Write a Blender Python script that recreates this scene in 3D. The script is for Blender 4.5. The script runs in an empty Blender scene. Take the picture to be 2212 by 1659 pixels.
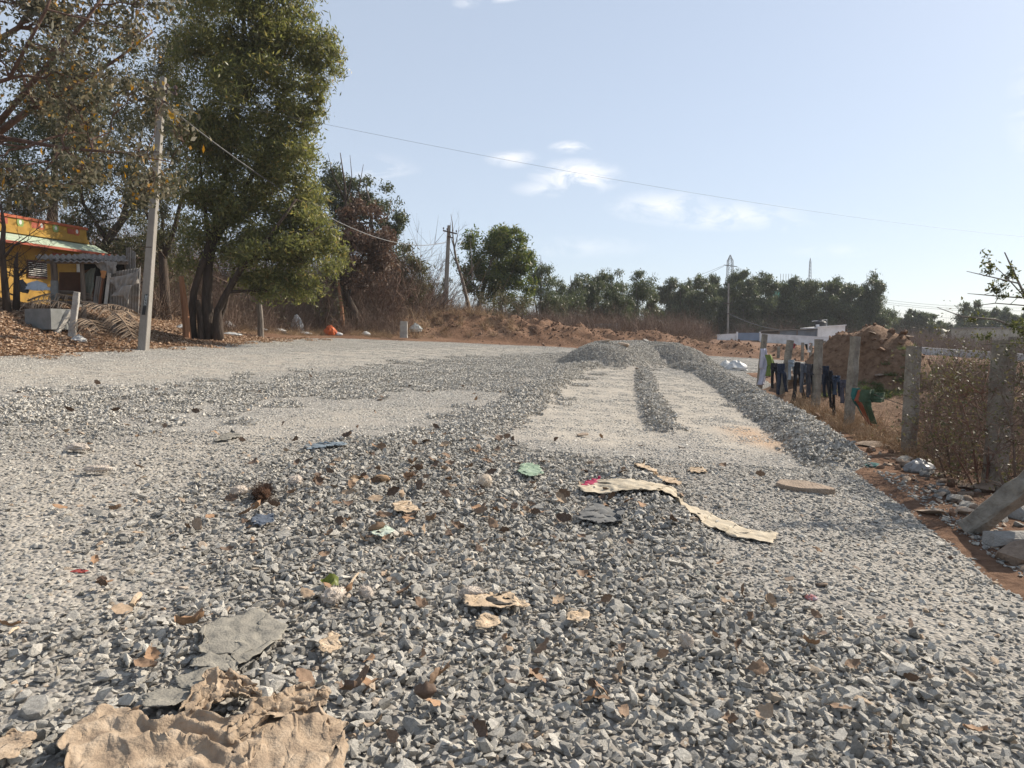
import bpy, bmesh, math, random
import numpy as np
from mathutils import Vector, Matrix, Euler, noise

R = math.radians
random.seed(7)
rng = np.random.default_rng(7)
sc = bpy.context.scene
col = sc.collection

# ------------------------------------------------------------------ camera, sky, sun
FOC, HOR = 710.0, 337.0            # focal length and level line, in pixels of a 1024 x 768 frame
CAMZ = 1.6
PITCH = math.atan((384 - HOR) / FOC)
cam_d = bpy.data.cameras.new('camera')
cam_d.sensor_width = 36.0
cam_d.lens = 36.0 * FOC / 1024.0
cam_d.clip_start = 0.05
cam_d.clip_end = 5000
cam = bpy.data.objects.new('camera', cam_d)
col.objects.link(cam)
cam.location = (0, 0, CAMZ)
cam.rotation_euler = (R(90) - PITCH, 0, 0)
sc.camera = cam

SUN_AZ, SUN_EL = 58.0, 36.0        # degrees clockwise from the view direction (+Y), above the level
SUN_DIR = Vector((math.sin(R(SUN_AZ)) * math.cos(R(SUN_EL)), math.cos(R(SUN_AZ)) * math.cos(R(SUN_EL)), math.sin(R(SUN_EL))))
world = bpy.data.worlds.new('World')
sc.world = world
world.use_nodes = True
wn, wl = world.node_tree.nodes, world.node_tree.links
wn.clear()
w_out = wn.new('ShaderNodeOutputWorld')
w_bg = wn.new('ShaderNodeBackground')
w_bg.inputs['Strength'].default_value = 0.080
sky = wn.new('ShaderNodeTexSky')
sky.sky_type = 'NISHITA'
sky.sun_disc = False
sky.sun_elevation = R(SUN_EL)
sky.sun_rotation = R(SUN_AZ)
sky.altitude = 900
sky.air_density = 1.0
sky.dust_density = 1.6
sky.ozone_density = 2.2
wl.new(w_bg.outputs[0], w_out.inputs[0])

def wmath(op, a, b=None, c=None):
    n = wn.new('ShaderNodeMath'); n.operation = op
    for i, v in enumerate((a, b, c)):
        if v is None: continue
        if isinstance(v, (int, float)): n.inputs[i].default_value = v
        else: wl.new(v, n.inputs[i])
    return n.outputs[0]

w_tc = wn.new('ShaderNodeTexCoord')
w_sep = wn.new('ShaderNodeSeparateXYZ')
wl.new(w_tc.outputs['Generated'], w_sep.inputs[0])
w_y = wmath('MAXIMUM', w_sep.outputs[1], 0.05)
w_u = wmath('DIVIDE', w_sep.outputs[0], w_y)
w_v = wmath('DIVIDE', w_sep.outputs[2], w_y)
w_cmb = wn.new('ShaderNodeCombineXYZ')
wl.new(wmath('MULTIPLY', w_u, 11.0), w_cmb.inputs[0]); wl.new(wmath('MULTIPLY', w_v, 24.0), w_cmb.inputs[1])
w_noise = wn.new('ShaderNodeTexNoise')
w_noise.inputs['Scale'].default_value = 1.6
w_noise.inputs['Detail'].default_value = 6
w_noise.inputs['Roughness'].default_value = 0.6
w_noise.inputs['Distortion'].default_value = 0.6
wl.new(w_cmb.outputs[0], w_noise.inputs['Vector'])
# small fair-weather clouds: (azimuth tangent, elevation tangent, half width, half height, strength)
CLOUDS = [(-.022, .467, .040, .012, 1.0), (-.062, .455, .02, .008, .5), (.082, .262, .030, .009, .9),
          (.000, .246, .036, .013, .65), (.090, .222, .062, .024, 1.0), (.05, .205, .05, .012, .5),
          (.21, .180, .075, .022, .62), (.29, .168, .11, .020, .55), (.37, .156, .05, .010, .45),
          (-.19, .232, .06, .02, .35), (.10, .125, .09, .016, .22), (.45, .12, .07, .01, .2), (.74, .31, .06, .09, .3)]
w_acc = None
for (cu, cv, ru, rv, s) in CLOUDS:
    a = wmath('DIVIDE', wmath('SUBTRACT', w_u, cu), ru)
    b = wmath('DIVIDE', wmath('SUBTRACT', w_v, cv), rv)
    d = wmath('SQRT', wmath('ADD', wmath('MULTIPLY', a, a), wmath('MULTIPLY', b, b)))
    m = wmath('MULTIPLY', wmath('MAXIMUM', wmath('SUBTRACT', 1.15, d), 0.0), s)
    w_acc = m if w_acc is None else wmath('MAXIMUM', w_acc, m)
w_nm = wn.new('ShaderNodeMapRange')
w_nm.inputs['From Min'].default_value = 0.40; w_nm.inputs['From Max'].default_value = 0.58
wl.new(w_noise.outputs['Fac'], w_nm.inputs['Value'])
w_cl = wmath('MINIMUM', wmath('MULTIPLY', wmath('MULTIPLY', w_acc, w_nm.outputs[0]), 0.95), 0.8)
w_front = wmath('GREATER_THAN', w_sep.outputs[1], 0.06)
w_cl = wmath('MULTIPLY', w_cl, w_front)
# thin even haze veil that whitens the whole sky, more so low down all round
w_mixh = wn.new('ShaderNodeMixRGB')
w_mixh.inputs[2].default_value = (6.5, 7.2, 8.1, 1)
w_hz = wn.new('ShaderNodeMapRange')
w_hz.inputs['From Min'].default_value = 0.0; w_hz.inputs['From Max'].default_value = 0.55
w_hz.inputs['To Min'].default_value = 0.58; w_hz.inputs['To Max'].default_value = 0.44
wl.new(w_sep.outputs[2], w_hz.inputs['Value'])
wl.new(w_hz.outputs[0], w_mixh.inputs[0])
wl.new(sky.outputs[0], w_mixh.inputs[1])
w_mix = wn.new('ShaderNodeMixRGB')
w_mix.inputs[2].default_value = (10.2, 10.0, 10.0, 1)
wl.new(w_cl, w_mix.inputs[0]); wl.new(w_mixh.outputs[0], w_mix.inputs[1]); wl.new(w_mix.outputs[0], w_bg.inputs[0])

sun_d = bpy.data.lights.new('sun', 'SUN')
sun_d.energy = 5.0
sun_d.angle = R(0.55)
sun_d.color = (1.0, 0.90, 0.76)
sun = bpy.data.objects.new('sun', sun_d)
col.objects.link(sun)
sun.rotation_euler = SUN_DIR.to_track_quat('Z', 'Y').to_euler()
sc.view_settings.view_transform = 'Standard'
sc.view_settings.look = 'None'
sc.view_settings.gamma = 1.0
sc.view_settings.exposure = 0.68
sc.view_settings.use_curve_mapping = False
sc.cycles.use_denoising = True
sc.cycles.max_bounces = 6
sc.cycles.transparent_max_bounces = 6
sc.cycles.volume_bounces = 0

# ------------------------------------------------------------------ helpers
def tag(o, label=None, cat=None, group=None, kind=None):
    if label: o['label'] = label
    if cat: o['category'] = cat
    if group: o['group'] = group
    if kind: o['kind'] = kind
    return o

def empty(name, loc=(0, 0, 0), rz=0.0):
    o = bpy.data.objects.new(name, None)
    o.empty_display_size = 0.1
    o.location = loc; o.rotation_euler = (0, 0, rz)
    col.objects.link(o)
    return o

class MB:
    """collects vertices and faces, builds one mesh object"""
    def __init__(s): s.v = []; s.f = []; s.m = []
    def add(s, vs, fs, mi=0):
        b = len(s.v)
        s.v += [tuple(p) for p in vs]
        s.f += [tuple(i + b for i in f) for f in fs]
        s.m += [mi] * len(fs)
        return s
    def box(s, c, d, rot=None, mi=0, taper=1.0):
        hx, hy, hz = d[0] / 2, d[1] / 2, d[2] / 2
        vs = []
        for z in (-hz, hz):
            t = taper if z > 0 else 1.0
            for x, y in ((-hx, -hy), (hx, -hy), (hx, hy), (-hx, hy)):
                vs.append(Vector((x * t, y * t, z)))
        if rot is not None: vs = [rot @ v for v in vs]
        c = Vector(c)
        return s.add([v + c for v in vs], [(0, 3, 2, 1), (4, 5, 6, 7), (0, 1, 5, 4), (1, 2, 6, 5), (2, 3, 7, 6), (3, 0, 4, 7)], mi)
    def beam(s, a, b, w, h, mi=0, up=(0, 0, 1)):
        a, b = Vector(a), Vector(b); d = b - a; L = d.length
        if L < 1e-6: return s
        z = d.normalized(); x = z.cross(Vector(up))
        if x.length < 1e-4: x = z.cross(Vector((0, 1, 0)))
        x.normalize(); y = x.cross(z)
        rot = Matrix((x, y, z)).transposed()
        return s.box((a + b) / 2, (w, h, L), rot, mi)
    def tube(s, pts, rad, n=6, mi=0, cap=True):
        pts = [Vector(p) for p in pts]
        if isinstance(rad, (int, float)): rad = [rad] * len(pts)
        base = len(s.v); up = Vector((0.13, 0.2, 1)).normalized(); px = None
        for i, p in enumerate(pts):
            t = (pts[min(i + 1, len(pts) - 1)] - pts[max(i - 1, 0)])
            if t.length < 1e-9: t = Vector((0, 0, 1))
            t.normalize()
            x = t.cross(up) if px is None else px - t * px.dot(t)
            if x.length < 1e-3: x = t.orthogonal()
            x.normalize(); px = x; y = t.cross(x)
            for k in range(n):
                a = 2 * math.pi * k / n
                s.v.append(tuple(p + (x * math.cos(a) + y * math.sin(a)) * rad[i]))
        for i in range(len(pts) - 1):
            for k in range(n):
                k2 = (k + 1) % n
                s.f.append((base + i * n + k, base + i * n + k2, base + (i + 1) * n + k2, base + (i + 1) * n + k)); s.m.append(mi)
        if cap:
            s.f.append(tuple(base + k for k in range(n - 1, -1, -1))); s.m.append(mi)
            e = base + (len(pts) - 1) * n
            s.f.append(tuple(e + k for k in range(n))); s.m.append(mi)
        return s
    def grid(s, rows, mi=0):
        nv = len(rows[0]); b = len(s.v)
        for r in rows: s.v += [tuple(p) for p in r]
        for i in range(len(rows) - 1):
            for j in range(nv - 1):
                s.f.append((b + i * nv + j, b + i * nv + j + 1, b + (i + 1) * nv + j + 1, b + (i + 1) * nv + j)); s.m.append(mi)
        return s
    def mesh(s, name, mats, smooth=False):
        me = bpy.data.meshes.new(name)
        me.from_pydata(s.v, [], s.f)
        mats = mats if isinstance(mats, (list, tuple)) else [mats]
        for m in mats: me.materials.append(m)
        if len(mats) > 1: me.polygons.foreach_set('material_index', s.m)
        if smooth: me.polygons.foreach_set('use_smooth', [True] * len(me.polygons))
        me.update()
        return me
    def build(s, name, mats, parent=None, smooth=False, solid=0.0, origin=None):
        if origin is not None:
            ov = Vector(origin); s.v = [tuple(Vector(p) - ov) for p in s.v]
        o = bpy.data.objects.new(name, s.mesh(name, mats, smooth))
        if origin is not None: o.location = origin
        col.objects.link(o)
        if parent is not None: o.parent = parent
        if solid:
            md = o.modifiers.new('thickness', 'SOLIDIFY'); md.thickness = solid; md.offset = 0
        return o

def quad_mesh(name, V, mats, nper=4, mat_index=None):
    """V: (n, nper, 3) array of polygons -> mesh, fast"""
    n = V.shape[0]
    me = bpy.data.meshes.new(name)
    me.vertices.add(n * nper); me.loops.add(n * nper); me.polygons.add(n)
    me.vertices.foreach_set('co', np.ascontiguousarray(V, dtype=np.float32).ravel())
    me.loops.foreach_set('vertex_index', np.arange(n * nper, dtype=np.int32))
    me.polygons.foreach_set('loop_start', np.arange(0, n * nper, nper, dtype=np.int32))
    me.polygons.foreach_set('loop_total', np.full(n, nper, dtype=np.int32))
    mats = mats if isinstance(mats, (list, tuple)) else [mats]
    for m in mats: me.materials.append(m)
    if mat_index is not None: me.polygons.foreach_set('material_index', np.asarray(mat_index, dtype=np.int32))
    me.update(calc_edges=True)
    return me

def mesh_obj(name, me, parent=None):
    o = bpy.data.objects.new(name, me); col.objects.link(o)
    if parent is not None: o.parent = parent
    return o

def fbm(x, y, sc_=1.0, oct_=4, seed=0.0):
    v = 0.0; a = 1.0; f = sc_; t = 0.0
    for i in range(oct_):
        v += a * noise.noise(Vector((x * f + seed, y * f - seed * 1.7, seed * 0.37 + i * 3.1))); t += a
        a *= 0.5; f *= 2.03
    return v / t

# ---- materials
def new_mat(name):
    m = bpy.data.materials.new(name); m.use_nodes = True
    nt = m.node_tree; nt.nodes.clear()
    out = nt.nodes.new('ShaderNodeOutputMaterial')
    b = nt.nodes.new('ShaderNodeBsdfPrincipled')
    nt.links.new(b.outputs[0], out.inputs[0])
    return m, nt, b, out

def ramp(nt, src, stops):
    r = nt.nodes.new('ShaderNodeValToRGB')
    e = r.color_ramp.elements
    while len(e) > 1: e.remove(e[-1])
    e[0].position = stops[0][0]; e[0].color = (*stops[0][1], 1)
    for p, c in stops[1:]:
        k = e.new(p); k.color = (*c, 1)
    nt.links.new(src, r.inputs[0])
    return r.outputs[0]

def mat(name, c1, c2=None, scale=3.0, rough=0.85, bump=0.0, bscale=None, metal=0.0, c3=None, detail=6, stretch=None, spec=0.3, island=0.0, space='Object'):
    """noise-mottled material: colour runs from c1 to c2 (and c3)"""
    m, nt, b, out = new_mat(name)
    c2 = c2 or tuple(min(1, v * 1.25) for v in c1)
    tc = nt.nodes.new('ShaderNodeTexCoord')
    src = tc.outputs[space]
    if stretch:
        mp = nt.nodes.new('ShaderNodeMapping'); mp.inputs['Scale'].default_value = stretch
        nt.links.new(src, mp.inputs[0]); src = mp.outputs[0]
    nz = nt.nodes.new('ShaderNodeTexNoise')
    nz.inputs['Scale'].default_value = scale; nz.inputs['Detail'].default_value = detail; nz.inputs['Roughness'].default_value = 0.62
    nt.links.new(src, nz.inputs['Vector'])
    fac = nz.outputs['Fac']
    if island:
        g = nt.nodes.new('ShaderNodeNewGeometry')
        mx = nt.nodes.new('ShaderNodeMix'); mx.inputs[0].default_value = island
        nt.links.new(fac, mx.inputs[2]); nt.links.new(g.outputs['Random Per Island'], mx.inputs[3]); fac = mx.outputs[0]
    lo, hi = (0.32, 0.68) if not island else (0.1, 0.9)
    st = [(lo, c1), (hi, c2)] if c3 is None else [(lo, c1), ((lo + hi) / 2, c2), (hi, c3)]
    nt.links.new(ramp(nt, fac, st), b.inputs['Base Color'])
    b.inputs['Roughness'].default_value = rough; b.inputs['Metallic'].default_value = metal
    b.inputs['Specular IOR Level'].default_value = spec
    if bump:
        n2 = nt.nodes.new('ShaderNodeTexNoise'); n2.inputs['Scale'].default_value = bscale or scale * 4; n2.inputs['Detail'].default_value = 8
        nt.links.new(src, n2.inputs['Vector'])
        bp = nt.nodes.new('ShaderNodeBump'); bp.inputs['Strength'].default_value = bump; bp.inputs['Distance'].default_value = 0.05
        nt.links.new(n2.outputs['Fac'], bp.inputs['Height']); nt.links.new(bp.outputs[0], b.inputs['Normal'])
    return m

def leaf_mat(name, stops, trans=0.35, rough=0.5, tcol=None, spec=0.4):
    """stops picked per leaf; light passes through the blade"""
    m, nt, b, out = new_mat(name)
    g = nt.nodes.new('ShaderNodeNewGeometry')
    c = ramp(nt, g.outputs['Random Per Island'], stops)
    nt.links.new(c, b.inputs['Base Color'])
    b.inputs['Roughness'].default_value = rough; b.inputs['Specular IOR Level'].default_value = spec
    t = nt.nodes.new('ShaderNodeBsdfTranslucent')
    hs = nt.nodes.new('ShaderNodeHueSaturation'); hs.inputs['Saturation'].default_value = 1.15; hs.inputs['Value'].default_value = 1.5
    nt.links.new(c, hs.inputs['Color']); nt.links.new(hs.outputs[0], t.inputs[0])
    mx = nt.nodes.new('ShaderNodeMixShader'); mx.inputs[0].default_value = trans
    nt.links.new(b.outputs[0], mx.inputs[1]); nt.links.new(t.outputs[0], mx.inputs[2]); nt.links.new(mx.outputs[0], out.inputs[0])
    return m

# ------------------------------------------------------------------ lie of the land
# the site is a gentle plane: it falls to the right and climbs away from the camera
K = 1106.0 / 512.0                     # the photograph was measured on a 2212 x 1659 view

def sstep(a, b, x):
    t = np.clip((x - a) / (b - a), 0, 1)
    return t * t * (3 - 2 * t)

ROAD = [(-16, -8), (-14, 4), (-12.6, 12), (-11.9, 16.4), (-11.3, 20.8), (-10.9, 24.3), (-10.9, 30), (-9.4, 36.4), (-5.9, 38),
        (-2.8, 40), (2, 42), (6.1, 42), (10.4, 42.6), (14.7, 42.4), (30, 43), (70, 45), (70, 29), (30, 28.6), (18.7, 28.6), (10.2, 28.4),
        (9.2, 27.4), (8.4, 22), (6.9, 17.2), (5.55, 12.5), (4.5, 9.1), (4.05, 7.0), (3.7, 5.6), (3.5, 4.6), (3.3, 2), (3.2, -8)]
LEFT_EDGE = [(-16, -8), (-14, 4), (-12.6, 12), (-11.9, 16.4), (-11.3, 20.8), (-10.9, 24.3), (-10.9, 30), (-9.4, 36.4), (-5.9, 38), (-2.8, 40), (2, 42), (10.4, 42.6), (30, 43), (70, 45)]

def seg_dist(px, py, poly, closed=False):
    """distance to a polyline, and the parameter along it"""
    d = np.full(np.shape(px), 1e9); tt = np.zeros(np.shape(px)); side = np.zeros(np.shape(px))
    n = len(poly); rngs = range(n if closed else n - 1)
    for i in rngs:
        ax, ay = poly[i][:2]; bx, by = poly[(i + 1) % n][:2]
        ex, ey = bx - ax, by - ay; L = ex * ex + ey * ey + 1e-9
        t = np.clip(((px - ax) * ex + (py - ay) * ey) / L, 0, 1)
        dd = np.hypot(px - ax - t * ex, py - ay - t * ey)
        s = ex * (py - ay) - ey * (px - ax)
        m = dd < d
        d = np.where(m, dd, d); tt = np.where(m, i + t, tt); side = np.where(m, s, side)
    return d, tt, side

def inside(px, py, poly):
    r = np.zeros(np.shape(px), bool); n = len(poly)
    for i in range(n):
        x1, y1 = poly[i]; x2, y2 = poly[(i + 1) % n]
        c = ((y1 > py) != (y2 > py)) & (px < (x2 - x1) * (py - y1) / (y2 - y1 + 1e-12) + x1)
        r ^= c
    return r

def base_h(x, y):
    x = np.asarray(x, float); y = np.asarray(y, float)
    r = np.hypot(x, y)
    k = np.where(r > 180, 180 / np.maximum(r, 1), 1.0)
    z = (-0.06 * x + 0.028 * y) * k
    d, t, s = seg_dist(x, y, LEFT_EDGE)
    out = np.where(s > 0, d, 0.0)                     # how far beyond the road's left and far edge
    hgt = np.where(t < 4.5, 1.15, np.where(t < 7, 1.15 - (t - 4.5) / 2.5 * 0.65, 0.5))
    hgt = hgt * np.where(t > 9.5, 0.4, 1.0)
    z = z + hgt * sstep(0.2, 6.0, out)
    return z

def base1(x, y): return float(base_h(np.array([x]), np.array([y]))[0])

def ray(u, v):
    """direction of a point of the 2212-wide view"""
    cx, cy = (u / K - 512) / FOC, (384 - v / K) / FOC
    c, s = math.cos(PITCH), math.sin(PITCH)
    return Vector((cx, c + cy * s, -s + cy * c))

def at(u, v, Y):
    d = ray(u, v); t = Y / d.y
    return Vector((d.x * t, Y, CAMZ + d.z * t))

_T = np.concatenate([np.linspace(1.0, 12, 500), np.geomspace(12.02, 420, 900)])
def gp(u, v, lift=0.0):
    """where the sight line meets the ground"""
    d = ray(u, v)
    below = CAMZ + d.z * _T < base_h(d.x * _T, d.y * _T)
    i = int(np.argmax(below)) if below.any() else len(_T) - 1
    t = np.linspace(_T[max(i - 1, 0)], _T[i], 40)
    b2 = CAMZ + d.z * t < base_h(d.x * t, d.y * t)
    p = d * float(t[int(np.argmax(b2)) if b2.any() else -1])
    return Vector((p.x, p.y, base1(p.x, p.y) + lift))

def gxy(u, Y):
    p = at(u, 700, Y); return p.x, Y
# ------------------------------------------------------------------ terrain: soil ground and gravel road
def plist(pts): return [tuple(gp(u, v)[:2]) for u, v in pts]
# gravel heap and windrows: (crest line in plan, half width, height)
RIDGES = [
    (plist([(1300, 790), (1385, 782), (1470, 790)]), 1.75, 0.86),
    (plist([(1470, 795), (1530, 808), (1590, 842), (1650, 885), (1720, 932), (1775, 968), (1815, 995)]), 0.52, 0.24),
    (plist([(1392, 800), (1398, 840), (1415, 885), (1440, 930)]), 0.2, 0.095),
    (plist([(1290, 795), (1226, 800), (1180, 835), (1128, 875)]), 0.42, 0.16),
    (plist([(1128, 875), (1065, 905), (990, 960)]), 0.42, 0.07),
    (plist([(1340, 1030), (1400, 1110), (1450, 1180)]), 0.35, 0.07),
    (plist([(-200, 900), (0, 895), (300, 862), (700, 835), (1000, 800)]), 0.3, 0.03),
]
def ridge_h(x, y):
    z = np.zeros(np.shape(x)); near = np.zeros(np.shape(x))
    for i, (pl, w, h) in enumerate(RIDGES):
        d, t, s = seg_dist(x, y, pl)
        n = len(pl) - 1
        endf = np.clip(np.minimum(t, n - t) * 2.2 + (0.55 if i else 0.9), 0.0, 1.0)
        q = np.clip(1 - (d / w) ** 2, 0, 1) ** 1.25
        z = np.maximum(z, h * q * endf)
        near = np.maximum(near, np.clip(1.25 - d / w, 0, 1))
    return z, near

nzA = None
def vnoise(x, y, s, seed):
    """cheap smooth value noise on arrays"""
    r = np.random.default_rng(seed); T = r.random((64, 64))
    fx = x / s; fy = y / s
    ix = np.floor(fx).astype(int); iy = np.floor(fy).astype(int)
    tx = fx - ix; ty = fy - iy
    tx = tx * tx * (3 - 2 * tx); ty = ty * ty * (3 - 2 * ty)
    g = lambda a, b: T[a % 64, b % 64]
    return (g(ix, iy) * (1 - tx) + g(ix + 1, iy) * tx) * (1 - ty) + (g(ix, iy + 1) * (1 - tx) + g(ix + 1, iy + 1) * tx) * ty

# soil heaps: (x, y, rx, ry, height)
def hp(u, v, rx, ry, h): p = gp(u, v); return (p.x, p.y, rx, ry, h)
MOUNDS = []
_c = gxy(1878, 17.2); PEAK = (_c[0] + .1, _c[1], 2.05, 2.2, 1.86); MOUNDS.append((_c[0] + 1.0, _c[1] - .2, 3.7, 3.0, 0.85))
MOUNDS.append((_c[0] + 1.2, _c[1] + .3, 1.7, 1.6, .95))
for u, Y, rx, ry, h in ((1440, 46, 3.5, 2.2, .3), (1585, 46.0, 2.4, 1.9, .62), (1660, 45.5, 2.0, 1.6, .3), (1715, 45.8, 2.4, 1.8, .75), (1500, 45.2, 2.4, 1.3, .3), (1800, 46.5, 3.0, 2.2, .6), (1690, 46.4, 1.8, 1.5, .4)):
    X, _ = gxy(u, Y); MOUNDS.append((X, Y, rx, ry, h))
BERM = [(-15, 45, 0.6), (-9, 44.2, .55), (-5, 44.5, .7), (-2, 45.4, 1.4), (0.5, 46, 1.4), (4, 46.2, 1.0), (6.5, 46.3, .85), (10, 46.5, .95), (12.5, 46.3, .6), (14.5, 46.0, .35)]
def soil_h(x, y):
    z = np.zeros(np.shape(x))
    for (cx, cy, rx, ry, h) in MOUNDS:
        q = np.clip(1 - ((x - cx) / rx) ** 2 - ((y - cy) / ry) ** 2, -3, 1)
        z = np.maximum(z, h * np.where(q > 0.0, 0.22 + 0.78 * q ** .9, 0.22 * np.exp(q * 2.2)))
    cx, cy, rx, ry, h = PEAK
    wx = x + (vnoise(x, y, 1.1, 13) - .5) * .5; wy = y + (vnoise(x, y, 1.1, 14) - .5) * .5
    r_ = np.sqrt(((wx - cx) / rx) ** 2 + ((wy - cy) / ry) ** 2)
    q = np.clip(1.35 * (1 - r_), 0, 2); z = np.maximum(z, h * (1 - np.exp(-(q * 1.25) ** 1.5)) / .9)
    d, t, s = seg_dist(x, y, BERM)
    hh = np.interp(t, np.arange(len(BERM)), [b[2] for b in BERM])
    z = np.maximum(z, hh * np.clip(1 - (d / 3.3) ** 1.7, 0, 1))
    amp = np.clip(z * 1.2, 0, 1)
    lump = (vnoise(x, y, .9, 3) - .5) * .5 + (vnoise(x, y, .38, 4) - .5) * .34 + (vnoise(x, y, .17, 5) - .5) * .12
    return z + amp * lump

def terrain(x, y):
    return base_h(x, y) + soil_h(x, y)

m_soil = None
def soil_material():
    m, nt, b, out = new_mat('red_soil')
    tc = nt.nodes.new('ShaderNodeTexCoord'); P = tc.outputs['Object']
    def nz(s, d=8, r=.6):
        n = nt.nodes.new('ShaderNodeTexNoise'); n.inputs['Scale'].default_value = s; n.inputs['Detail'].default_value = d; n.inputs['Roughness'].default_value = r
        nt.links.new(P, n.inputs['Vector']); return n.outputs['Fac']
    a = ramp(nt, nz(.45), [(.3, (.12, .068, .043)), (.5, (.165, .096, .06)), (.7, (.215, .138, .092))])
    c = ramp(nt, nz(9), [(.3, (.55, .5, .48)), (.62, (1.12, 1.1, 1.08))])
    pale = ramp(nt, nz(.9), [(.3, (.15, .092, .058)), (.7, (.235, .158, .108))])
    pa_ = nt.nodes.new('ShaderNodeAttribute'); pa_.attribute_name = 'pale'
    pm = nt.nodes.new('ShaderNodeMixRGB'); nt.links.new(pa_.outputs['Fac'], pm.inputs[0]); nt.links.new(a, pm.inputs[1]); nt.links.new(pale, pm.inputs[2]); a = pm.outputs[0]
    mx = nt.nodes.new('ShaderNodeMixRGB'); mx.blend_type = 'MULTIPLY'; mx.inputs[0].default_value = 1
    nt.links.new(a, mx.inputs[1]); nt.links.new(c, mx.inputs[2]); nt.links.new(mx.outputs[0], b.inputs['Base Color'])
    b.inputs['Roughness'].default_value = .95; b.inputs['Specular IOR Level'].default_value = .15
    bp = nt.nodes.new('ShaderNodeBump'); bp.inputs['Strength'].default_value = .9; bp.inputs['Distance'].default_value = .06
    nt.links.new(nz(11, 10, .7), bp.inputs['Height']); nt.links.new(bp.outputs[0], b.inputs['Normal'])
    return m
m_soil = soil_material()

def grid_mesh(name, xs, ys, zf, mats, keep=None):
    X, Y = np.meshgrid(xs, ys)
    Z = zf(X, Y)
    nx, ny = len(xs), len(ys)
    idx = np.arange(nx * ny).reshape(ny, nx)
    q = np.stack([idx[:-1, :-1], idx[:-1, 1:], idx[1:, 1:], idx[1:, :-1]], -1).reshape(-1, 4)
    if keep is not None:
        kk = keep(X, Y).ravel(); q = q[kk[q].any(axis=1)]
    used, inv = np.unique(q.ravel(), return_inverse=True)
    V = np.stack([X.ravel(), Y.ravel(), Z.ravel()], -1)[used]
    n = len(q)
    me = bpy.data.meshes.new(name)
    me.vertices.add(len(V)); me.loops.add(n * 4); me.polygons.add(n)
    me.vertices.foreach_set('co', V.astype(np.float32).ravel())
    me.loops.foreach_set('vertex_index', inv.astype(np.int32))
    me.polygons.foreach_set('loop_start', np.arange(0, n * 4, 4, dtype=np.int32)); me.polygons.foreach_set('loop_total', np.full(n, 4, dtype=np.int32))
    me.polygons.foreach_set('use_smooth', np.ones(n, bool))
    for m in (mats if isinstance(mats, list) else [mats]): me.materials.append(m)
    me.update(calc_edges=True)
    return me

def geo_axis(lo, hi, fine_lo, fine_hi, step, grow=1.13):
    a = list(np.arange(fine_lo, fine_hi + 1e-6, step))
    s = step; x = a[-1]
    while x < hi: s *= grow; x += s; a.append(x)
    s = step; x = a[0]; pre = []
    while x > lo: s *= grow; x -= s; pre.append(x)
    return np.array(pre[::-1] + a)

def ground_z(X, Y):
    z = terrain(X, Y)
    dd, t, s = seg_dist(X, Y, ROAD, True)
    ins = inside(X, Y, ROAD)
    r = np.hypot(X, Y)
    rough = (vnoise(X, Y, 2.3, 8) - .5) * .16 + (vnoise(X, Y, .7, 9) - .5) * .07
    z = z + np.where(ins, -0.12 * sstep(0, .6, dd), rough * sstep(0, 1.2, dd))
    return z
xs = geo_axis(-1800, 1800, -18, 18, 0.16, 1.09)
ys = geo_axis(-300, 3200, 3, 50, 0.16, 1.09)
me = grid_mesh('ground', xs, ys, ground_z, m_soil)
co = np.empty(len(me.vertices) * 3, np.float32); me.vertices.foreach_get('co', co); co = co.reshape(-1, 3)
_pd = np.hypot(co[:, 0] - _c[0] - .4, co[:, 1] - _c[1])            # the tipped mound is of a paler, sandier soil
me.attributes.new('pale', 'FLOAT', 'POINT').data.foreach_set('value', (1 - sstep(2.2, 5.0, _pd)).astype(np.float32))
tag(mesh_obj('ground', me), kind='structure')

# zones of the road, in plan
LOOSE = [plist(p) for p in (
    [(-150, 1380), (240, 1330), (420, 1150), (480, 1050), (720, 985), (860, 945), (1000, 890), (1050, 890), (1070, 935), (1120, 995), (1300, 1025), (1420, 1020), (1500, 1090), (1500, 1180), (1620, 1290), (1900, 1420), (2212, 1560), (2300, 1700), (2212, 2400), (1100, 2600), (0, 2400), (-200, 1700)],
    [(-200, 935), (0, 925), (350, 905), (640, 870), (800, 850), (1000, 840), (1130, 860), (1240, 820), (1250, 765), (1000, 775), (700, 810), (300, 840), (0, 855), (-200, 870)],
)]
DUSTY = [(plist(p), k) for p, k in (
    ([(1235, 800), (1380, 795), (1390, 850), (1415, 910), (1440, 960), (1330, 968), (1130, 945), (1130, 890), (1190, 850)], 1.0),
    ([(1420, 800), (1510, 822), (1600, 885), (1710, 965), (1560, 980), (1450, 930)], 1.0),
    ([(-100, 1000), (300, 950), (760, 880), (960, 880), (700, 940), (450, 1010), (330, 1150), (240, 1320), (-100, 1370)], .62),
    ([(-100, 800), (500, 765), (1000, 748), (1200, 755), (1000, 775), (600, 805), (-100, 850)], .68),
    ([(1900, 1180), (2230, 1290), (2260, 1560), (1960, 1380), (1750, 1200)], .35),
)]
def soft_in(x, y, poly, w):
    dd, t, s = seg_dist(x, y, poly, True)
    return sstep(-w, w, np.where(inside(x, y, poly), dd, -dd))
def loose_mask(x, y):
    m = np.zeros(np.shape(x))
    wx = x + (vnoise(x, y, .9, 41) - .5) * 1.0; wy = y + (vnoise(x, y, .9, 42) - .5) * 1.4
    x0, y0 = x, y; x, y = wx, wy
    for p, k_, w_ in zip(LOOSE, (1.0, .6), (.55, 1.1)): m = np.maximum(m, k_ * soft_in(x, y, p, w_))
    z, near = ridge_h(x0, y0)
    return np.maximum(m, np.where(near > 0.35, 1.0, near * 1.6))
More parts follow.
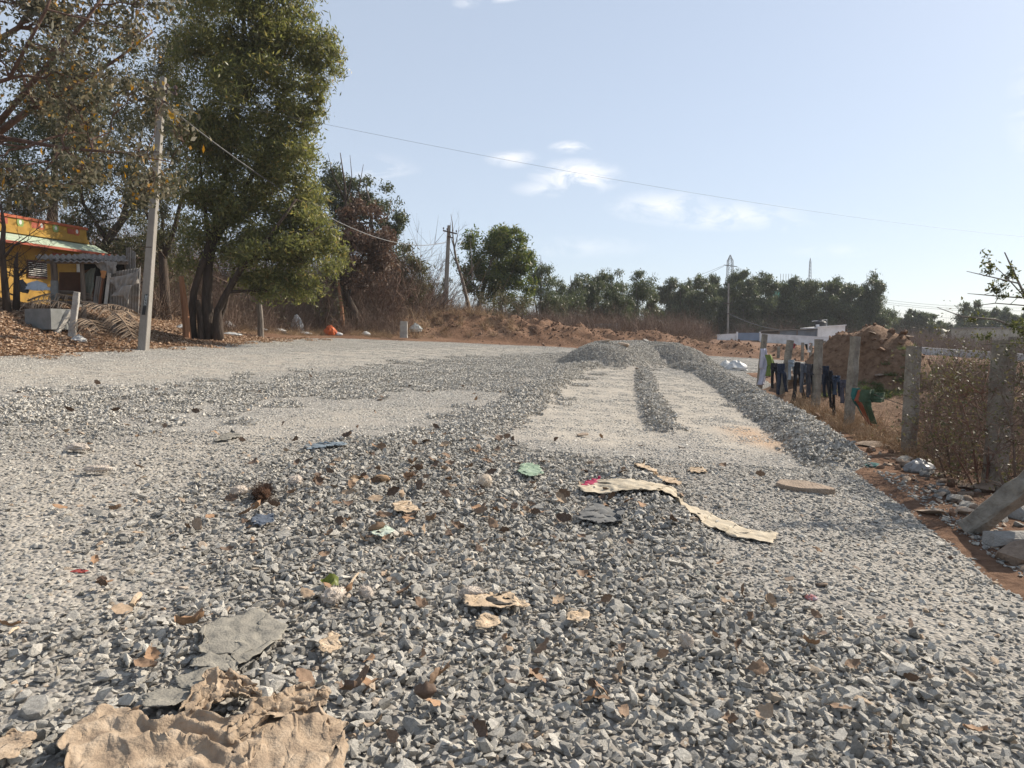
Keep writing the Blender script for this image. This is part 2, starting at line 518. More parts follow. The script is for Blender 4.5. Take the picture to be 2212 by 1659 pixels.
def dust_mask(x, y):
    m = np.zeros(np.shape(x))
    for p, k in DUSTY: m = np.maximum(m, k * soft_in(x, y, p, .5))
    return m * (1 - .9 * loose_mask(x, y))

def road_z(X, Y):
    d, t, s = seg_dist(X, Y, ROAD, True)
    e = np.where(inside(X, Y, ROAD), sstep(0.0, .5, d), 0)
    rz, near = ridge_h(X, Y)
    z = base_h(X, Y) + rz - .05 * (1 - e)
    z = z + .022 * loose_mask(X, Y) * e + (vnoise(X, Y, 1.7, 21) - .5) * .04 + (vnoise(X, Y, .45, 22) - .5) * .018
    return z
def road1(x, y):
    return float(road_z(np.array([x]), np.array([y]))[0])

def road_material():
    m, nt, b, out = new_mat('road_dust_and_chips')
    tc = nt.nodes.new('ShaderNodeTexCoord'); P = tc.outputs['Object']
    def nz(s, d=8, r=.6):
        n = nt.nodes.new('ShaderNodeTexNoise'); n.inputs['Scale'].default_value = s; n.inputs['Detail'].default_value = d; n.inputs['Roughness'].default_value = r
        nt.links.new(P, n.inputs['Vector']); return n.outputs['Fac']
    at_ = nt.nodes.new('ShaderNodeAttribute'); at_.attribute_name = 'dust'
    at2 = nt.nodes.new('ShaderNodeAttribute'); at2.attribute_name = 'soil'
    vo = nt.nodes.new('ShaderNodeTexVoronoi'); vo.inputs['Scale'].default_value = 34
    nt.links.new(P, vo.inputs['Vector'])
    bw = nt.nodes.new('ShaderNodeRGBToBW'); nt.links.new(vo.outputs['Color'], bw.inputs[0])
    chips = ramp(nt, bw.outputs[0], [(.1, (.11, .105, .098)), (.5, (.20, .19, .178)), (.9, (.32, .305, .285))])
    dust = ramp(nt, nz(3.2), [(.3, (.31, .28, .238)), (.7, (.40, .364, .312))])
    # powder settles in patches
    mm = nt.nodes.new('ShaderNodeMath'); mm.operation = 'MULTIPLY_ADD'
    mr = nt.nodes.new('ShaderNodeMapRange'); mr.inputs['From Min'].default_value = .35; mr.inputs['From Max'].default_value = .62; mr.inputs['To Min'].default_value = .1
    nt.links.new(nz(5, 6), mr.inputs['Value'])
    nt.links.new(at_.outputs['Fac'], mm.inputs[0]); nt.links.new(mr.outputs[0], mm.inputs[1]); mm.inputs[2].default_value = .3
    mx = nt.nodes.new('ShaderNodeMixRGB'); nt.links.new(mm.outputs[0], mx.inputs[0]); nt.links.new(chips, mx.inputs[1]); nt.links.new(dust, mx.inputs[2])
    soil = ramp(nt, nz(6), [(.3, (.34, .20, .11)), (.7, (.46, .31, .19))])
    mx2 = nt.nodes.new('ShaderNodeMixRGB'); nt.links.new(at2.outputs['Fac'], mx2.inputs[0]); nt.links.new(mx.outputs[0], mx2.inputs[1]); nt.links.new(soil, mx2.inputs[2])
    nt.links.new(mx2.outputs[0], b.inputs['Base Color'])
    b.inputs['Roughness'].default_value = .92; b.inputs['Specular IOR Level'].default_value = .2
    bp = nt.nodes.new('ShaderNodeBump'); bp.inputs['Strength'].default_value = .8; bp.inputs['Distance'].default_value = .02
    nt.links.new(vo.outputs['Distance'], bp.inputs['Height']); bp.invert = True; nt.links.new(bp.outputs[0], b.inputs['Normal'])
    return m
m_road = road_material()
rxs = geo_axis(-16.5, 71, -13, 12, .16, 1.06)
rys = geo_axis(-8.5, 46, 1.2, 14, .12, 1.025)
def road_keep(X, Y): return inside(X, Y, ROAD)
me = grid_mesh('gravel_road', rxs, rys, road_z, m_road, road_keep)
nv = len(me.vertices); co = np.empty(nv * 3, np.float32); me.vertices.foreach_get('co', co); co = co.reshape(-1, 3)
SOILPATCH = plist([(1565, 925), (1620, 925), (1700, 960), (1690, 975), (1610, 955)])
a = me.attributes.new('dust', 'FLOAT', 'POINT'); a.data.foreach_set('value', dust_mask(co[:, 0], co[:, 1]).astype(np.float32))
a = me.attributes.new('soil', 'FLOAT', 'POINT')
_dl, _t, _s = seg_dist(co[:, 0], co[:, 1], LEFT_EDGE)
_sl = np.maximum(.75 * soft_in(co[:, 0], co[:, 1], SOILPATCH, .35), 0)
_sl = np.maximum(_sl, np.where(_t < 9, .6 * (1 - sstep(0, 1.0, _dl)), 0))
a.data.foreach_set('value', _sl.astype(np.float32))
tag(mesh_obj('gravel_road', me), kind='structure')

# ------------------------------------------------------------------ crushed stone, scattered as real stones
def stone_mat(name, per_island):
    m, nt, b, out = new_mat(name)
    if per_island:
        g = nt.nodes.new('ShaderNodeNewGeometry'); r = g.outputs['Random Per Island']
    else:
        g = nt.nodes.new('ShaderNodeObjectInfo'); r = g.outputs['Random']
    c = ramp(nt, r, [(0, (.225, .216, .198)), (.3, (.325, .31, .281)), (.62, (.42, .397, .355)), (.9, (.51, .48, .425)), (.955, (.60, .565, .50)), (.975, (.40, .29, .20)), (1, (.29, .30, .265))])
    if not per_island:
        tc = nt.nodes.new('ShaderNodeTexCoord')
        n = nt.nodes.new('ShaderNodeTexNoise'); n.inputs['Scale'].default_value = 7; n.inputs['Detail'].default_value = 8; n.inputs['Roughness'].default_value = .8
        nt.links.new(tc.outputs['Object'], n.inputs['Vector'])
        sp = ramp(nt, n.outputs['Fac'], [(.34, (.5, .5, .5)), (.5, (1, 1, 1)), (.68, (1.35, 1.35, 1.33))])
        mx = nt.nodes.new('ShaderNodeMixRGB'); mx.blend_type = 'MULTIPLY'; mx.inputs[0].default_value = .9
        nt.links.new(c, mx.inputs[1]); nt.links.new(sp, mx.inputs[2]); c = mx.outputs[0]
        bp = nt.nodes.new('ShaderNodeBump'); bp.inputs['Strength'].default_value = .5; bp.inputs['Distance'].default_value = .1
        nt.links.new(n.outputs['Fac'], bp.inputs['Height']); nt.links.new(bp.outputs[0], b.inputs['Normal'])
    nt.links.new(c, b.inputs['Base Color'])
    b.inputs['Roughness'].default_value = .8; b.inputs['Specular IOR Level'].default_value = .25
    return m
m_stone = stone_mat('granite_chip', False)
m_stone_far = stone_mat('granite_chip_far', True)

def hull_stone(r, npts, asp):
    bm = bmesh.new()
    for i in range(npts):
        p = Vector((r.gauss(0, 1), r.gauss(0, 1), r.gauss(0, 1))).normalized() * r.uniform(.78, 1.0)
        bm.verts.new((p.x * asp[0] * .5, p.y * asp[1] * .5, p.z * asp[2] * .5))
    res = bmesh.ops.convex_hull(bm, input=bm.verts)
    bmesh.ops.delete(bm, geom=list({e for e in res['geom_interior'] + res['geom_unused'] if isinstance(e, bmesh.types.BMVert)}), context='VERTS')
    vs = [v.co.copy() for v in bm.verts]; bm.verts.index_update()
    fs = [[v.index for v in f.verts] for f in bm.faces]
    bm.free()
    return vs, fs

proto = bpy.data.collections.new('stone_shapes')        # never linked to the scene: shapes for the scatter only
rr = random.Random(11)
for i in range(12):
    vs, fs = hull_stone(rr, rr.choice((10, 12, 14)), (rr.uniform(1.05, 1.5), rr.uniform(.8, 1.05), rr.uniform(.55, .85)))
    b_ = MB().add(vs, fs); o = bpy.data.objects.new('stone_shape', b_.mesh('stone_shape', m_stone)); proto.objects.link(o)

def patch_coll(name, n_stones, flat, var, size, spread, m):
    c = bpy.data.collections.new(name)
    r = random.Random(5 + int(flat))
    shapes = [hull_stone(r, 7, (r.uniform(1.0, 1.45), r.uniform(.75, 1.05), r.uniform(.5, .8))) for _ in range(10)]
    for k in range(var):
        mb_ = MB()
        for i in range(n_stones):
            a_ = r.uniform(0, 6.283); q = math.sqrt(r.random()) * spread
            s = size * math.exp(r.gauss(0, .28))
            if flat:
                e = Euler((r.gauss(0, .16), r.gauss(0, .16), r.uniform(0, 6.28))); z = -s * .12 + r.uniform(-.003, .004)
            else:
                e = Euler((r.gauss(0, .5), r.gauss(0, .5), r.uniform(0, 6.28))); z = r.uniform(-.006, .042)
            M = e.to_matrix() * s
            vs, fs = r.choice(shapes)
            mb_.add([M @ v + Vector((q * math.cos(a_), q * math.sin(a_), z)) for v in vs], fs)
        o = bpy.data.objects.new(name, mb_.mesh(name, m)); c.objects.link(o)
    return c

def scatter(name, P, rot, scale, coll, mats=None, label=None):
    """one object of points; geometry nodes set a shape on each"""
    me = bpy.data.meshes.new(name)
    n = len(P)
    me.vertices.add(n); me.vertices.foreach_set('co', P.astype(np.float32).ravel())
    a = me.attributes.new('rot', 'FLOAT_VECTOR', 'POINT'); a.data.foreach_set('vector', rot.astype(np.float32).ravel())
    a = me.attributes.new('size', 'FLOAT_VECTOR', 'POINT')
    if scale.ndim == 1: scale = np.repeat(scale[:, None], 3, 1)
    a.data.foreach_set('vector', scale.astype(np.float32).ravel())
    ob = mesh_obj(name, me)
    ng = bpy.data.node_groups.new(name, 'GeometryNodeTree')
    ng.interface.new_socket('Geometry', in_out='INPUT', socket_type='NodeSocketGeometry')
    ng.interface.new_socket('Geometry', in_out='OUTPUT', socket_type='NodeSocketGeometry')
    N, L = ng.nodes, ng.links
    gi, go = N.new('NodeGroupInput'), N.new('NodeGroupOutput')
    ci = N.new('GeometryNodeCollectionInfo'); ci.inputs['Collection'].default_value = coll
    ci.inputs['Separate Children'].default_value = True; ci.inputs['Reset Children'].default_value = True
    m2p = N.new('GeometryNodeMeshToPoints')
    iop = N.new('GeometryNodeInstanceOnPoints'); iop.inputs['Pick Instance'].default_value = True
    r1 = N.new('GeometryNodeInputNamedAttribute'); r1.data_type = 'FLOAT_VECTOR'; r1.inputs['Name'].default_value = 'rot'
    r2 = N.new('GeometryNodeInputNamedAttribute'); r2.data_type = 'FLOAT_VECTOR'; r2.inputs['Name'].default_value = 'size'
    e2r = N.new('FunctionNodeEulerToRotation')
    L.new(gi.outputs[0], m2p.inputs['Mesh']); L.new(m2p.outputs[0], iop.inputs['Points']); L.new(ci.outputs[0], iop.inputs['Instance'])
    L.new(r1.outputs[0], e2r.inputs[0]); L.new(e2r.outputs[0], iop.inputs['Rotation']); L.new(r2.outputs[0], iop.inputs['Scale'])
    rv = N.new('FunctionNodeRandomValue'); rv.data_type = 'INT'
    rv.inputs[4].default_value = 0; rv.inputs[5].default_value = len(coll.objects) - 1
    L.new(rv.outputs[2], iop.inputs['Instance Index'])
    L.new(iop.outputs[0], go.inputs[0])
    md = ob.modifiers.new('scatter', 'NODES'); md.node_group = ng
    return ob

def jgrid(x0, x1, y0, y1, s, jit=.5):
    X, Y = np.meshgrid(np.arange(x0, x1, s), np.arange(y0, y1, s))
    X = X.ravel() + (rng.random(X.size) - .5) * s * 2 * jit; Y = Y.ravel() + (rng.random(Y.size) - .5) * s * 2 * jit
    return X, Y
def in_view(x, y, m=1.6): return np.abs(x) < .74 * y + m

NEAR = 8.5
# loose stones close by, one by one
X, Y = jgrid(-9, 5, 1.6, NEAR, .0275)
_d, _, _ = seg_dist(X, Y, ROAD, True)
k = in_view(X, Y) & (inside(X, Y, ROAD) | (_d < .55 * rng.random(len(X)) ** 2.2)); X, Y = X[k], Y[k]
lm = loose_mask(X, Y); u = rng.random(len(X))
dens = .72 + .28 * lm - .42 * dust_mask(X, Y)
k = u < dens; X, Y, lm = X[k], Y[k], lm[k]
n = len(X); isl = rng.random(n) < lm
size = np.where(isl, .043, .031) * np.exp(rng.normal(0, .27, n))
_u = rng.random(n); size = size * np.where(_u < .34, .5, np.where(_u > .95, 1.5, 1))
Z = np.where(inside(X, Y, ROAD), road_z(X, Y), np.maximum(road_z(X, Y), ground_z(X, Y)) + .004) + np.where(isl, rng.uniform(-.006, .034, n), -.001 + size * .12)
rot = np.stack([np.where(isl, rng.normal(0, .5, n), rng.normal(0, .2, n)), np.where(isl, rng.normal(0, .5, n), rng.normal(0, .2, n)), rng.uniform(0, 6.28, n)], -1)
o = scatter('gravel', np.stack([X, Y, Z], -1), rot, size, proto)
tag(o, 'loose grey crushed granite covering the near part of the road', 'gravel', kind='stuff')
print('near stones', n)

loose_c = patch_coll('loose_gravel_patch', 120, False, 6, .046, .25, m_stone_far)
flat_c = patch_coll('packed_gravel_patch', 125, True, 6, .034, .25, m_stone_far)
X, Y = jgrid(-24, 72, NEAR - .1, 45.5, .27, .35)
k = in_view(X, Y, 1.5) & inside(X, Y, ROAD); X, Y = X[k], Y[k]
lm = loose_mask(X, Y); isl = rng.random(len(X)) < lm
dd, _, _ = seg_dist(X, Y, ROAD, True)
def slope_rot(X, Y, f, spin):
    e = .12
    gx = (f(X + e, Y) - f(X - e, Y)) / (2 * e); gy = (f(X, Y + e) - f(X, Y - e)) / (2 * e)
    out = np.empty((len(X), 3))
    for i in range(len(X)):
        nrm = Vector((-gx[i], -gy[i], 1)).normalized()
        q = Vector((0, 0, 1)).rotation_difference(nrm).to_matrix() @ Matrix.Rotation(spin[i], 3, 'Z')
        out[i] = q.to_euler()
    return out
def put(name, k, coll, label):
    x, y = X[k], Y[k]; n = len(x)
    o = scatter(name, np.stack([x, y, road_z(x, y)], -1), slope_rot(x, y, road_z, rng.uniform(0, 6.28, n)), np.ones(n), coll)
    tag(o, label, 'gravel', kind='stuff')
    print(name, n)
put('loose_gravel', isl, loose_c, 'loose grey stone in the heap and the windrows on the road')
dm = dust_mask(X, Y)
put('packed_gravel', (~isl) & (rng.random(len(X)) > dm * .5), flat_c, 'pressed flat grey gravel on the driven parts of the road')
# ------------------------------------------------------------------ trees
ORD = ['first', 'second', 'third', 'fourth', 'fifth', 'sixth', 'seventh', 'eighth', 'ninth', 'tenth', 'eleventh', 'twelfth', 'thirteenth', 'fourteenth', 'fifteenth',
       'sixteenth', 'seventeenth', 'eighteenth', 'nineteenth', 'twentieth', 'twenty-first', 'twenty-second', 'twenty-third', 'twenty-fourth', 'twenty-fifth', 'twenty-sixth']
m_bark_dark = mat('dark_bark', (.035, .026, .02), (.085, .062, .048), scale=6, rough=.95, bump=.8, bscale=14, stretch=(1, 1, .25))
m_bark_grey = mat('grey_bark', (.10, .085, .07), (.22, .19, .16), scale=6, rough=.95, bump=.6, bscale=16, stretch=(1, 1, .3))
m_bark_red = mat('reddish_bark', (.07, .04, .03), (.16, .10, .075), scale=6, rough=.95, bump=.6, bscale=14, stretch=(1, 1, .3))
m_twig = mat('dry_twig', (.09, .062, .048), (.19, .135, .105), scale=4, rough=.95)
m_twig_red = mat('red_brown_twig', (.095, .05, .036), (.19, .105, .075), scale=4, rough=.95)
m_leaf_acacia = leaf_mat('acacia_leaf', [(0, (.078, .088, .034)), (.45, (.132, .142, .052)), (.8, (.185, .185, .068)), (.96, (.25, .22, .085)), (1, (.23, .16, .07))], .48, .45)
m_leaf_broad = leaf_mat('broad_leaf', [(0, (.055, .056, .034)), (.5, (.10, .094, .06)), (.8, (.155, .138, .10)), (.94, (.22, .185, .11)), (.97, (.34, .17, .03)), (1, (.36, .24, .06))], .34, .6, spec=.2)
m_leaf_dark = leaf_mat('dark_leaf', [(0, (.04, .05, .022)), (.6, (.07, .083, .035)), (1, (.12, .125, .06))], .25, .5)
m_leaf_euc = leaf_mat('eucalyptus_leaf', [(0, (.042, .054, .027)), (.6, (.075, .092, .044)), (1, (.12, .135, .066))], .3, .45)
m_leaf_rust = leaf_mat('rust_leaf', [(0, (.065, .04, .03)), (.6, (.115, .07, .05)), (1, (.165, .11, .075))], .2, .7)
m_leaf_round = leaf_mat('round_crown_leaf', [(0, (.04, .06, .018)), (.5, (.07, .095, .026)), (.85, (.12, .14, .036)), (1, (.19, .18, .05))], .4, .45)
m_leaf_olive = leaf_mat('olive_leaf', [(0, (.05, .055, .025)), (.6, (.085, .085, .038)), (1, (.14, .12, .06))], .28, .55)

def unit(n):
    v = rng.normal(size=(n, 3)); return v / np.linalg.norm(v, axis=1)[:, None]

def leaf_quads(C, L, W, droop=.6, jit=.3):
    n = len(C)
    d = unit(n) * 1.0; d[:, 2] -= droop; d /= np.linalg.norm(d, axis=1)[:, None] + 1e-9
    s = np.cross(d, unit(n)); s /= np.linalg.norm(s, axis=1)[:, None] + 1e-9
    ll = (L * np.exp(rng.normal(0, jit, n)))[:, None]; ww = (W * np.exp(rng.normal(0, jit, n)))[:, None]
    nn = np.cross(d, s)
    return np.stack([C - d * ll * .5, C + s * ww * .5 + d * ll * .04 + nn * ww * .12, C + d * ll * .5, C - s * ww * .5 + d * ll * .04 + nn * ww * .12], 1)

def wob(a, b, n, amp, r=random):
    a, b = Vector(a), Vector(b); L = (b - a).length; out = [a]
    for i in range(1, n):
        t = i / n
        out.append(a.lerp(b, t) + Vector((r.gauss(0, 1), r.gauss(0, 1), r.gauss(0, .6) - .25 * 0)) * amp * L * math.sin(math.pi * t) ** .5)
    out.append(b); return out

def stem_sample(stems):
    out = []
    for pts, rad in stems:
        for i in range(len(pts)):
            out.append((Vector(pts[i]), rad[i]))
            if i + 1 < len(pts):
                out.append(((Vector(pts[i]) + Vector(pts[i + 1])) / 2, (rad[i] + rad[i + 1]) / 2))
    return out

def plant(stems):
    """let every stem that starts near the ground start in it"""
    for i, (pts, rad) in enumerate(stems):
        p = Vector(pts[0]); g = base1(p.x, p.y)
        if i == 0 or (-.6 < p.z - g < .8):
            if p.z > g - .05:
                if p.z - g > .5: pts.insert(0, Vector((p.x, p.y, g - .1))); rad.insert(0, rad[0] * 1.15)
                else: pts[0] = Vector((p.x, p.y, g - .1))

def make_tree(name, label, stems, lobes, nleaf, leaf, lm, bark, group=None, cat='tree', droop=.6, clumps=9, clump_r=.36, shell=.55, twigs=True, sub=6, thin=1.0, seed=1, fade_leaf=1.0):
    """stems: [(points, radii)], lobes: [(centre, rx, ry, rz)]; tree > trunk, crown, twigs"""
    r = random.Random(seed)
    plant(stems)
    base = Vector(stems[0][0][0])
    root = tag(empty(name, base), label, cat, group)
    tb = MB(); bb = MB()
    for pts, rad in stems: tb.tube(pts, rad, 9 if rad[0] > .08 else 6)
    samp = stem_sample(stems)
    vols = np.array([l[1] * l[2] * l[3] for l in lobes]) ** .72; vols /= vols.sum()
    cents = []; ws = []
    for (c, rx, ry, rz), w in zip(lobes, vols):
        c = Vector(c)
        cand = sorted(samp, key=lambda q: (q[0] - c).length + max(0, q[0].z - c.z) * 1.5)[0]
        p0 = cand[0]; r0 = min(cand[1] * .7, .025 + .02 * (rx + rz)) * thin
        pts = wob(p0, c, 5, .05, r); rads = list(np.linspace(r0, max(r0 * .35, .006), 6))
        bb.tube(pts, rads, 5, cap=False)
        for k in range(clumps):
            q = Vector((r.gauss(0, 1), r.gauss(0, 1), r.gauss(0, 1))).normalized() * (shell + (1 - shell) * r.random()) ** .6
            cc = c + Vector((q.x * rx, q.y * ry, q.z * rz))
            cents.append((cc, clump_r * (rx * .5 + rz * .5))); ws.append(w / clumps * math.exp(r.gauss(0, .5)))
            if twigs and k < sub:
                st = pts[r.choice((3, 4, 5))]
                bb.tube(wob(st, cc, 3, .06, r), [max(r0 * .3, .007), max(r0 * .2, .005), .004, .003], 3, cap=False)
    ws = np.array(ws); ws /= ws.sum()
    pick = rng.choice(len(cents), size=nleaf, p=ws)
    CC = np.array([c[0] for c in cents]); RR = np.array([c[1] for c in cents])
    P = CC[pick] + rng.normal(0, .5, (nleaf, 3)) * RR[pick][:, None] * np.array([1, 1, .8])
    B = np.array(base)
    V = leaf_quads(P, leaf[0], leaf[1], droop) - B
    tb.v = [tuple(Vector(p) - base) for p in tb.v]; bb.v = [tuple(Vector(p) - base) for p in bb.v]
    tb.build('trunk', bark, root, smooth=True)
    if bb.v: tag(bb.build('branches', bark, root), kind='stuff')
    mesh_obj('crown', quad_mesh('crown', V, lm), root)
    return root

def px_lobes(ls, Y, depth=.9, r=random):
    """lobes given in the photograph's pixels, at the tree's own distance"""
    k = Y / FOC / K; out = []
    for l in ls:
        u, v, a, b = l[:4]; dy = l[4] if len(l) > 4 else r.uniform(-.6, .6) * a * k
        out.append((at(u, v, Y + dy), a * k, a * k * depth, b * k))
    return out
def px_stem(pts, Y, rads, dy=None):
    dy = dy or [0] * len(pts)
    return ([at(u, v, Y + d) for (u, v), d in zip(pts, dy)], rads)

# the big green acacia beside the road
Y0 = 27.0
ST = [px_stem([(455, 722), (449, 690), (447, 640), (450, 574), (462, 510), (478, 420), (505, 280), (525, 130), (525, -40)], Y0, [.36, .24, .19, .17, .15, .13, .10, .07, .03], [0, 0, 0, 0, .1, .2, .3, .2, .2]),
      px_stem([(413, 715), (414, 680), (419, 630), (434, 578), (452, 525), (440, 430), (430, 330)], Y0 - .3, [.22, .15, .125, .12, .10, .07, .03]),
      px_stem([(470, 705), (470, 672), (490, 632), (520, 582), (545, 555), (590, 500), (640, 430)], Y0 - .2, [.2, .14, .125, .115, .10, .07, .04], [0, 0, -.2, -.4, -.6, -.8, -.8]),
      px_stem([(464, 520), (520, 430), (570, 330), (610, 200)], Y0 + .1, [.12, .09, .07, .03]),
      px_stem([(520, 585), (560, 545), (640, 520), (690, 490)], Y0 - .9, [.06, .05, .04, .02]),
      px_stem([(470, 700), (486, 660), (496, 620), (508, 575)], Y0 + 1.2, [.12, .09, .08, .05])]
LB = [(520, -85, 120, 80), (590, -20, 95, 60), (430, -20, 90, 60), (500, 50, 110, 60), (600, 110, 90, 70), (680, 110, 48, 60), (700, 170, 40, 40), (455, 140, 90, 70), (540, 200, 95, 70), (640, 215, 60, 50),
      (690, 235, 36, 26), (425, 240, 60, 70), (480, 300, 90, 65), (580, 310, 85, 60), (650, 330, 52, 40), (430, 380, 55, 70), (530, 400, 90, 60), (620, 410, 72, 55), (670, 440, 45, 40), (455, 460, 70, 60),
      (550, 480, 85, 55), (640, 500, 78, 50), (700, 510, 46, 46), (580, 560, 80, 55), (665, 570, 70, 50), (600, 620, 60, 42), (430, 545, 45, 50), (530, 600, 40, 36), (660, 620, 42, 30), (720, 545, 26, 36), (500, 545, 50, 40), (560, 140, 70, 60), (620, 260, 60, 50), (520, 340, 70, 50), (600, 360, 60, 45), (500, 420, 60, 50), (640, 460, 60, 40), (450, 300, 60, 60), (560, 80, 80, 50), (640, 60, 50, 50), (720, 130, 28, 30), (590, 510, 60, 40)]
make_tree('acacia_tree', 'tall green acacia with three dark leaning trunks beside the concrete pole', ST, px_lobes(LB, Y0, .95), 122000, (.185, .046), m_leaf_acacia, m_bark_dark, droop=.55, clumps=14, clump_r=.46, shell=.3, seed=3)

# broad-leaved tree whose limbs come in from the left of the road
Y1 = 14.5
bx, by = -15.2, 15.5; bz = base1(bx, by)
t0 = Vector((bx, by, bz - .1)); t1 = Vector((bx + .3, by - .2, bz + 2.4)); t2 = Vector((bx + .6, by - .4, bz + 4.0))
ST = [([t0, t0.lerp(t1, .5) + Vector((.1, 0, 0)), t1, t2], [.38, .30, .27, .24])]
def limb(pts, rads, dys): ST.append(([t2 if p is None else at(p[0], p[1], Y1 + d) for p, d in zip(pts, dys)], rads))
limb([None, (0, 285), (62, 238), (150, 190), (250, 130), (330, 70)], [0.124, 0.074, 0.059, 0.043, 0.028, 0.012], [0, 0, 0, .2, .3, .5])
limb([None, (0, 262), (120, 120), (180, 50), (240, -30)], [0.112, 0.062, 0.043, 0.034, 0.019], [0, -.4, -.6, -.5, -.3])
limb([None, (-60, 120), (40, 60), (90, -20), (150, -90)], [0.099, 0.062, 0.050, 0.037, 0.019], [0, .5, .8, 1, 1])
limb([None, (20, 300), (140, 320), (260, 330), (370, 350)], [0.074, 0.043, 0.031, 0.022, 0.009], [0, -.5, -1, -1, -.8])
limb([None, (-40, 330), (60, 390), (150, 400), (230, 385)], [0.062, 0.037, 0.028, 0.019, 0.007], [0, .8, 1.2, 1.4, 1.6])
limb([None, (-80, 200), (20, 170), (100, 20), (130, -60)], [0.074, 0.050, 0.037, 0.028, 0.012], [0, -1.2, -1.5, -1.6, -1.6])
rb = random.Random(21); LB = []
BP = [(-200, -100), (300, -90), (335, 20), (350, 150), (395, 250), (425, 340), (400, 420), (300, 425), (120, 400), (0, 425), (-200, 430)]
while len(LB) < 62:
    u, v = rb.uniform(-200, 430), rb.uniform(-110, 430)
    if inside(np.array([u]), np.array([v]), BP)[0]:
        LB.append((u, v, rb.uniform(34, 60), rb.uniform(26, 44), rb.uniform(-2.2, 2.0)))
make_tree('broad_leaved_tree', 'sparse broad-leaved tree with reddish limbs reaching in from the left edge', ST, px_lobes(LB, Y1), 14000, (.10, .060), m_leaf_broad, m_bark_red, droop=.9, clumps=13, clump_r=.75, shell=.3, sub=13, seed=8)

# trees behind the shack
Yb = 33.0
make_tree('leaning_tree', 'dark feathery tree with a leaning curved trunk behind the tin shack',
          [px_stem([(212, 612), (216, 560), (232, 520), (262, 478), (300, 440), (330, 360)], Yb, [.26, .2, .18, .15, .1, .04]),
           px_stem([(262, 478), (276, 430), (300, 330), (310, 250)], Yb, [.12, .09, .05, .02]), px_stem([(232, 520), (180, 440), (160, 330)], Yb, [.1, .07, .03])],
          px_lobes([(250, 400, 70, 50), (320, 380, 60, 60), (180, 360, 60, 60), (300, 300, 70, 60), (220, 280, 80, 60), (330, 450, 50, 40), (150, 430, 50, 40), (320, 230, 60, 60), (250, 470, 60, 40), (300, 510, 50, 40), (200, 480, 50, 40), (340, 540, 40, 40), (255, 545, 40, 35), (380, 520, 40, 50), (370, 600, 36, 40)], Yb), 26000, (.18, .045), m_leaf_olive, m_bark_dark, clumps=10, clump_r=.5, seed=12)
make_tree('forked_tree', 'thin forked tree with sparse foliage just left of the acacia',
          [px_stem([(356, 640), (352, 570), (348, 530), (325, 480), (300, 420)], 31, [.22, .17, .15, .09, .03]), px_stem([(352, 560), (375, 500), (392, 430), (405, 340)], 31, [.13, .1, .07, .03]), px_stem([(349, 535), (352, 470), (340, 400)], 31, [.09, .06, .02])],
          px_lobes([(330, 430, 40, 40), (390, 400, 40, 50), (350, 360, 50, 40), (400, 320, 40, 40), (300, 400, 40, 40), (370, 470, 36, 30), (380, 260, 50, 50), (340, 200, 60, 60), (390, 150, 50, 60), (360, 100, 50, 50), (400, 60, 60, 60), (330, 500, 40, 40)], 31), 17000, (.16, .045), m_leaf_olive, m_bark_dark, clumps=10, clump_r=.5, seed=13)
make_tree('shade_tree', 'dark tree rising behind the yellow house',
          [px_stem([(115, 600), (112, 480), (116, 420), (120, 330), (110, 240)], 36, [.3, .24, .2, .12, .04]), px_stem([(114, 440), (60, 390), (30, 320)], 36, [.14, .09, .03]), px_stem([(116, 430), (170, 380), (190, 300)], 36, [.12, .08, .03])],
          px_lobes([(100, 420, 70, 40), (40, 400, 60, 50), (60, 330, 80, 60), (150, 330, 60, 60), (110, 260, 90, 60), (10, 300, 60, 60), (30, 440, 50, 25), (180, 430, 26, 26), (-60, 380, 60, 60), (-60, 290, 60, 60), (60, 220, 90, 70), (170, 220, 90, 70), (230, 160, 80, 70), (120, 120, 90, 70), (60, 480, 50, 30)], 36), 26000, (.2, .055), m_leaf_dark, m_bark_dark, clumps=10, clump_r=.5, seed=14)

# rust-leaved tree and its green neighbour further along
make_tree('rust_leaved_tree', 'tree with withered reddish brown leaves and bare branch tips past the acacia',
          [px_stem([(765, 672), (750, 640), (738, 605), (740, 560), (750, 480), (745, 400), (735, 330)], 41, [.24, .17, .15, .13, .1, .06, .02]), px_stem([(752, 668), (752, 640), (760, 600), (790, 540), (800, 470)], 41.4, [.15, .12, .1, .08, .03]), px_stem([(745, 480), (775, 410), (785, 355)], 41, [.05, .03, .012]), px_stem([(745, 430), (720, 380), (708, 330)], 41, [.05, .03, .01]), px_stem([(748, 440), (760, 380), (756, 335)], 41, [.04, .025, .01])],
          px_lobes([(770, 560, 55, 45), (740, 490, 36, 45), (800, 520, 45, 40), (780, 470, 40, 36), (830, 570, 36, 40), (750, 600, 40, 30)], 41), 11000, (.2, .09), m_leaf_rust, m_bark_dark, clumps=10, clump_r=.45, seed=15, droop=.8)
make_tree('grey_green_tree', 'grey green tree with an uneven crown right behind the withered rust-leaved tree',
          [px_stem([(806, 680), (800, 600), (805, 520), (800, 440), (790, 400)], 45, [.26, .2, .15, .08, .03]), px_stem([(803, 540), (835, 480), (845, 430)], 45, [.1, .06, .02])],
          px_lobes([(780, 420, 44, 32), (820, 430, 40, 36), (845, 470, 26, 36), (760, 470, 36, 36), (840, 530, 24, 40), (800, 500, 40, 40), (850, 500, 16, 24), (740, 430, 40, 40), (800, 560, 40, 30), (700, 480, 36, 50), (720, 400, 30, 40)], 45), 17000, (.24, .07), m_leaf_dark, m_bark_grey, clumps=10, clump_r=.45, seed=16)
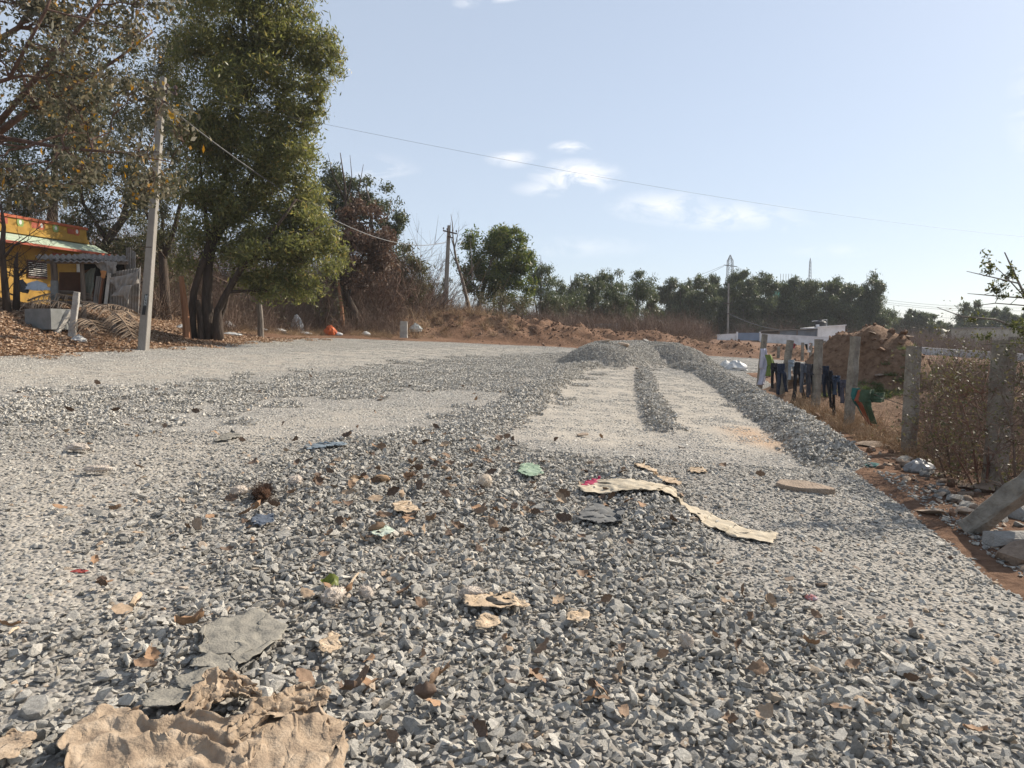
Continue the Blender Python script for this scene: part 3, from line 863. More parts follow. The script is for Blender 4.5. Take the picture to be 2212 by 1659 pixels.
make_tree('dull_green_tree', 'low dull green tree at the foot of the grey green one, nearer the second pole',
          [px_stem([(868, 690), (866, 640), (870, 590), (868, 550)], 48, [.2, .15, .1, .03]), px_stem([(867, 640), (892, 600), (905, 580)], 48, [.1, .06, .02])],
          px_lobes([(862, 560, 34, 34), (890, 600, 32, 34), (850, 610, 36, 36), (915, 640, 26, 26), (880, 650, 36, 26), (835, 560, 30, 40)], 48), 9000, (.25, .07), m_leaf_olive, m_bark_grey, clumps=10, clump_r=.5, seed=26)
# round-headed tree beyond the soil bank
Yr = 58
make_tree('round_headed_tree', 'round-headed green tree standing alone right of the second concrete pole',
          [px_stem([(1018, 705), (1035, 660), (1048, 610), (1062, 560), (1075, 520)], Yr, [.26, .2, .15, .09, .03]), px_stem([(1085, 705), (1080, 660), (1090, 610), (1110, 560)], Yr + .5, [.22, .17, .12, .04]), px_stem([(1048, 615), (1020, 580), (1010, 550)], Yr, [.1, .07, .02])],
          px_lobes([(1050, 520, 50, 26), (1085, 512, 46, 20), (1020, 560, 34, 40), (1065, 560, 52, 42), (1110, 550, 40, 36), (1130, 590, 28, 44), (1090, 600, 50, 40), (1030, 605, 34, 34), (1120, 640, 30, 30), (1010, 600, 20, 30), (1070, 640, 44, 22), (1140, 565, 16, 24)], Yr, .9), 26000, (.27, .085), m_leaf_round, m_bark_grey, clumps=11, clump_r=.42, seed=17, droop=.3)
# leaning bare tree next to the pole
def bare_tree(name, label, stems, n1, ln, bark, group=None, seed=1, depth=2, spread=.7, up=.5, rad=.02, cat='tree', leaf=None, nleaf=0, lm=None):
    plant(stems)
    r = random.Random(seed); base = Vector(stems[0][0][0])
    root = tag(empty(name, base), label, cat, group)
    tb = MB(); bb = MB(); tips = []
    for pts, rd in stems: tb.tube(pts, rd, 7)
    samp = [s for s in stem_sample(stems)][1:]
    def br(p, d, L, rr_, k):
        q = [p]; dd = d.copy()
        for i in range(3):
            dd = (dd + Vector((r.gauss(0, .22), r.gauss(0, .22), r.gauss(0, .2) + .06 * up))).normalized(); q.append(q[-1] + dd * L / 3)
        bb.tube(q, [rr_, rr_ * .75, rr_ * .5, rr_ * .28], 4 if k == depth else 3, cap=False)
        tips.append((q[2], L)); tips.append((q[3], L))
        if k > 0:
            for j in range(r.choice((3, 4))):
                a = q[r.choice((1, 2, 2, 3))]
                nd = (dd + Vector((r.gauss(0, spread), r.gauss(0, spread), r.gauss(0, spread) + .2 * up))).normalized()
                br(a, nd, L * r.uniform(.45, .75), rr_ * .5, k - 1)
    for i in range(n1):
        p, rd = r.choice(samp)
        d = Vector((r.gauss(0, 1), r.gauss(0, 1), abs(r.gauss(0, .6)) + up)).normalized()
        br(p, d, ln * r.uniform(.6, 1.3), min(rad, rd * .7), depth)
    for m_ in (tb, bb): m_.v = [tuple(Vector(p) - base) for p in m_.v]
    tb.build('trunk', bark, root, smooth=True); tag(bb.build('branches', bark, root), kind='stuff')
    if nleaf:
        T = np.array([t[0] for t in tips]); LL = np.array([t[1] for t in tips])
        pk = rng.integers(0, len(T), nleaf)
        P = T[pk] + rng.normal(0, .18, (nleaf, 3)) * LL[pk][:, None] - np.array(base)
        mesh_obj('crown', quad_mesh('crown', leaf_quads(P, leaf[0], leaf[1], .4), lm), root)
    return root
bare_tree('bare_tree', 'tall bare tree leaning against the second concrete pole', [px_stem([(1022, 705), (1012, 660), (1000, 610), (985, 560), (979, 520), (977, 480), (974, 462)], 53, [.2, .15, .12, .09, .06, .03, .012]), px_stem([(981, 540), (988, 510), (992, 490)], 53, [.05, .03, .012]), px_stem([(1003, 620), (1020, 600), (1018, 545), (1015, 515)], 53, [.05, .04, .025, .01]), px_stem([(979, 530), (972, 505), (974, 480)], 53, [.03, .02, .01])],
          7, 1.0, m_bark_grey, seed=4, depth=1, rad=.025, up=1.2)
g = 'bare thorny trees among the brush'
for i, (u, v0, h, Y, lab, n1, sd, lf) in enumerate((
        (890, 690, 100, 47, 'broad greyish brown thorn bush sloping down toward the second pole', 46, 31, 0),
        (840, 690, 120, 44, 'tall tangle of bare brown twigs under the rust-leaved tree', 50, 32, 0),
        (915, 690, 78, 52, 'olive leafed bush behind the grey brown thorn bush', 30, 33, 5200),
        (1000, 690, 75, 57, 'pale bare tree between the second pole and the round-headed tree', 30, 34, 0),
        (340, 668, 120, 34, 'grey bare thorn tree behind the left concrete pole', 30, 35, 900),
        (395, 668, 100, 37, 'low bare tree in shade behind the acacia trunks', 26, 36, 700),
        (570, 690, 110, 36, 'bare dark stems behind the hanging acacia foliage', 20, 37, 500),
        (700, 690, 100, 39, 'pair of thin bare stems left of the rust-leaved tree', 22, 38, 600),
        (1110, 690, 56, 54, 'low brown bush in front of the round-headed tree', 34, 39, 1800),
        (1065, 690, 40, 52, 'small dry bush below the round-headed tree trunks', 26, 40, 900))):
    k = Y / FOC / K; H = h * k; b0 = at(u, v0, Y); b0.z = base1(b0.x, b0.y) - .05
    zt = at(u, v0 - h, Y).z; H = zt - b0.z
    r_ = random.Random(sd)
    stems = []
    for j in range(5 if n1 > 25 else 3):
        a = b0 + Vector((r_.uniform(-.5, .5), r_.uniform(-.4, .4), 0)); e = b0 + Vector((r_.uniform(-.45, .45) * H * .8, r_.uniform(-.3, .3) * H, H * r_.uniform(.55, .85)))
        stems.append((wob(a, e, 4, .05, r_), [.06, .05, .04, .028, .015]))
    bare_tree('thorn_tree' if h > 76 else 'dry_bush', lab, stems, n1, H * .33, m_twig_red if sd in (31, 32) else m_twig, 'bare trees and bushes among the brush', sd, 2, .75, .8, .022, 'tree' if h > 76 else 'bush', (.16, .05), lf, m_leaf_olive)

# eucalyptus rows
def euc(u, vt, Y, w, label, group, sd, dens=1.0, lean=0, lm=None):
    vt = vt - 5 if vt < 640 else vt
    r = random.Random(sd); b0 = at(u, 728, Y); b0.z = base1(b0.x, b0.y) - .1
    k = Y / FOC / K; top = at(u + lean, vt, Y); H = top.z - b0.z; wm = w * k * 1.2
    pts = wob(b0, top, 6, .012, r); rad = [.13, .12, .1, .08, .06, .04, .015]
    stems = [(pts, rad)]
    if r.random() < .5: stems.append((wob(b0 + Vector((r.uniform(-.4, .4), .2, 0)), top + Vector((r.uniform(-.5, .5) * wm, 0, -.12 * H)), 5, .015, r), [.1, .09, .07, .05, .03, .012]))
    lobes = []; nl = 10
    for i in range(nl):
        t = .16 + .82 * (i + .4) / nl
        c = b0.lerp(top, t) + Vector((r.uniform(-.38, .38) * wm, r.uniform(-.34, .34) * wm, 0))
        s = wm * (.42 if t < .72 else (.30 if t < .88 else .18)) * r.uniform(.75, 1.25)
        lobes.append((c, s, s, H * .085 * r.uniform(.8, 1.3)))
    make_tree('eucalyptus_tree', label, stems, lobes, int(10500 * dens * max(.6, wm / 3.6)), (.34 * Y / 95, .085 * Y / 95), lm or m_leaf_euc, m_bark_grey, group, droop=1.1, clumps=9, clump_r=.62, shell=.15, sub=4, thin=.7, seed=sd)
GE = 'eucalyptus trees in the far row'
ROWA = [(1168, 556, 66, 54), (1201, 612, 70, 44), (1232, 600, 74, 44), (1262, 600, 78, 44), (1290, 587, 78, 44), (1320, 584, 80, 50), (1345, 620, 72, 40), (1375, 590, 76, 62), (1410, 636, 80, 22)]
for i, (u, vt, Y, w) in enumerate(ROWA):
    euc(u, vt, Y, w, 'eucalyptus left of the sky gap, %s from the round-headed tree' % ORD[i], GE, 100 + i, 1.15)
ROWB = [(1446, 606, 112, 42), (1470, 620, 110, 36), (1494, 606, 114, 32), (1524, 600, 108, 40), (1553, 602, 116, 46), (1583, 588, 112, 50), (1606, 608, 110, 44), (1626, 602, 118, 40), (1654, 597, 112, 56), (1690, 608, 114, 52), (1727, 606, 112, 54), (1757, 616, 118, 46), (1785, 612, 112, 46), (1808, 600, 116, 44), (1838, 616, 112, 44), (1872, 596, 114, 44), (1900, 614, 112, 30)]
for i, (u, vt, Y, w) in enumerate(ROWB):
    euc(u, vt, Y, w, 'eucalyptus behind the white compound, %s from the sky gap' % ORD[i], GE, 130 + i, 1.45)
for i, u in enumerate((1455, 1510, 1570, 1640, 1672, 1710, 1745, 1775, 1822, 1855, 1888)):
    euc(u, 640 + (i * 37 % 20), 124, 60, 'lower eucalyptus filling the row behind the white compound, %s of these from left' % ORD[i], GE, 160 + i, 1.3)
ROWC = [(1925, 680, 150, 30), (1941, 688, 155, 24), (1958, 680, 150, 32), (1990, 670, 150, 40), (2022, 678, 150, 38), (2088, 690, 160, 34), (2112, 650, 150, 46), (2146, 670, 155, 40), (2162, 668, 150, 36), (2195, 682, 150, 40), (2228, 676, 150, 40)]
for i, (u, vt, Y, w) in enumerate(ROWC):
    euc(u, vt, Y, w, 'distant eucalyptus right of the soil mound top, %s from it' % ORD[i], 'distant eucalyptus at the right', 180 + i, 1.2, lean=-4)

# far palm
Yp = 140; b0 = at(2049, 735, Yp); b0.z = base1(b0.x, b0.y); t0 = at(2049, 716, Yp)
rp = tag(empty('palm_tree', b0), 'small palm with drooping fronds between distant eucalyptus', 'palm')
mb = MB().tube([Vector((0, 0, 0)), Vector((.1, 0, (t0.z - b0.z) * .6)), t0 - b0], [.28, .22, .2], 7); mb.build('trunk', m_bark_grey, rp)
for k in range(16):
    a = k * 2.4; el = .95 - .1 * (k % 8); mb = MB(); c = t0 - b0; rows = []
    for j in range(6):
        t = j / 5; d = Vector((math.cos(a) * 2.6 * t, math.sin(a) * 2.6 * t, el * 2.6 * t - 2.0 * t * t)); w = .36 * math.sin(math.pi * min(1, t * .9 + .1)) + .02
        s = Vector((-math.sin(a), math.cos(a), 0)) * w; rows.append([c + d - s - Vector((0, 0, w * .6)), c + d, c + d + s - Vector((0, 0, w * .6))])
    mb.grid(rows).build('frond', m_leaf_dark, rp)
# ------------------------------------------------------------------ brush, dry grass and leaf litter (uncountable cover)
def strip_clump(name, n, h, w, spread, mats, curl=.5, seed=1, forks=0, lean=.5):
    """a clump of thin tapering blades or twigs"""
    r = np.random.default_rng(seed); Q = []
    for i in range(n):
        a = r.uniform(0, 6.283); q = math.sqrt(r.random()) * spread
        p = np.array([q * math.cos(a), q * math.sin(a), 0.0])
        d = np.array([r.normal(0, lean), r.normal(0, lean), 1.0]); d /= np.linalg.norm(d)
        L = h * math.exp(r.normal(0, .35)); seg = 4; cv = r.normal(0, curl, 3) * .35; cv[2] -= curl * .2
        s = np.cross(d, r.normal(size=3)); s /= np.linalg.norm(s) + 1e-9
        nodes = [p]; dirs = [d]
        for k in range(seg):
            d = d + cv / seg * 2; d /= np.linalg.norm(d); nodes.append(nodes[-1] + d * L / seg); dirs.append(d)
        for k in range(seg):
            w0, w1 = w * (1 - k / seg), w * (1 - (k + 1) / seg) + .0006
            Q.append([nodes[k] - s * w0, nodes[k] + s * w0, nodes[k + 1] + s * w1, nodes[k + 1] - s * w1])
        for f in range(forks):
            k = r.integers(1, seg + 1); e = dirs[k] + r.normal(0, .7, 3); e /= np.linalg.norm(e); l2 = L * r.uniform(.15, .4)
            Q.append([nodes[k] - s * w * .45, nodes[k] + s * w * .45, nodes[k] + e * l2 + s * .001, nodes[k] + e * l2 - s * .001])
    return bpy.data.objects.new(name, quad_mesh(name, np.array(Q), mats))
def coll_of(name, obs):
    c = bpy.data.collections.new(name)
    for o in obs: c.objects.link(o)
    return c
m_brush = [mat('brush_twigs', (.095, .06, .045), (.175, .115, .085), scale=.6, rough=.95, c3=(.25, .175, .13), island=.8),
           mat('brush_twigs_grey', (.12, .085, .065), (.22, .16, .12), scale=.6, rough=.95, island=.8)]
m_grass = mat('dry_grass_blade', (.20, .13, .075), (.34, .235, .14), scale=2, rough=.9, c3=(.44, .32, .20), island=.85)
brush_c = coll_of('brush_clumps', [strip_clump('brush_clump', 90, 1.25, .012, .55, m_brush[i % 2], .6, 50 + i, 5) for i in range(5)])
grey_brush_c = coll_of('grey_brush_clumps', [strip_clump('grey_brush_clump', 80, 1.25, .011, .55, m_brush[1], .7, 250 + i, 5) for i in range(4)])
grass_c = coll_of('grass_clumps', [strip_clump('grass_clump', 70, .34, .0045, .12, m_grass, 1.3, 60 + i, 1, .6) for i in range(4)])

def field(name, polys, step, coll, smin, smax, label, cat, zoff=-.03, hf=terrain, hole=None):
    pts = []
    for poly in polys:
        xs_ = [p[0] for p in poly]; ys_ = [p[1] for p in poly]
        x, y = jgrid(min(xs_), max(xs_), min(ys_), max(ys_), step, .5)
        k = inside(x, y, poly); x, y = x[k], y[k]
        if hole is not None: kk = ~hole(x, y); x, y = x[kk], y[kk]
        pts.append(np.stack([x, y], -1))
    P = np.concatenate(pts); n = len(P)
    z = hf(P[:, 0], P[:, 1]) + zoff
    s = rng.uniform(smin, smax, n)
    rot = np.stack([rng.normal(0, .1, n), rng.normal(0, .1, n), rng.uniform(0, 6.28, n)], -1)
    o = scatter(name, np.column_stack([P, z]), rot, s, coll)
    tag(o, label, cat, kind='stuff'); print(name, n)
    return o
field('brush', [[(-34, 33), (-15, 29.5), (-13, 34), (-11, 39.5), (-6, 42), (-6, 60), (-40, 60)], [(-8, 49), (11.5, 49.5), (14, 54), (19.5, 72), (26, 96), (-12, 92)]], 1.05, brush_c, .75, 1.35,
      'dry reddish brown brush filling the ground under the far trees', 'brush', hole=lambda x, y: (np.hypot(x + 14, y - 31) < 1.2))
field('low_brush', [[(-30, 26.5), (-19.5, 31.5), (-15, 33), (-12.4, 31), (-10.4, 38), (-6.4, 40.5), (-6, 43.2), (-11.5, 43), (-16, 38), (-30, 40)]], .8, brush_c, .4, .75,
      'low dry brush along the left edge beyond the acacia', 'brush')
field('tall_brush', [[(-15.5, 41.5), (-9, 43.5), (-5.5, 48), (-7, 55), (-15, 52)], [(-24, 33), (-17, 36), (-15, 44), (-28, 48)]], 1.0, brush_c, 1.7, 2.9, 'tall brown thicket sloping down to the second pole', 'brush')
field('edge_scrub', [plist([(1990, 985), (2100, 1020), (2230, 1050), (2230, 920), (2100, 890), (1995, 920)]), plist([(2000, 900), (2240, 900), (2240, 850), (2010, 850)])], .5, grey_brush_c, .24, .5, 'dense dead brown scrub around the nearest fence posts', 'scrub', hf=ground_z)
field('far_scrub', [[(30, 103), (110, 103), (150, 160), (60, 160)], [(70, 60), (130, 60), (150, 100), (75, 90)]], 2.4, brush_c, 1.3, 2.1, 'distant low scrub behind the compound and the far wall', 'scrub')
field('dry_grass', [plist([(1690, 878), (1740, 902), (1820, 938), (1900, 975), (1960, 990), (1990, 960), (1900, 925), (1810, 895), (1740, 880)]), plist([(1960, 995), (2100, 1030), (2230, 1050), (2230, 960), (2100, 940), (2000, 930)]),
                    [(-13, 29.4), (-9.6, 37.6), (-6.6, 39), (-6.4, 40.6), (-10.2, 39.5), (-14, 32)]], .24, grass_c, .45, 1.0, 'pale dry grass in tufts at the feet of the fence posts and the bank', 'grass')
field('bank_grass', [[(-7, 39.3), (-2.6, 41.6), (1, 44), (-4, 47.5), (-8, 45)], [(5, 49), (13, 49), (19, 70), (25, 92), (14, 90)]], .75, grass_c, 1.0, 2.4, 'straw coloured grass around the soil bank', 'grass')

# dry leaves covering the bank at the left
m_litter = leaf_mat('litter_leaf', [(0, (.12, .066, .038)), (.35, (.22, .13, .075)), (.7, (.33, .215, .135)), (.9, (.46, .34, .24)), (1, (.55, .45, .35))], .12, .7, spec=.3)
def litter_patch(seed, n=70, spread=.36, size=.085):
    r = np.random.default_rng(seed)
    a = r.uniform(0, 6.283, n); q = np.sqrt(r.random(n)) * spread
    C = np.stack([q * np.cos(a), q * np.sin(a), r.uniform(.0, .05, n)], -1)
    d = r.normal(size=(n, 3)); d[:, 2] *= .35; d /= np.linalg.norm(d, axis=1)[:, None]
    up = np.array([0, 0, 1.0]) + r.normal(0, .45, (n, 3)); s = np.cross(d, up); s /= np.linalg.norm(s, axis=1)[:, None]
    L = (size * np.exp(r.normal(0, .3, n)))[:, None]; W = L * r.uniform(.4, .75, n)[:, None]; nn = np.cross(s, d)
    c = r.uniform(-.1, .3, n)[:, None]
    V = np.stack([C - d * L * .5, C + s * W * .5 + nn * W * c, C + d * L * .5, C - s * W * .5 + nn * W * c], 1)
    return bpy.data.objects.new('litter_patch', quad_mesh('litter_patch', V, m_litter))
litter_c = coll_of('litter_patches', [litter_patch(80 + i) for i in range(6)])
lp = [(-30, 14), (-12.4, 13), (-11.9, 16.4), (-11.2, 20.8), (-10.6, 24.3), (-9.9, 28.5), (-10.4, 31), (-14, 32), (-22, 36), (-32, 30)]
X, Y = jgrid(-32, -9, 12, 36, .34, .5); k = inside(X, Y, lp); X, Y = X[k], Y[k]
hz = lambda x, y: ground_z(x, y) + .02
o = scatter('leaf_litter', np.column_stack([X, Y, hz(X, Y)]), slope_rot(X, Y, hz, rng.uniform(0, 6.28, len(X))), np.ones(len(X)), litter_c)
tag(o, 'brown dry leaf litter thickly covering the bank at the left', 'leaf litter', kind='stuff')
X, Y = jgrid(-13, -8, 12, 34, .5, .5); dd, _, _ = seg_dist(X, Y, LEFT_EDGE); k = inside(X, Y, ROAD) & (rng.random(len(X)) < np.clip(1 - dd / 1.9, 0, 1) * .8); X, Y = X[k], Y[k]
hz2 = lambda x, y: road_z(x, y) + .02
o = scatter('blown_leaves', np.column_stack([X, Y, hz2(X, Y)]), slope_rot(X, Y, hz2, rng.uniform(0, 6.28, len(X))), np.full(len(X), .9), litter_c)
tag(o, 'dry leaves blown onto the road edge at the left', 'leaf litter', kind='stuff')
# clods on the red soil
m_clod = mat('soil_clod', (.10, .058, .037), (.16, .096, .062), scale=2, rough=.95, c3=(.235, .155, .108), island=.8)
rc = random.Random(90); clods = []
for i in range(9):
    vs, fs = hull_stone(rc, 12, (1.25, 1, .8)); clods.append(bpy.data.objects.new('clod_shape', MB().add(vs, fs).mesh('clod_shape', m_clod)))
clod_c = coll_of('clod_shapes', clods)
X1, Y1_ = jgrid(0, 20, 3, 26, .12, .5); X2, Y2_ = jgrid(-14, 32, 40, 52, .2, .5)
X = np.concatenate([X1, X2]); Y = np.concatenate([Y1_, Y2_])
wgt = np.clip(soil_h(X, Y) * .8 + .1, 0, .62) * np.where(Y < 8, .6, 1); k = (~inside(X, Y, ROAD)) & in_view(X, Y, 2) & (rng.random(len(X)) < wgt); X, Y = X[k], Y[k]
sz_ = np.where(Y > 30, .09, .05) * np.exp(rng.normal(0, .55, len(X)))
o = scatter('soil_clods', np.column_stack([X, Y, ground_z(X, Y) + sz_ * .12]), rng.uniform(0, 6.28, (len(X), 3)), np.minimum(sz_, .26), clod_c)
tag(o, 'crumbled clods of red soil on the banks and heaps', 'soil clods', kind='stuff')

# ------------------------------------------------------------------ yellow house
m_yellow = mat('yellow_paint', (.25, .145, .028), (.37, .215, .04), scale=1.4, rough=.8, bump=.1, bscale=20, c3=(.42, .255, .06))
m_orange = mat('orange_red_paint', (.34, .08, .035), (.44, .12, .05), scale=2, rough=.7)
m_mint = mat('mint_paint', (.22, .27, .20), (.36, .43, .32), scale=1.3, rough=.85, c3=(.28, .32, .26))
m_redtrim = mat('dark_red_paint', (.28, .06, .035), (.36, .09, .05), scale=2, rough=.7)
m_winwood = mat('brown_window', (.09, .04, .035), (.15, .075, .06), scale=4, rough=.6)
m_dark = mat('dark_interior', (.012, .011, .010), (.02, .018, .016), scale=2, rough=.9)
m_white_trim = mat('off_white_trim', (.55, .54, .5), (.66, .65, .62), scale=2)
m_green_paint = mat('green_paint', (.18, .26, .08), (.25, .33, .12), scale=3)
C = at(185, 526, 30.0); P0 = at(0, 497, 26.4)
e = Vector((C.x - P0.x, C.y - P0.y, 0)).normalized(); nrm = Vector((e.y, -e.x, 0))
hg = base1(C.x - 2, C.y) - .2
house = tag(empty('yellow_house', (C.x, C.y, hg)), 'yellow single-storey house with mint awning and orange-topped parapet', 'house')
O = Vector((C.x, C.y, hg))
def H(s, o_, z): return -e * s + nrm * o_ + Vector((0, 0, z))       # along the front from its right corner, out from it, up
def hbox(name, s0, s1, o0, o1, z0, z1, m, parent=house):
    vs = [H(s, o_, z) for z in (z0, z1) for (s, o_) in ((s0, o0), (s1, o0), (s1, o1), (s0, o1))]
    return MB().add(vs, [(0, 1, 2, 3), (7, 6, 5, 4), (4, 5, 1, 0), (5, 6, 2, 1), (6, 7, 3, 2), (7, 4, 0, 3)]).build(name, m, parent)
zr = C.z - hg; zp = at(185, 492, 30).z - hg
def s_of(u):
    q = (u / K - 512) / FOC
    return (O.x - q * O.y) / (e.x - q * e.y)
def z_of(u, v): return at(u, v, O.y - e.y * s_of(u)).z - hg
hbox('wall', 0.15, 11, -7, 0, 0, zr - .02, m_yellow)
hbox('roof_slab', -.08, 11.1, -7.1, .10, zr - .015, zr + .14, m_yellow)
hbox('parapet', -.02, 11, -.13, .04, zr + .142, zp - .10, m_yellow)
hbox('coping', -.06, 11, -.17, .085, zp - .098, zp, m_orange)
hbox('ledge', -.02, 11, .042, .075, zr + .142, zr + .26, m_yellow)
for i, u_ in enumerate((165, 90, 20)):
    s0 = s_of(u_); hbox('parapet_niche', s0 - .16, s0 + .22, .0415, .0445, zr + .29, zp - .14, m_redtrim)
for i, u_ in enumerate((175, 130, 100, 55)):
    s0 = s_of(u_); zz = (zr + zp) / 2 + .1; mb = MB()
    ring = [H(s0 + .14 * math.cos(a), .047, zz + .2 * math.sin(a)) for a in np.linspace(0, 2 * math.pi, 13)[:-1]]
    md_ = mb.add(ring + [p + nrm * .012 for p in ring], [tuple(range(12, 24))] + [(k, (k + 1) % 12, 12 + (k + 1) % 12, 12 + k) for k in range(12)]).build('medallion', (m_green_paint if i % 2 else m_orange), house)
    ring = [H(s0 + .06 * math.cos(a), .0615, zz + .09 * math.sin(a)) for a in np.linspace(0, 2 * math.pi, 9)[:-1]]
    MB().add(ring, [tuple(range(8))]).build('medallion_centre', m_white_trim, md_)
# sloping awning with a red edge
aw = MB(); zo = zr - .42
aw.add([H(-.45, 0, zr - .03), H(11, 0, zr - .03), H(11, .75, zo), H(-.45, .75, zo), H(-.45, 0, zr - .11), H(11, 0, zr - .11), H(11, .75, zo - .05), H(-.45, .75, zo - .05)],
       [(0, 1, 2, 3), (7, 6, 5, 4), (0, 3, 7, 4), (1, 5, 6, 2)])
awn = aw.build('awning', m_mint, house)
hbox('awning_edge', -.46, 11, .752, .79, zo - .08, zo + .01, m_redtrim, awn)
s0, s1 = s_of(108), s_of(67); z1 = z_of(88, 563); z0 = z_of(88, 601)
win = hbox('window', s0, s1, .003, .05, z0, z1, m_winwood)
for k in range(3):
    a = s0 + (s1 - s0) * (k + .06) / 3; b = s0 + (s1 - s0) * (k + .94) / 3
    hbox('pane', a, b, .051, .056, z0 + .06, z1 - .06, m_dark, win)
for k in range(7): hbox('bar', s0 + .02, s1 - .02, .06, .075, z0 + .1 + k * (z1 - z0 - .2) / 6.2, z0 + .12 + k * (z1 - z0 - .2) / 6.2, m_white_trim, win)
hbox('door_jamb', .25, .5, .003, .04, .2, zr - .5, m_white_trim)
hbox('ventilator', .7, 1.6, .003, .03, zr - .75, zr - .55, m_redtrim)

# ------------------------------------------------------------------ tin shack and the clutter around it
m_tin = mat('weathered_tin', (.15, .142, .132), (.26, .245, .23), scale=2.4, rough=.7, metal=.1, c3=(.20, .145, .105))
m_tin_dark = mat('rusty_dark_tin', (.10, .085, .075), (.20, .17, .15), scale=2.2, rough=.75, c3=(.26, .23, .21))
m_asb = mat('asbestos_sheet', (.13, .115, .10), (.23, .205, .18), scale=2.5, rough=.9)
m_wood = mat('weathered_wood', (.13, .10, .08), (.25, .20, .16), scale=3, rough=.9, stretch=(1, 1, .15))
m_brown_panel = mat('brown_panel', (.10, .045, .025), (.17, .075, .04), scale=2, rough=.8)
m_conc = mat('rough_concrete', (.30, .285, .26), (.44, .42, .385), scale=5, rough=.92, bump=.4, bscale=22)
m_conc_blue = mat('pale_blue_concrete', (.14, .145, .14), (.22, .225, .22), scale=5, rough=.9)
m_tarp = mat('grey_tarp', (.19, .175, .16), (.32, .30, .275), scale=4, rough=.8)
m_tarp_green = mat('grey_green_tarp', (.16, .18, .155), (.25, .27, .235), scale=4, rough=.85)
Ys = 23.5
def corr(P, waves, amp, n_along=3):
    a, b, c, d = [Vector(p) for p in P]      # top-left, top-right, bottom-right, bottom-left
    nr = (b - a).cross(d - a).normalized(); nx = waves * 6; rows = []
    for j in range(n_along + 1):
        t = j / n_along
        rows.append([(a.lerp(b, i / nx)).lerp(d.lerp(c, i / nx), t) + nr * amp * math.sin(2 * math.pi * waves * i / nx) for i in range(nx + 1)])
    return MB().grid(rows)
shg = at(200, 660, Ys); shg.z = base1(shg.x, shg.y)
shack = tag(empty('tin_shack', shg), 'ramshackle tin shack with sagging sheet roof and rusty metal walls', 'shack')
def sp(name, mb, m, parent=shack, smooth=False, solid=0.0):
    base = shg
    mb.v = [tuple(Vector(p) - base) for p in mb.v]
    return mb.build(name, m, parent, smooth, solid)
def q4(pts, Y, dy=(0, 0, 0, 0)): return [at(u, v, Y + d) for (u, v), d in zip(pts, dy)]
def ground_pt(u, Y): p = at(u, 700, Y); p.z = base1(p.x, p.y) - .1; return p
sp('roof_sheet', corr(q4([(76, 551), (190, 550), (196, 560), (82, 561)], Ys, (1.6, 1.6, -.6, -.6)), 9, .03), m_asb, solid=.012)
sp('roof_sheet', corr(q4([(170, 549), (282, 553), (276, 566), (176, 560)], Ys, (1.8, 1.8, -.5, -.5)), 9, .03), m_tin_dark, solid=.008)
sp('roof_sheet', corr(q4([(110, 554), (225, 556), (222, 567), (118, 565)], Ys, (.6, .6, -.9, -.9)), 8, .025), m_tin_dark, solid=.008)
for u, v, dy in ((118, 563, -.5), (176, 562, -.4), (240, 562, 0), (112, 560, 1.3), (272, 562, 1.2)):
    t = at(u, v, Ys + dy); b = ground_pt(u + 1, Ys + dy); b.x = t.x
    sp('post', MB().tube([b, (b + t) / 2 + Vector((.03, 0, 0)), t], [.075, .07, .06], 6), m_wood)
sp('beam', MB().beam(at(100, 566, Ys - .5), at(276, 568, Ys - .4), .07, .09), m_wood)
def down(P):
    """carry a wall panel's foot to the ground"""
    return P
sp('wall_sheet', corr(q4([(208, 596), (226, 597), (216, 668), (199, 668)], Ys - .7), 4, .025), m_tin, solid=.006)
sp('wall_sheet', corr(q4([(236, 588), (304, 578), (300, 684), (235, 668)], Ys - .6), 11, .028), m_tin, solid=.006)
sp('wall_sheet', corr(q4([(272, 536), (283, 534), (283, 610), (272, 612)], Ys + .1), 3, .025), m_tin, solid=.006)
sp('wall_sheet', corr(q4([(284, 540), (293, 545), (293, 606), (284, 610)], Ys + .15), 2, .025), m_tin, solid=.006)
sp('wall_panel', MB().add(q4([(128, 588), (174, 588), (174, 634), (128, 636)], Ys + .4), [(0, 1, 2, 3)]), m_brown_panel, solid=.03)
sp('wall_panel', MB().add(q4([(178, 585), (204, 580), (200, 660), (170, 640)], Ys + .1), [(0, 1, 2, 3)]), m_brown_panel, solid=.03)
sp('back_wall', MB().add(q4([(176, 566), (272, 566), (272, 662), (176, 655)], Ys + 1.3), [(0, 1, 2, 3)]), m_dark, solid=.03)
sp('plank', MB().beam(at(225, 588, Ys - .75), at(214, 668, Ys - .8), .16, .06), m_brown_panel)
sp('plank', MB().beam(at(236, 590, Ys - .8), at(228, 660, Ys - .85), .09, .09), m_conc)
for v0, v1, Yo in ((630, 634, -.2), (641, 641, -.25), (652, 650, -.3)):
    sp('rail', MB().tube([at(112, v0, Ys + Yo), at(155, v0 + 2, Ys + Yo), at(198, v1 + 3, Ys + Yo)], [.07, .07, .065], 7), m_wood)
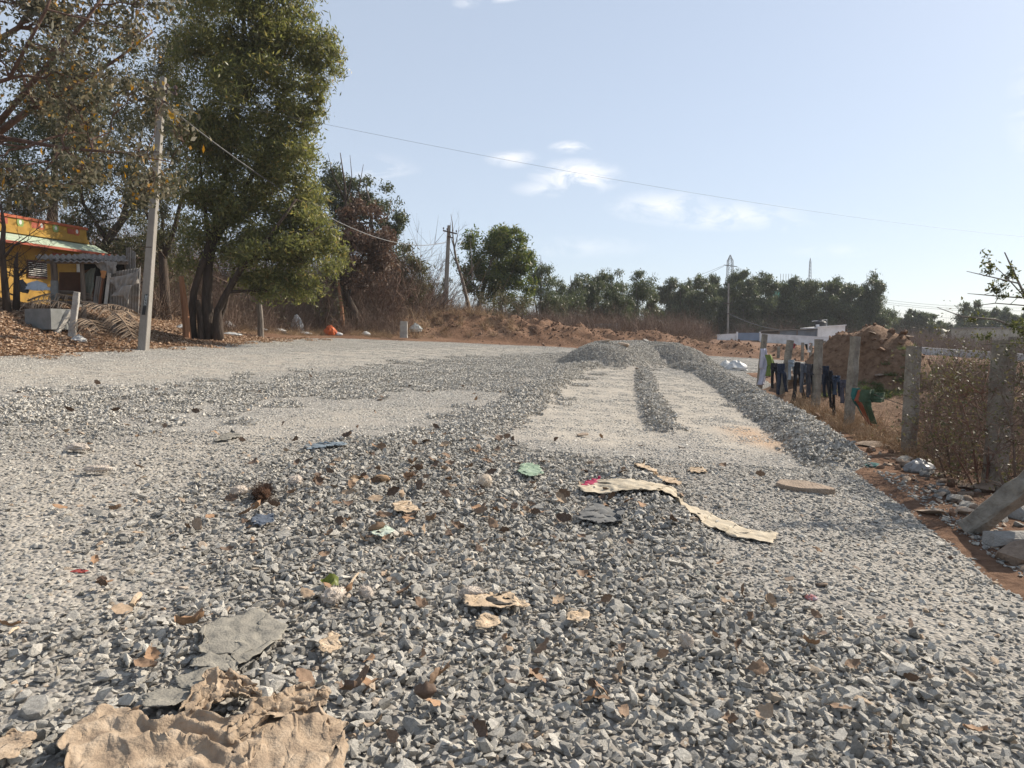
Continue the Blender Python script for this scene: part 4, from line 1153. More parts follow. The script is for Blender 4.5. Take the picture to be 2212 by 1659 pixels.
# crumpled tarps
def drape(name, label, top, bot, Y, m, cat='tarp', rows=16, cols=22, amp=.10, seed=1, fold=3.0, dyb=0, solid=.006, group=None, dyt=0):
    """cloth hanging between a top and a bottom edge given in pixels"""
    def along(pl, t, Yd):
        f = t * (len(pl) - 1); i = min(int(f), len(pl) - 2); f -= i
        u = pl[i][0] * (1 - f) + pl[i + 1][0] * f; v = pl[i][1] * (1 - f) + pl[i + 1][1] * f
        return at(u, v, Yd)
    g = []
    for j in range(rows + 1):
        t = j / rows; r_ = []
        for i in range(cols + 1):
            s = i / cols
            p = along(top, s, Y + dyt).lerp(along(bot, s, Y + dyb), t)
            w = fbm(s * fold * 2.2, t * 1.3, 1, 3, seed * 7.3)
            p = p + Vector((.25 * w, 1.0 * w + .35 * math.sin(s * fold * 6.28 + w * 4), .2 * fbm(s * 5, t * 5, 1, 2, seed)) ) * amp * (.35 + .65 * min(1, t * 2))
            r_.append(p)
        g.append(r_)
    o0 = g[-1][cols // 2]
    mb = MB().grid(g)
    o = mb.build(name, m, None, smooth=True, solid=solid, origin=tuple(o0))
    tag(o, label, cat, group)
    return o
drape('tarp', 'torn grey tarp draped over the corrugated wall of the shack', [(236, 600), (262, 596), (288, 590), (306, 576)], [(240, 612), (258, 630), (275, 626), (296, 612)], Ys - .95, m_tarp, amp=.16, seed=3)
drape('tarp', 'tattered pale rag hanging under the roof of the tin shack', [(205, 566), (228, 564), (252, 566)], [(214, 588), (232, 598), (250, 590)], Ys - .7, m_tarp, amp=.14, seed=5)
drape('tarp', 'grey green tarp hanging slanted inside the tin shack', [(174, 600), (196, 580), (208, 578)], [(176, 636), (186, 646), (198, 640)], Ys - .2, m_tarp_green, amp=.12, seed=7)
drape('rag', 'orange brown rag tucked at the shack corner', [(216, 585), (224, 584), (230, 586)], [(218, 598), (223, 602), (228, 600)], Ys - .98, mat('orange_rag', (.36, .16, .06), (.46, .22, .09), scale=4), 'rag', 8, 10, .05, 9)
drape('rag', 'strip of grey torn cloth hanging below the draped tarp', [(262, 618), (272, 616), (284, 616)], [(238, 640), (268, 640), (276, 660)], Ys - 1.05, m_tarp, 'rag', 10, 12, .08, 11)
drape('tarp', 'pale blue crumpled sheet heaped left of the tin shack', [(58, 612), (80, 606), (104, 614)], [(52, 624), (80, 628), (110, 626)], Ys - .5, mat('pale_blue_sheet', (.36, .40, .44), (.5, .54, .58), scale=4), amp=.14, seed=13, dyb=-.6)
drape('sack', 'dark rubber sheet curled beside the pale blue sheet', [(36, 606), (50, 603), (60, 616)], [(34, 630), (48, 632), (64, 634)], Ys - .7, mat('dark_rubber', (.05, .05, .052), (.09, .09, .09), scale=3), 'sheet', 10, 12, .14, 15, dyb=-.4)

def post_px(name, label, b, t, Y, w, m, d=None, cat='post', group=None, lean_y=0.0, twist=0.0, sink=.15, rag=.012, tw=.92, seed=0):
    """rough hewn square post from a base pixel to a top pixel"""
    p0 = at(b[0], b[1], Y) if Y else gp(*b); p1 = at(t[0], t[1], p0.y + lean_y)
    p0 = p0 + (p0 - p1).normalized() * sink
    ax = (p1 - p0).normalized(); d = d or w; r = random.Random(seed + int(b[0] * 7))
    x = (Matrix.Rotation(twist, 3, 'Z') @ Vector((1, 0, 0))); x = (x - ax * x.dot(ax)).normalized(); y = ax.cross(x)
    rings = []; n = 9
    prof = [(-1, -.8), (-.8, -1), (.8, -1), (1, -.8), (1, .8), (.8, 1), (-.8, 1), (-1, .8)]
    mb = MB()
    for i in range(n + 1):
        k = i / n; s = 1 - (1 - tw) * k
        c = p0.lerp(p1, k)
        rings.append([c + x * (a * w / 2 * s + r.uniform(-1, 1) * rag) + y * (q * d / 2 * s + r.uniform(-1, 1) * rag) for a, q in prof])
    vs = [v for rg in rings for v in rg]; fs = []
    for i in range(n):
        for k in range(8): fs.append((i * 8 + k, i * 8 + (k + 1) % 8, (i + 1) * 8 + (k + 1) % 8, (i + 1) * 8 + k))
    fs.append(tuple(range(7, -1, -1))); fs.append(tuple(n * 8 + k for k in range(8)))
    o = mb.add(vs, fs).build(name, m, None, origin=tuple(p0))
    tag(o, label, cat, group)
    return o, p0, p1
post_px('stone_post', 'upright weathered stone post in the leaf litter before the shack', (156, 716), (166, 631), 20.6, .17, m_conc, twist=.3)
post_px('stone_post', 'short broken post leaning beside the concrete trough', (126, 712), (150, 672), 21.0, .15, m_conc, lean_y=.3)
post_px('stone_post', 'pale blue painted post at the front of the shack', (118, 648), (117, 606), 22.3, .16, m_conc_blue)
pt = at(112, 702, 21.3); pt.z = base1(pt.x, pt.y)
tr = tag(empty('concrete_trough', pt), 'square grey concrete trough half buried in leaf litter', 'trough')
zt = at(112, 668, 21.3).z - pt.z
for nm, c, d in (('front_wall', (0, -.42, zt / 2), (.95, .08, zt)), ('back_wall', (0, .42, zt / 2), (.95, .08, zt)), ('side_wall', (-.435, 0, zt / 2), (.078, .756, zt * .995)), ('side_wall', (.435, 0, zt / 2), (.078, .756, zt * .995))):
    MB().box(c, d).build(nm, m_conc_blue, tr)
MB().box((0, 0, .1), (.78, .75, .1)).build('bottom', m_conc, tr)
tr.rotation_euler = (0, 0, -.25)
# dead palm fronds
m_frond = mat('dead_frond', (.20, .14, .095), (.36, .27, .19), scale=3, rough=.9, island=.6)
def frond(label, a, b, Y, Yb, n=26, ln=.5, seed=1, sag=.15):
    r = random.Random(seed); p0 = at(a[0], a[1], Y); p1 = at(b[0], b[1], Yb)
    for p in (p0, p1): p.z = max(p.z, base1(p.x, p.y) + .06)
    pts = [p0.lerp(p1, t) + Vector((0, 0, sag * math.sin(math.pi * t))) for t in np.linspace(0, 1, 9)]
    root = tag(empty('palm_frond', p0), label, 'palm frond', 'dead palm fronds by the shack')
    mb = MB().tube([p - p0 for p in pts], list(np.linspace(.03, .008, 9)), 5); mb.build('rib', m_frond, root)
    ax = (p1 - p0).normalized(); sd = ax.cross(Vector((0, 0, 1))).normalized(); Q = []
    for i in range(n):
        t = .12 + .86 * i / n; c = p0.lerp(p1, t) + Vector((0, 0, sag * math.sin(math.pi * t))) - p0
        for s in (-1, 1):
            d = (sd * s + ax * .5 + Vector((r.gauss(0, .12), r.gauss(0, .12), -.35 + r.gauss(0, .25)))).normalized(); L = ln * (1 - .5 * abs(t - .45)) * r.uniform(.7, 1.2); w = ax * .016
            Q.append([c - w, c + w, c + d * L * .6 + w * .8 - Vector((0, 0, .02)), c + d * L * .6 - w * .8 - Vector((0, 0, .02))])
            e_ = c + d * L * .6 - Vector((0, 0, .02)); Q.append([e_ - w * .8, e_ + w * .8, e_ + d * L * .45 - Vector((0, 0, L * .2)) + w * .1, e_ + d * L * .45 - Vector((0, 0, L * .2)) - w * .1])
    tag(mesh_obj('leaflets', quad_mesh('leaflets', np.array([[tuple(v) for v in q] for q in Q]), m_frond), root), kind='stuff')
for i, (lab, a, b, Y, Yb) in enumerate((('dead palm frond lying across the top of the concrete trough', (45, 660), (150, 658), 21.8, 21.6), ('dead palm frond heaped left of the stone post', (60, 650), (155, 640), 22.4, 22.2),
        ('dead palm frond sloping down right of the stone post', (176, 652), (262, 690), 22.0, 21.2), ('dead palm frond spread below the corrugated wall', (190, 664), (290, 672), 22.4, 22.4),
        ('dead palm frond drooping over the bank near the pole', (240, 672), (292, 735), 21.6, 20.4), ('dead palm frond with curled tips in front of the shack', (170, 690), (216, 716), 20.8, 20.2), ('dead palm frond at the foot of the corrugated wall by the pole', (252, 668), (300, 705), 22.2, 21.4))):
    frond(lab, a, b, Y, Yb, seed=i + 5, ln=.62)
# thin bare trees in front of the house
bare_tree('bare_sapling', 'thin dark bare tree in front of the yellow house', [px_stem([(14, 640), (8, 590), (4, 540), (8, 490), (2, 440)], 21.5, [.12, .09, .08, .06, .03]), px_stem([(6, 560), (30, 530), (60, 520)], 21.5, [.05, .03, .012])], 16, .9, m_bark_dark, 'thin bare trees before the yellow house', 41, 2, .7, .4, .02)
bare_tree('bare_sapling', 'bushy bare sapling before the window of the yellow house', [px_stem([(34, 640), (36, 600), (34, 570), (38, 545)], 22, [.11, .08, .06, .02]), px_stem([(36, 600), (60, 575), (85, 560)], 22, [.04, .025, .01])], 22, .7, m_bark_dark, 'thin bare trees before the yellow house', 42, 2, .8, .3, .016)

# ------------------------------------------------------------------ power poles and wires
m_pole = mat('pole_concrete', (.20, .186, .165), (.30, .28, .25), scale=2.0, rough=.9, bump=.3, bscale=26, stretch=(1, 1, .5))
m_iron = mat('rusty_iron', (.055, .04, .035), (.11, .075, .06), scale=6, rough=.8)
m_black_plate = mat('black_plate', (.012, .014, .016), (.022, .024, .026), scale=4, rough=.5)
m_chalk = mat('chalk_white', (.42, .46, .47), (.52, .56, .57), scale=4)
m_insul = mat('brown_insulator', (.06, .03, .025), (.09, .05, .04), scale=4, rough=.25)
m_wire = mat('grey_cable', (.10, .10, .10), (.16, .16, .16), scale=3, rough=.6)
def pole(name, label, p0, p1, w0, d0, w1, d1, arms, rz=0.0, m=m_pole):
    root = tag(empty(name, p0), label, 'power pole', 'concrete power poles')
    ax = p1 - p0; vs = []
    for k, (w, d) in enumerate(((w0, d0), (w1, d1))):
        c = ax * k - Vector((0, 0, .3)) * (1 - k)
        ch = .12
        for a, b in ((-1 + ch, -1), (1 - ch, -1), (1, -1 + ch), (1, 1 - ch), (1 - ch, 1), (-1 + ch, 1), (-1, 1 - ch), (-1, -1 + ch)):
            vs.append(c + Matrix.Rotation(rz, 3, 'Z') @ Vector((a * w / 2, b * d / 2, 0)))
    MB().add(vs, [(k, (k + 1) % 8, 8 + (k + 1) % 8, 8 + k) for k in range(8)] + [tuple(range(8, 16)), tuple(range(7, -1, -1))]).build('shaft', m, root)
    for (a, b, t, ins) in arms:            # ends in world space
        a, b = a - p0, b - p0
        arm = MB().beam(a, b, t, t).build('cross_arm', m_iron, root)
        for q in ins:
            c = a.lerp(b, q) + Vector((0, 0, t / 2))
            MB().tube([c, c + Vector((0, 0, .07)), c + Vector((0, 0, .09)), c + Vector((0, 0, .15)), c + Vector((0, 0, .19))], [.015, .015, .05, .055, .02], 8).build('insulator', m_insul, arm)
    return root
p0 = gp(307, 757); Yp1 = p0.y; p1 = at(353, 168, Yp1)
armf = lambda a, b, Y, dy=0: (at(a[0], a[1], Y - dy), at(b[0], b[1], Y + dy))
a1 = armf((314, 188), (382, 203), Yp1 - .18); a2 = armf((336, 216), (364, 222), Yp1 - .2)
pl1 = pole('power_pole', 'tall square concrete power pole with a black plate at the left road edge', p0, p1, .24, .27, .14, .15, [(*a1, .07, (.04, .3, .7, .96)), (*a2, .06, ())], .05)
# black number plate on its front, with chalked marks
fy = -.155
def pf(u, v): return at(u, v, Yp1 - .18) - p0
pa = MB().add([pf(313, 635.5), pf(320.5, 635.5), pf(313.5, 680), pf(306, 680)], [(3, 2, 1, 0)]).build('number_plate', m_black_plate, pl1, solid=.01)
mk = MB(); rk = random.Random(3)
for i, vv in enumerate((638.5, 642.5, 646.5, 650.5, 654.5, 658.5)):
    cu = 316.4 - (vv - 638) * .16; cp = at(cu, vv, Yp1 - .19) - p0
    w_, h_ = .045, .03
    segs = [((-1, 1), (1, 1)), ((-1, -1), (1, -1)), ((-1, -1), (-1, 1)), ((1, -1), (1, 1)), ((-1, 0), (1, 0))]
    for a, b in rk.sample(segs, 4): mk.beam(cp + Vector((a[0] * w_ / 1.6, 0, a[1] * h_)), cp + Vector((b[0] * w_ / 1.6, 0, b[1] * h_)), .009, .004, up=(0, 1, 0))
tag(mk.build('plate_marks', m_chalk, pa), kind='stuff')
for v in (535, 420, 330):
    c = at(307 + (757 - v) * .0782, v, Yp1) - p0; MB().box(c, (.235 - (757 - v) * .00013, .26 - (757 - v) * .00013, .025)).build('wire_band', m_iron, pl1)
b2 = at(959, 712, 50); b2.z = base1(b2.x, b2.y); b2 = Vector((b2.x, 50, max(b2.z, float(terrain(np.array([b2.x]), np.array([50.0]))[0])))); t2_ = at(970, 487, 50)
a1b = armf((948, 500), (992, 502), 49.85); a2b = armf((955, 507), (980, 512), 49.85)
pole('power_pole', 'second concrete power pole with four insulators beyond the soil bank', b2, t2_, .34, .36, .2, .22, [(at(957, 498, 49.8), at(987, 505, 49.8), .09, (.04, .3, .7, .96)), (at(966, 510, 49.8), at(978, 514, 49.8), .08, ())], .3)
b3 = at(1066, 690, 62); b3.z = base1(b3.x, b3.y); pole('power_pole', 'thin far concrete pole before the round-headed tree', b3, at(1068, 570, 62), .2, .2, .14, .14, [(at(1063, 596, 61.9), at(1073, 597, 61.9), .06, ())])
b4 = at(1572, 728, 104); b4.z = base1(b4.x, b4.y); pole('power_pole', 'distant pale concrete pole among the eucalyptus behind the compound', b4, at(1574, 612, 104), .26, .26, .18, .18, [(at(1564, 656, 103.8), at(1582, 655, 103.8), .12, ()), (at(1568, 678, 103.8), at(1590, 676, 103.8), .1, ())])
def cable(name, label, a, b, sag, r, n=24, cat='cable', m=m_wire, group=None):
    a, b = Vector(a), Vector(b)
    pts = [a.lerp(b, t) - Vector((0, 0, 4 * sag * t * (1 - t))) for t in np.linspace(0, 1, n)]
    o = MB().tube([p - a for p in pts], r, 5).build(name, m, None); o.location = a
    return tag(o, label, cat, group)
q1 = at(350, 221, Yp1 - .16); q2 = at(966, 522, 49.9)
cable('service_cable', 'grey cable sagging from the left pole to the second pole', q1, q2, 1.55, .022)
cable('service_cable', 'grey cable running up out of the frame from the left pole', q1, at(-60, -60, 12.5), .25, .016)
cable('overhead_wire', 'thin wire crossing the open sky to the right', at(378, 200, Yp1 - .1), Vector((27.5, 35, at(2300, 521, 35).z)), .55, .004)
cable('service_cable', 'dark cable dropping from the second pole to the thin far pole', q2, at(1066, 600, 61.9), 1.9, .03)
cable('service_cable', 'cable from the distant pole down to the compound shed', at(1575, 678, 103.8), at(1762, 715, 98), .9, .05)
# ------------------------------------------------------------------ stone fence posts, wires and washing
m_granite = mat('granite_post', (.12, .105, .086), (.21, .188, .155), scale=7, rough=.95, bump=.5, bscale=30, c3=(.28, .255, .215))
FP = []
POSTS = [((1639, 846), (1652, 722), .125, 'farthest post, with a grey shirt tied to it'), ((1688, 870), (1707, 735), .125, 'second farthest post, leaning right between jeans and black trousers'),
         ((1761, 890), (1769, 733), .14, 'third farthest post, upright with dry grass at its foot'), ((1833, 922), (1848, 727), .14, 'fourth farthest post, standing in front of the big soil mound'),
         ((1963, 980), (1974, 748), .16, 'thick post beside the brown thorn scrub'), ((2146, 1060), (2172, 736), .19, 'nearest post, at the right edge with dry creeper at its foot')]
for i, (b, t, w, lab) in enumerate(POSTS):
    Y = None
    o, a, c = post_px('fence_post', 'granite fence post: ' + lab if False else 'granite fence post, ' + lab, b, t, Y, w, m_granite, cat='post', group='granite fence posts on the right', twist=.35, rag=.008, tw=.96, lean_y=.05)
    FP.append((a, c))
def on_post(i, v):
    a, c = FP[i]; u0, v0 = POSTS[i][0]; u1, v1 = POSTS[i][1]
    t = (v - v0) / (v1 - v0); return a.lerp(c, t)
# leaning post at the lower right
pa = gp(2098, 1150); pb = at(2330, 968, 5.1)
d_ = (pb - pa); mbp = MB()
o, a, c = post_px('fallen_post', 'broken granite post lying aslant on rubble at the right edge', (2098, 1140), (2330, 962), pa.y, .17, m_granite, d=.15, lean_y=-.35, twist=.2, sink=.05, rag=.01, tw=1.0)
# wires
WV = {0: 776, 1: 783, 2: 788, 3: 822, 4: 868, 5: 880}
for i in range(5):
    cable('fence_wire', 'slack wire of the clothes fence between its %s and %s posts from the far end' % (ORD[i], ORD[i + 1]), on_post(i, WV[i]) + Vector((0, -.1, 0)), on_post(i + 1, WV[i + 1]) + Vector((0, -.1, 0)), .03, .006, 8, 'wire', m_iron, 'fence wires')
def fence_y(u):
    """distance of the fence line along a sight line"""
    q = (u / K - 512) / FOC
    for i in range(5):
        a, b = FP[i][0], FP[i + 1][0]
        den = (b.x - a.x) - q * (b.y - a.y); t = (q * a.y - a.x) / den
        if -.35 < t <= 1.0 or i == 4: return a.y + (b.y - a.y) * t - .12
def fab(name, c, k=1.35): return mat(name, c, tuple(min(1, x * k) for x in c), scale=9, rough=.9, bump=.25, bscale=60)
def hang(name, label, parts, m, cat, seed=1, amp=.05, group='washing on the fence wire'):
    """garment hung on the wire; parts are tapered strips (u_top0,u_top1,v_top, u_bot0,u_bot1,v_bot) joined into one cloth"""
    uc = (parts[0][0] + parts[0][1]) / 2; Y = fence_y(uc); mb = MB(); r = random.Random(seed)
    for pi, (a0, a1, va, b0, b1, vb) in enumerate(parts):
        g = []; R_, C_ = 14, 8; ph = r.uniform(0, 6)
        for j in range(R_ + 1):
            t = j / R_; row = []
            for i in range(C_ + 1):
                s = i / C_
                u = (a0 + (a1 - a0) * s) * (1 - t) + (b0 + (b1 - b0) * s) * t; v = va + (vb - va) * t
                u += math.sin(t * 5 + ph) * 1.0 * t
                p = at(u, v, Y)
                dep = amp * (math.sin(s * 9 + ph + t * 2.5) * .5 + fbm(s * 2.5, t * 3, 1, 2, seed + pi)) - (.05 + amp) * math.sin(math.pi * s) * (.4 + .6 * t) - .02 * pi
                row.append(p + Vector((0, dep, 0)))
            g.append(row)
        mb.grid(g)
    o0 = at(uc, parts[0][2], Y)
    o = mb.build(name, m, None, smooth=True, solid=.006, origin=tuple(o0))
    return tag(o, label, cat, group)
F_grey = fab('lavender_grey_cloth', (.34, .34, .41)); F_lime = fab('lime_cloth', (.11, .15, .04)); F_black = fab('black_cloth', (.012, .013, .017)); F_navy = fab('navy_denim', (.02, .027, .045))
F_pale = fab('pale_denim', (.2, .225, .25)); F_slate = fab('slate_cloth', (.07, .078, .095)); F_char = fab('charcoal_cloth', (.035, .035, .042)); F_dnavy = fab('dark_navy_cloth', (.014, .018, .03))
F_blue = fab('faded_denim', (.03, .042, .065)); F_plum = fab('plum_grey_cloth', (.06, .058, .075)); F_teal = fab('teal_cloth', (.02, .10, .09)); F_green = fab('green_cloth', (.04, .065, .038)); F_rust = fab('rust_trim', (.19, .055, .03))
hang('shirt', 'light lavender grey shirt knotted to the farthest fence post', [(1644, 1655, 753, 1641, 1660, 796), (1642, 1658, 795, 1636, 1650, 831), (1652, 1662, 778, 1654, 1664, 806)], F_grey, 'shirt', 1)
hang('shirt', 'lime green shirt bunched on the wire beside the grey shirt', [(1652, 1666, 766, 1660, 1676, 795), (1656, 1664, 790, 1654, 1664, 812)], F_lime, 'shirt', 2)
def trousers(label, u0, u1, v0, vb, m, seed, spread=2, v1=None, cat='trousers', name='trousers'):
    um = (u0 + u1) / 2; w = (u1 - u0); vm = v0 + (vb - v0) * .28
    hang(name, label, [(u0, u1, v0, u0 - 1, u1 + 1, vm + 3), (u0 - 1, um, vm, u0 - spread, u0 + w * .34 - spread, vb), (um, u1 + 1, vm, u1 - w * .34 + spread, u1 + spread, (v1 or vb))], m, cat, seed)
trousers('black trousers hanging next to the lime green shirt', 1666, 1679, 784, 838, F_black, 3, 3)
trousers('navy jeans hanging left of the second farthest post', 1680, 1695, 785, 852, F_navy, 4, 3, 846)
trousers('pale washed jeans partly behind the second farthest post', 1702, 1716, 777, 820, F_pale, 5, 2)
trousers('long black trousers right of the second farthest post', 1715, 1730, 782, 866, F_black, 6, 5, 860)
trousers('slate grey trousers in the middle of the wire', 1730, 1743, 785, 848, F_slate, 7, 3, 852)
trousers('charcoal trousers just left of the third farthest post', 1744, 1757, 786, 858, F_char, 8, 2, 862)
trousers('dark navy jeans just right of the third farthest post', 1777, 1790, 790, 856, F_dnavy, 9, 2)
trousers('black leggings reaching almost to the ground', 1789, 1798, 800, 880, F_black, 10, 0, 897, 'leggings', 'leggings')
trousers('faded blue denim shorts on the wire', 1798, 1814, 811, 852, F_blue, 11, 2, 856, 'shorts', 'denim_shorts')
trousers('plum grey trousers left of the fourth farthest post', 1814, 1829, 820, 870, F_plum, 12, 1)
hang('scarf', 'bright teal scarf hanging behind the fourth farthest post', [(1842, 1856, 838, 1838, 1850, 862), (1836, 1850, 860, 1862, 1868, 899)], F_teal, 'scarf', 13)
o = hang('cloth', 'green cloth with a rusty red border draped right of the fourth post', [(1860, 1890, 842, 1856, 1880, 868), (1880, 1911, 848, 1876, 1908, 868), (1855, 1878, 864, 1878, 1886, 914)], F_green, 'cloth', 14)
o2 = hang('border', '', [(1853, 1861, 842, 1848, 1857, 866), (1847, 1857, 865, 1876, 1880, 918)], F_rust, 'x', 15)
for k in ('label', 'category', 'group'):
    if k in o2: del o2[k]
o2.parent = o; o2.location = o2.location - o.location

# far washing line beyond the soil mounds
Yf = 40.5
for i, u in enumerate((1683, 1735, 1753, 1782)):
    X_, _ = gxy(u, Yf + 3); g0 = float(terrain(np.array([X_]), np.array([Yf + 3]))[0]); pt = Vector((X_, Yf + 3, g0)); tp = at(u, (748, 740, 741, 736)[i], Yf + 3)
    post_o = MB().box((0, 0, (tp.z - g0) / 2 - .1), (.14, .14, max(.5, tp.z - g0) + .2)).build('stake', m_granite, None); post_o.location = pt
    tag(post_o, ('short stake before the far white wall, leftmost of four', 'far stake at the left end of the far washing line', 'far stake at the right end of the far washing line', 'far stake beside the top edge of the soil mound')[i], 'stake', 'far stakes before the white wall')
for i, (lab, m, p) in enumerate((('black cloth on the far washing line, left of the white one', F_black, (1738, 1744, 743, 1742, 1746, 756)), ('white cloth with red tip on the far washing line', mat('white_cloth', (.62, .6, .6), (.75, .74, .74)), (1745, 1752, 744, 1744, 1754, 761)),
                                 ('orange cloth on the far washing line', mat('orange_cloth', (.6, .12, .05), (.7, .2, .09)), (1747, 1751, 743, 1748, 1750, 749)), ('crimson cloth near the far washing line', mat('crimson_cloth', (.3, .03, .06), (.4, .06, .09)), (1713, 1718, 742, 1713, 1717, 752)))):
    a0, a1, va, b0, b1, vb = p; mb = MB().grid([[at(a0, va, Yf + 3 - i * .05), at((a0 + a1) / 2, va, Yf + 2.9 - i * .05), at(a1, va, Yf + 3 - i * .05)], [at((a0 + b0) / 2, (va + vb) / 2, Yf + 2.95), at((a0 + a1 + b0 + b1) / 4, (va + vb) / 2, Yf + 3.1), at((a1 + b1) / 2, (va + vb) / 2, Yf + 2.95)], [at(b0, vb, Yf + 3), at((b0 + b1) / 2, vb, Yf + 2.9), at(b1, vb, Yf + 3)]])
    tag(mb.build('far_cloth', m, None, solid=.01), lab, 'cloth', 'washing on the far line')
cable('washing_line', 'far washing line before the white compound wall', at(1735, 742, Yf + 3), at(1753, 743, Yf + 3), .05, .008, 6, 'line', m_iron)

# ------------------------------------------------------------------ compound, shed, far walls
m_white = mat('whitewash', (.62, .61, .60), (.76, .75, .745), scale=.6, rough=.9, c3=(.55, .53, .51))
m_gate = mat('blue_grey_gate', (.17, .22, .30), (.22, .27, .36), scale=.8, rough=.6)
m_shed = mat('dark_shed_sheet', (.07, .085, .11), (.12, .14, .17), scale=1, rough=.6)
m_black_plastic = mat('black_plastic', (.014, .014, .016), (.03, .03, .032), scale=2, rough=.5)
m_block = mat('concrete_block', (.17, .165, .155), (.26, .25, .235), scale=2, rough=.95)
m_grey_wall = mat('grey_plaster', (.40, .40, .41), (.52, .52, .53), scale=.5, rough=.9)
def wall_px(name, label, u0, u1, vt0, vt1, Y0_, Y1_, th, m, cat='wall', coping=None):
    a = at(u0, vt0, Y0_); b = at(u1, vt1, Y1_)
    ga = base1(a.x, a.y) - .3; gb = base1(b.x, b.y) - .3
    nr = Vector((b.y - a.y, a.x - b.x, 0)).normalized() * th
    vs = [Vector((a.x, a.y, ga)), Vector((b.x, b.y, gb)), Vector((b.x, b.y, b.z)), Vector((a.x, a.y, a.z))]
    vs = vs + [v - nr for v in vs]
    o0 = vs[0]
    mb = MB().add([v - o0 for v in vs], [(0, 1, 2, 3), (7, 6, 5, 4), (3, 2, 6, 7), (1, 5, 6, 2), (4, 0, 3, 7)])
    if coping is None:
        o = mb.build(name, m, None); o.location = o0; return tag(o, label, cat)
    root = tag(empty(name, o0), label, cat); mb.build('masonry', m, root)
    MB().beam(a - o0 + Vector((0, 0, .05)) - nr / 2, b - o0 + Vector((0, 0, .05)) - nr / 2, th * 1.5, .1).build('coping', coping, root)
    return root
Yc = 97
wall_px('compound_wall', 'low whitewashed wall left of the blue grey gate', 1550, 1591, 724, 722, Yc, Yc, .2, m_white, coping=m_white)
wall_px('compound_wall', 'long whitewashed wall right of the blue grey gate', 1643, 1860, 722, 733, Yc, Yc - 4, .2, m_white, coping=m_white)
gt = at(1592.5, 719, Yc - .05); gb_ = at(1641.5, 719.5, Yc - .05); g0 = base1(gt.x, gt.y)
gate = tag(empty('metal_gate', (gt.x, gt.y, g0)), 'blue grey double metal gate in the whitewashed wall', 'gate'); O_ = Vector((gt.x, gt.y, g0)); hgt = gt.z - g0; wd = gb_.x - gt.x
for k in range(2):
    lf = MB().box((wd * (.25 + .5 * k), 0, hgt / 2 + .03), (wd * .492, .06, hgt - .06)).build('leaf', m_gate, gate)
    for z in (.1, .5, .9): MB().box((wd * (.25 + .5 * k), -.05, hgt * z), (wd * .47, .04, .07)).build('rail', m_gate, lf)
for k in (0, 1): MB().box((wd * k, 0, hgt / 2 + .05), (.18, .2, hgt + .2)).build('gate_post', m_white, gate)
# shed and white building
sb0 = at(1765, 752, Yc + 2); sg = base1(sb0.x, sb0.y); S = Vector((sb0.x, Yc + 2, sg))
bld = tag(empty('white_building', S), 'plain white flat-roofed building carrying a black water tank', 'building')
hL = at(1767, 707, Yc + 2).z - sg; hR = at(1826, 703, Yc + 2).z - sg; wb = at(1826, 700, Yc + 2).x - S.x
vs = [Vector(p) for p in ((0, 0, 0), (wb, 0, 0), (wb, 0, hR), (0, 0, hL), (0, 6, 0), (wb, 6, 0), (wb, 6, hR), (0, 6, hL))]
MB().add(vs, [(0, 1, 2, 3), (7, 6, 5, 4), (3, 2, 6, 7), (1, 5, 6, 2), (4, 0, 3, 7)]).build('wall', m_white, bld)
MB().beam(Vector((-.1, -.06, hL + .05)), Vector((wb + .1, -.06, hR + .05)), .25, .12).build('roof_edge', m_white, bld)
MB().box((.1, .3, hL + .2), (.35, .35, .4)).build('roof_pillar', m_white, bld)
sh = tag(empty('lean_to_shed', (at(1655, 750, Yc + 1).x, Yc + 1, base1(at(1655, 750, Yc + 1).x, Yc + 1))), 'dark sheet-metal lean-to shed attached to the white building', 'shed'); Q = Vector(sh.location)
def shp(name, mb, m): mb.v = [tuple(Vector(p) - Q) for p in mb.v]; return mb.build(name, m, sh, solid=.05)
shp('roof', MB().add([at(1643, 715, Yc + 1), at(1766, 710, Yc + 1), at(1766, 714, Yc + 6), at(1643, 719, Yc + 6)], [(0, 1, 2, 3)]), m_tin_dark)
for v0, v1 in ((714.5, 719.5), (720.5, 725.5), (726.5, 731.5), (732.5, 740)):
    shp('wall_sheet', MB().add([at(1683, v0, Yc + 1.6), at(1764.5, v0 - 2, Yc + 1.6), at(1764.5, v1 - 1, Yc + 1.6), at(1683, v1 + 1, Yc + 1.6)], [(0, 1, 2, 3)]), m_shed)
for u in (1683, 1645, 1722):
    t = at(u, 714, Yc + 1.1); shp('post', MB().beam(Vector((t.x, t.y, base1(t.x, t.y))), t, .12, .12), m_iron)
tk = at(1772, 706, Yc + 3); rt = tag(empty('water_tank', (tk.x, tk.y, tk.z - .2)), 'black ribbed plastic water tank on the white building roof', 'water tank')
kk = Yc / FOC / K; rt_r = 12 * kk; hh = 18 * kk
prof = [(0, rt_r), (.1, rt_r * 1.03), (.2, rt_r), (.3, rt_r * 1.04), (.4, rt_r), (.5, rt_r * 1.04), (.6, rt_r), (.7, rt_r * 1.03), (.82, rt_r * .9), (.92, rt_r * .5), (1.0, rt_r * .42), (1.02, .05)]
MB().tube([Vector((0, 0, a_ * hh)) for a_, _ in prof], [b_ for _, b_ in prof], 18).build('tank_body', m_black_plastic, rt, smooth=False)
MB().tube([Vector((0, 0, hh * 1.0)), Vector((0, 0, hh * 1.1))], [rt_r * .4, rt_r * .36], 12).build('lid', m_black_plastic, rt)
MB().tube([Vector((rt_r * 1.2, 0, 0)), Vector((rt_r * 1.2, 0, hh * 1.05)), Vector((-rt_r * 1.6, 0, hh * .85))], [.06, .06, .05], 6).build('pipe', m_grey_wall, rt)
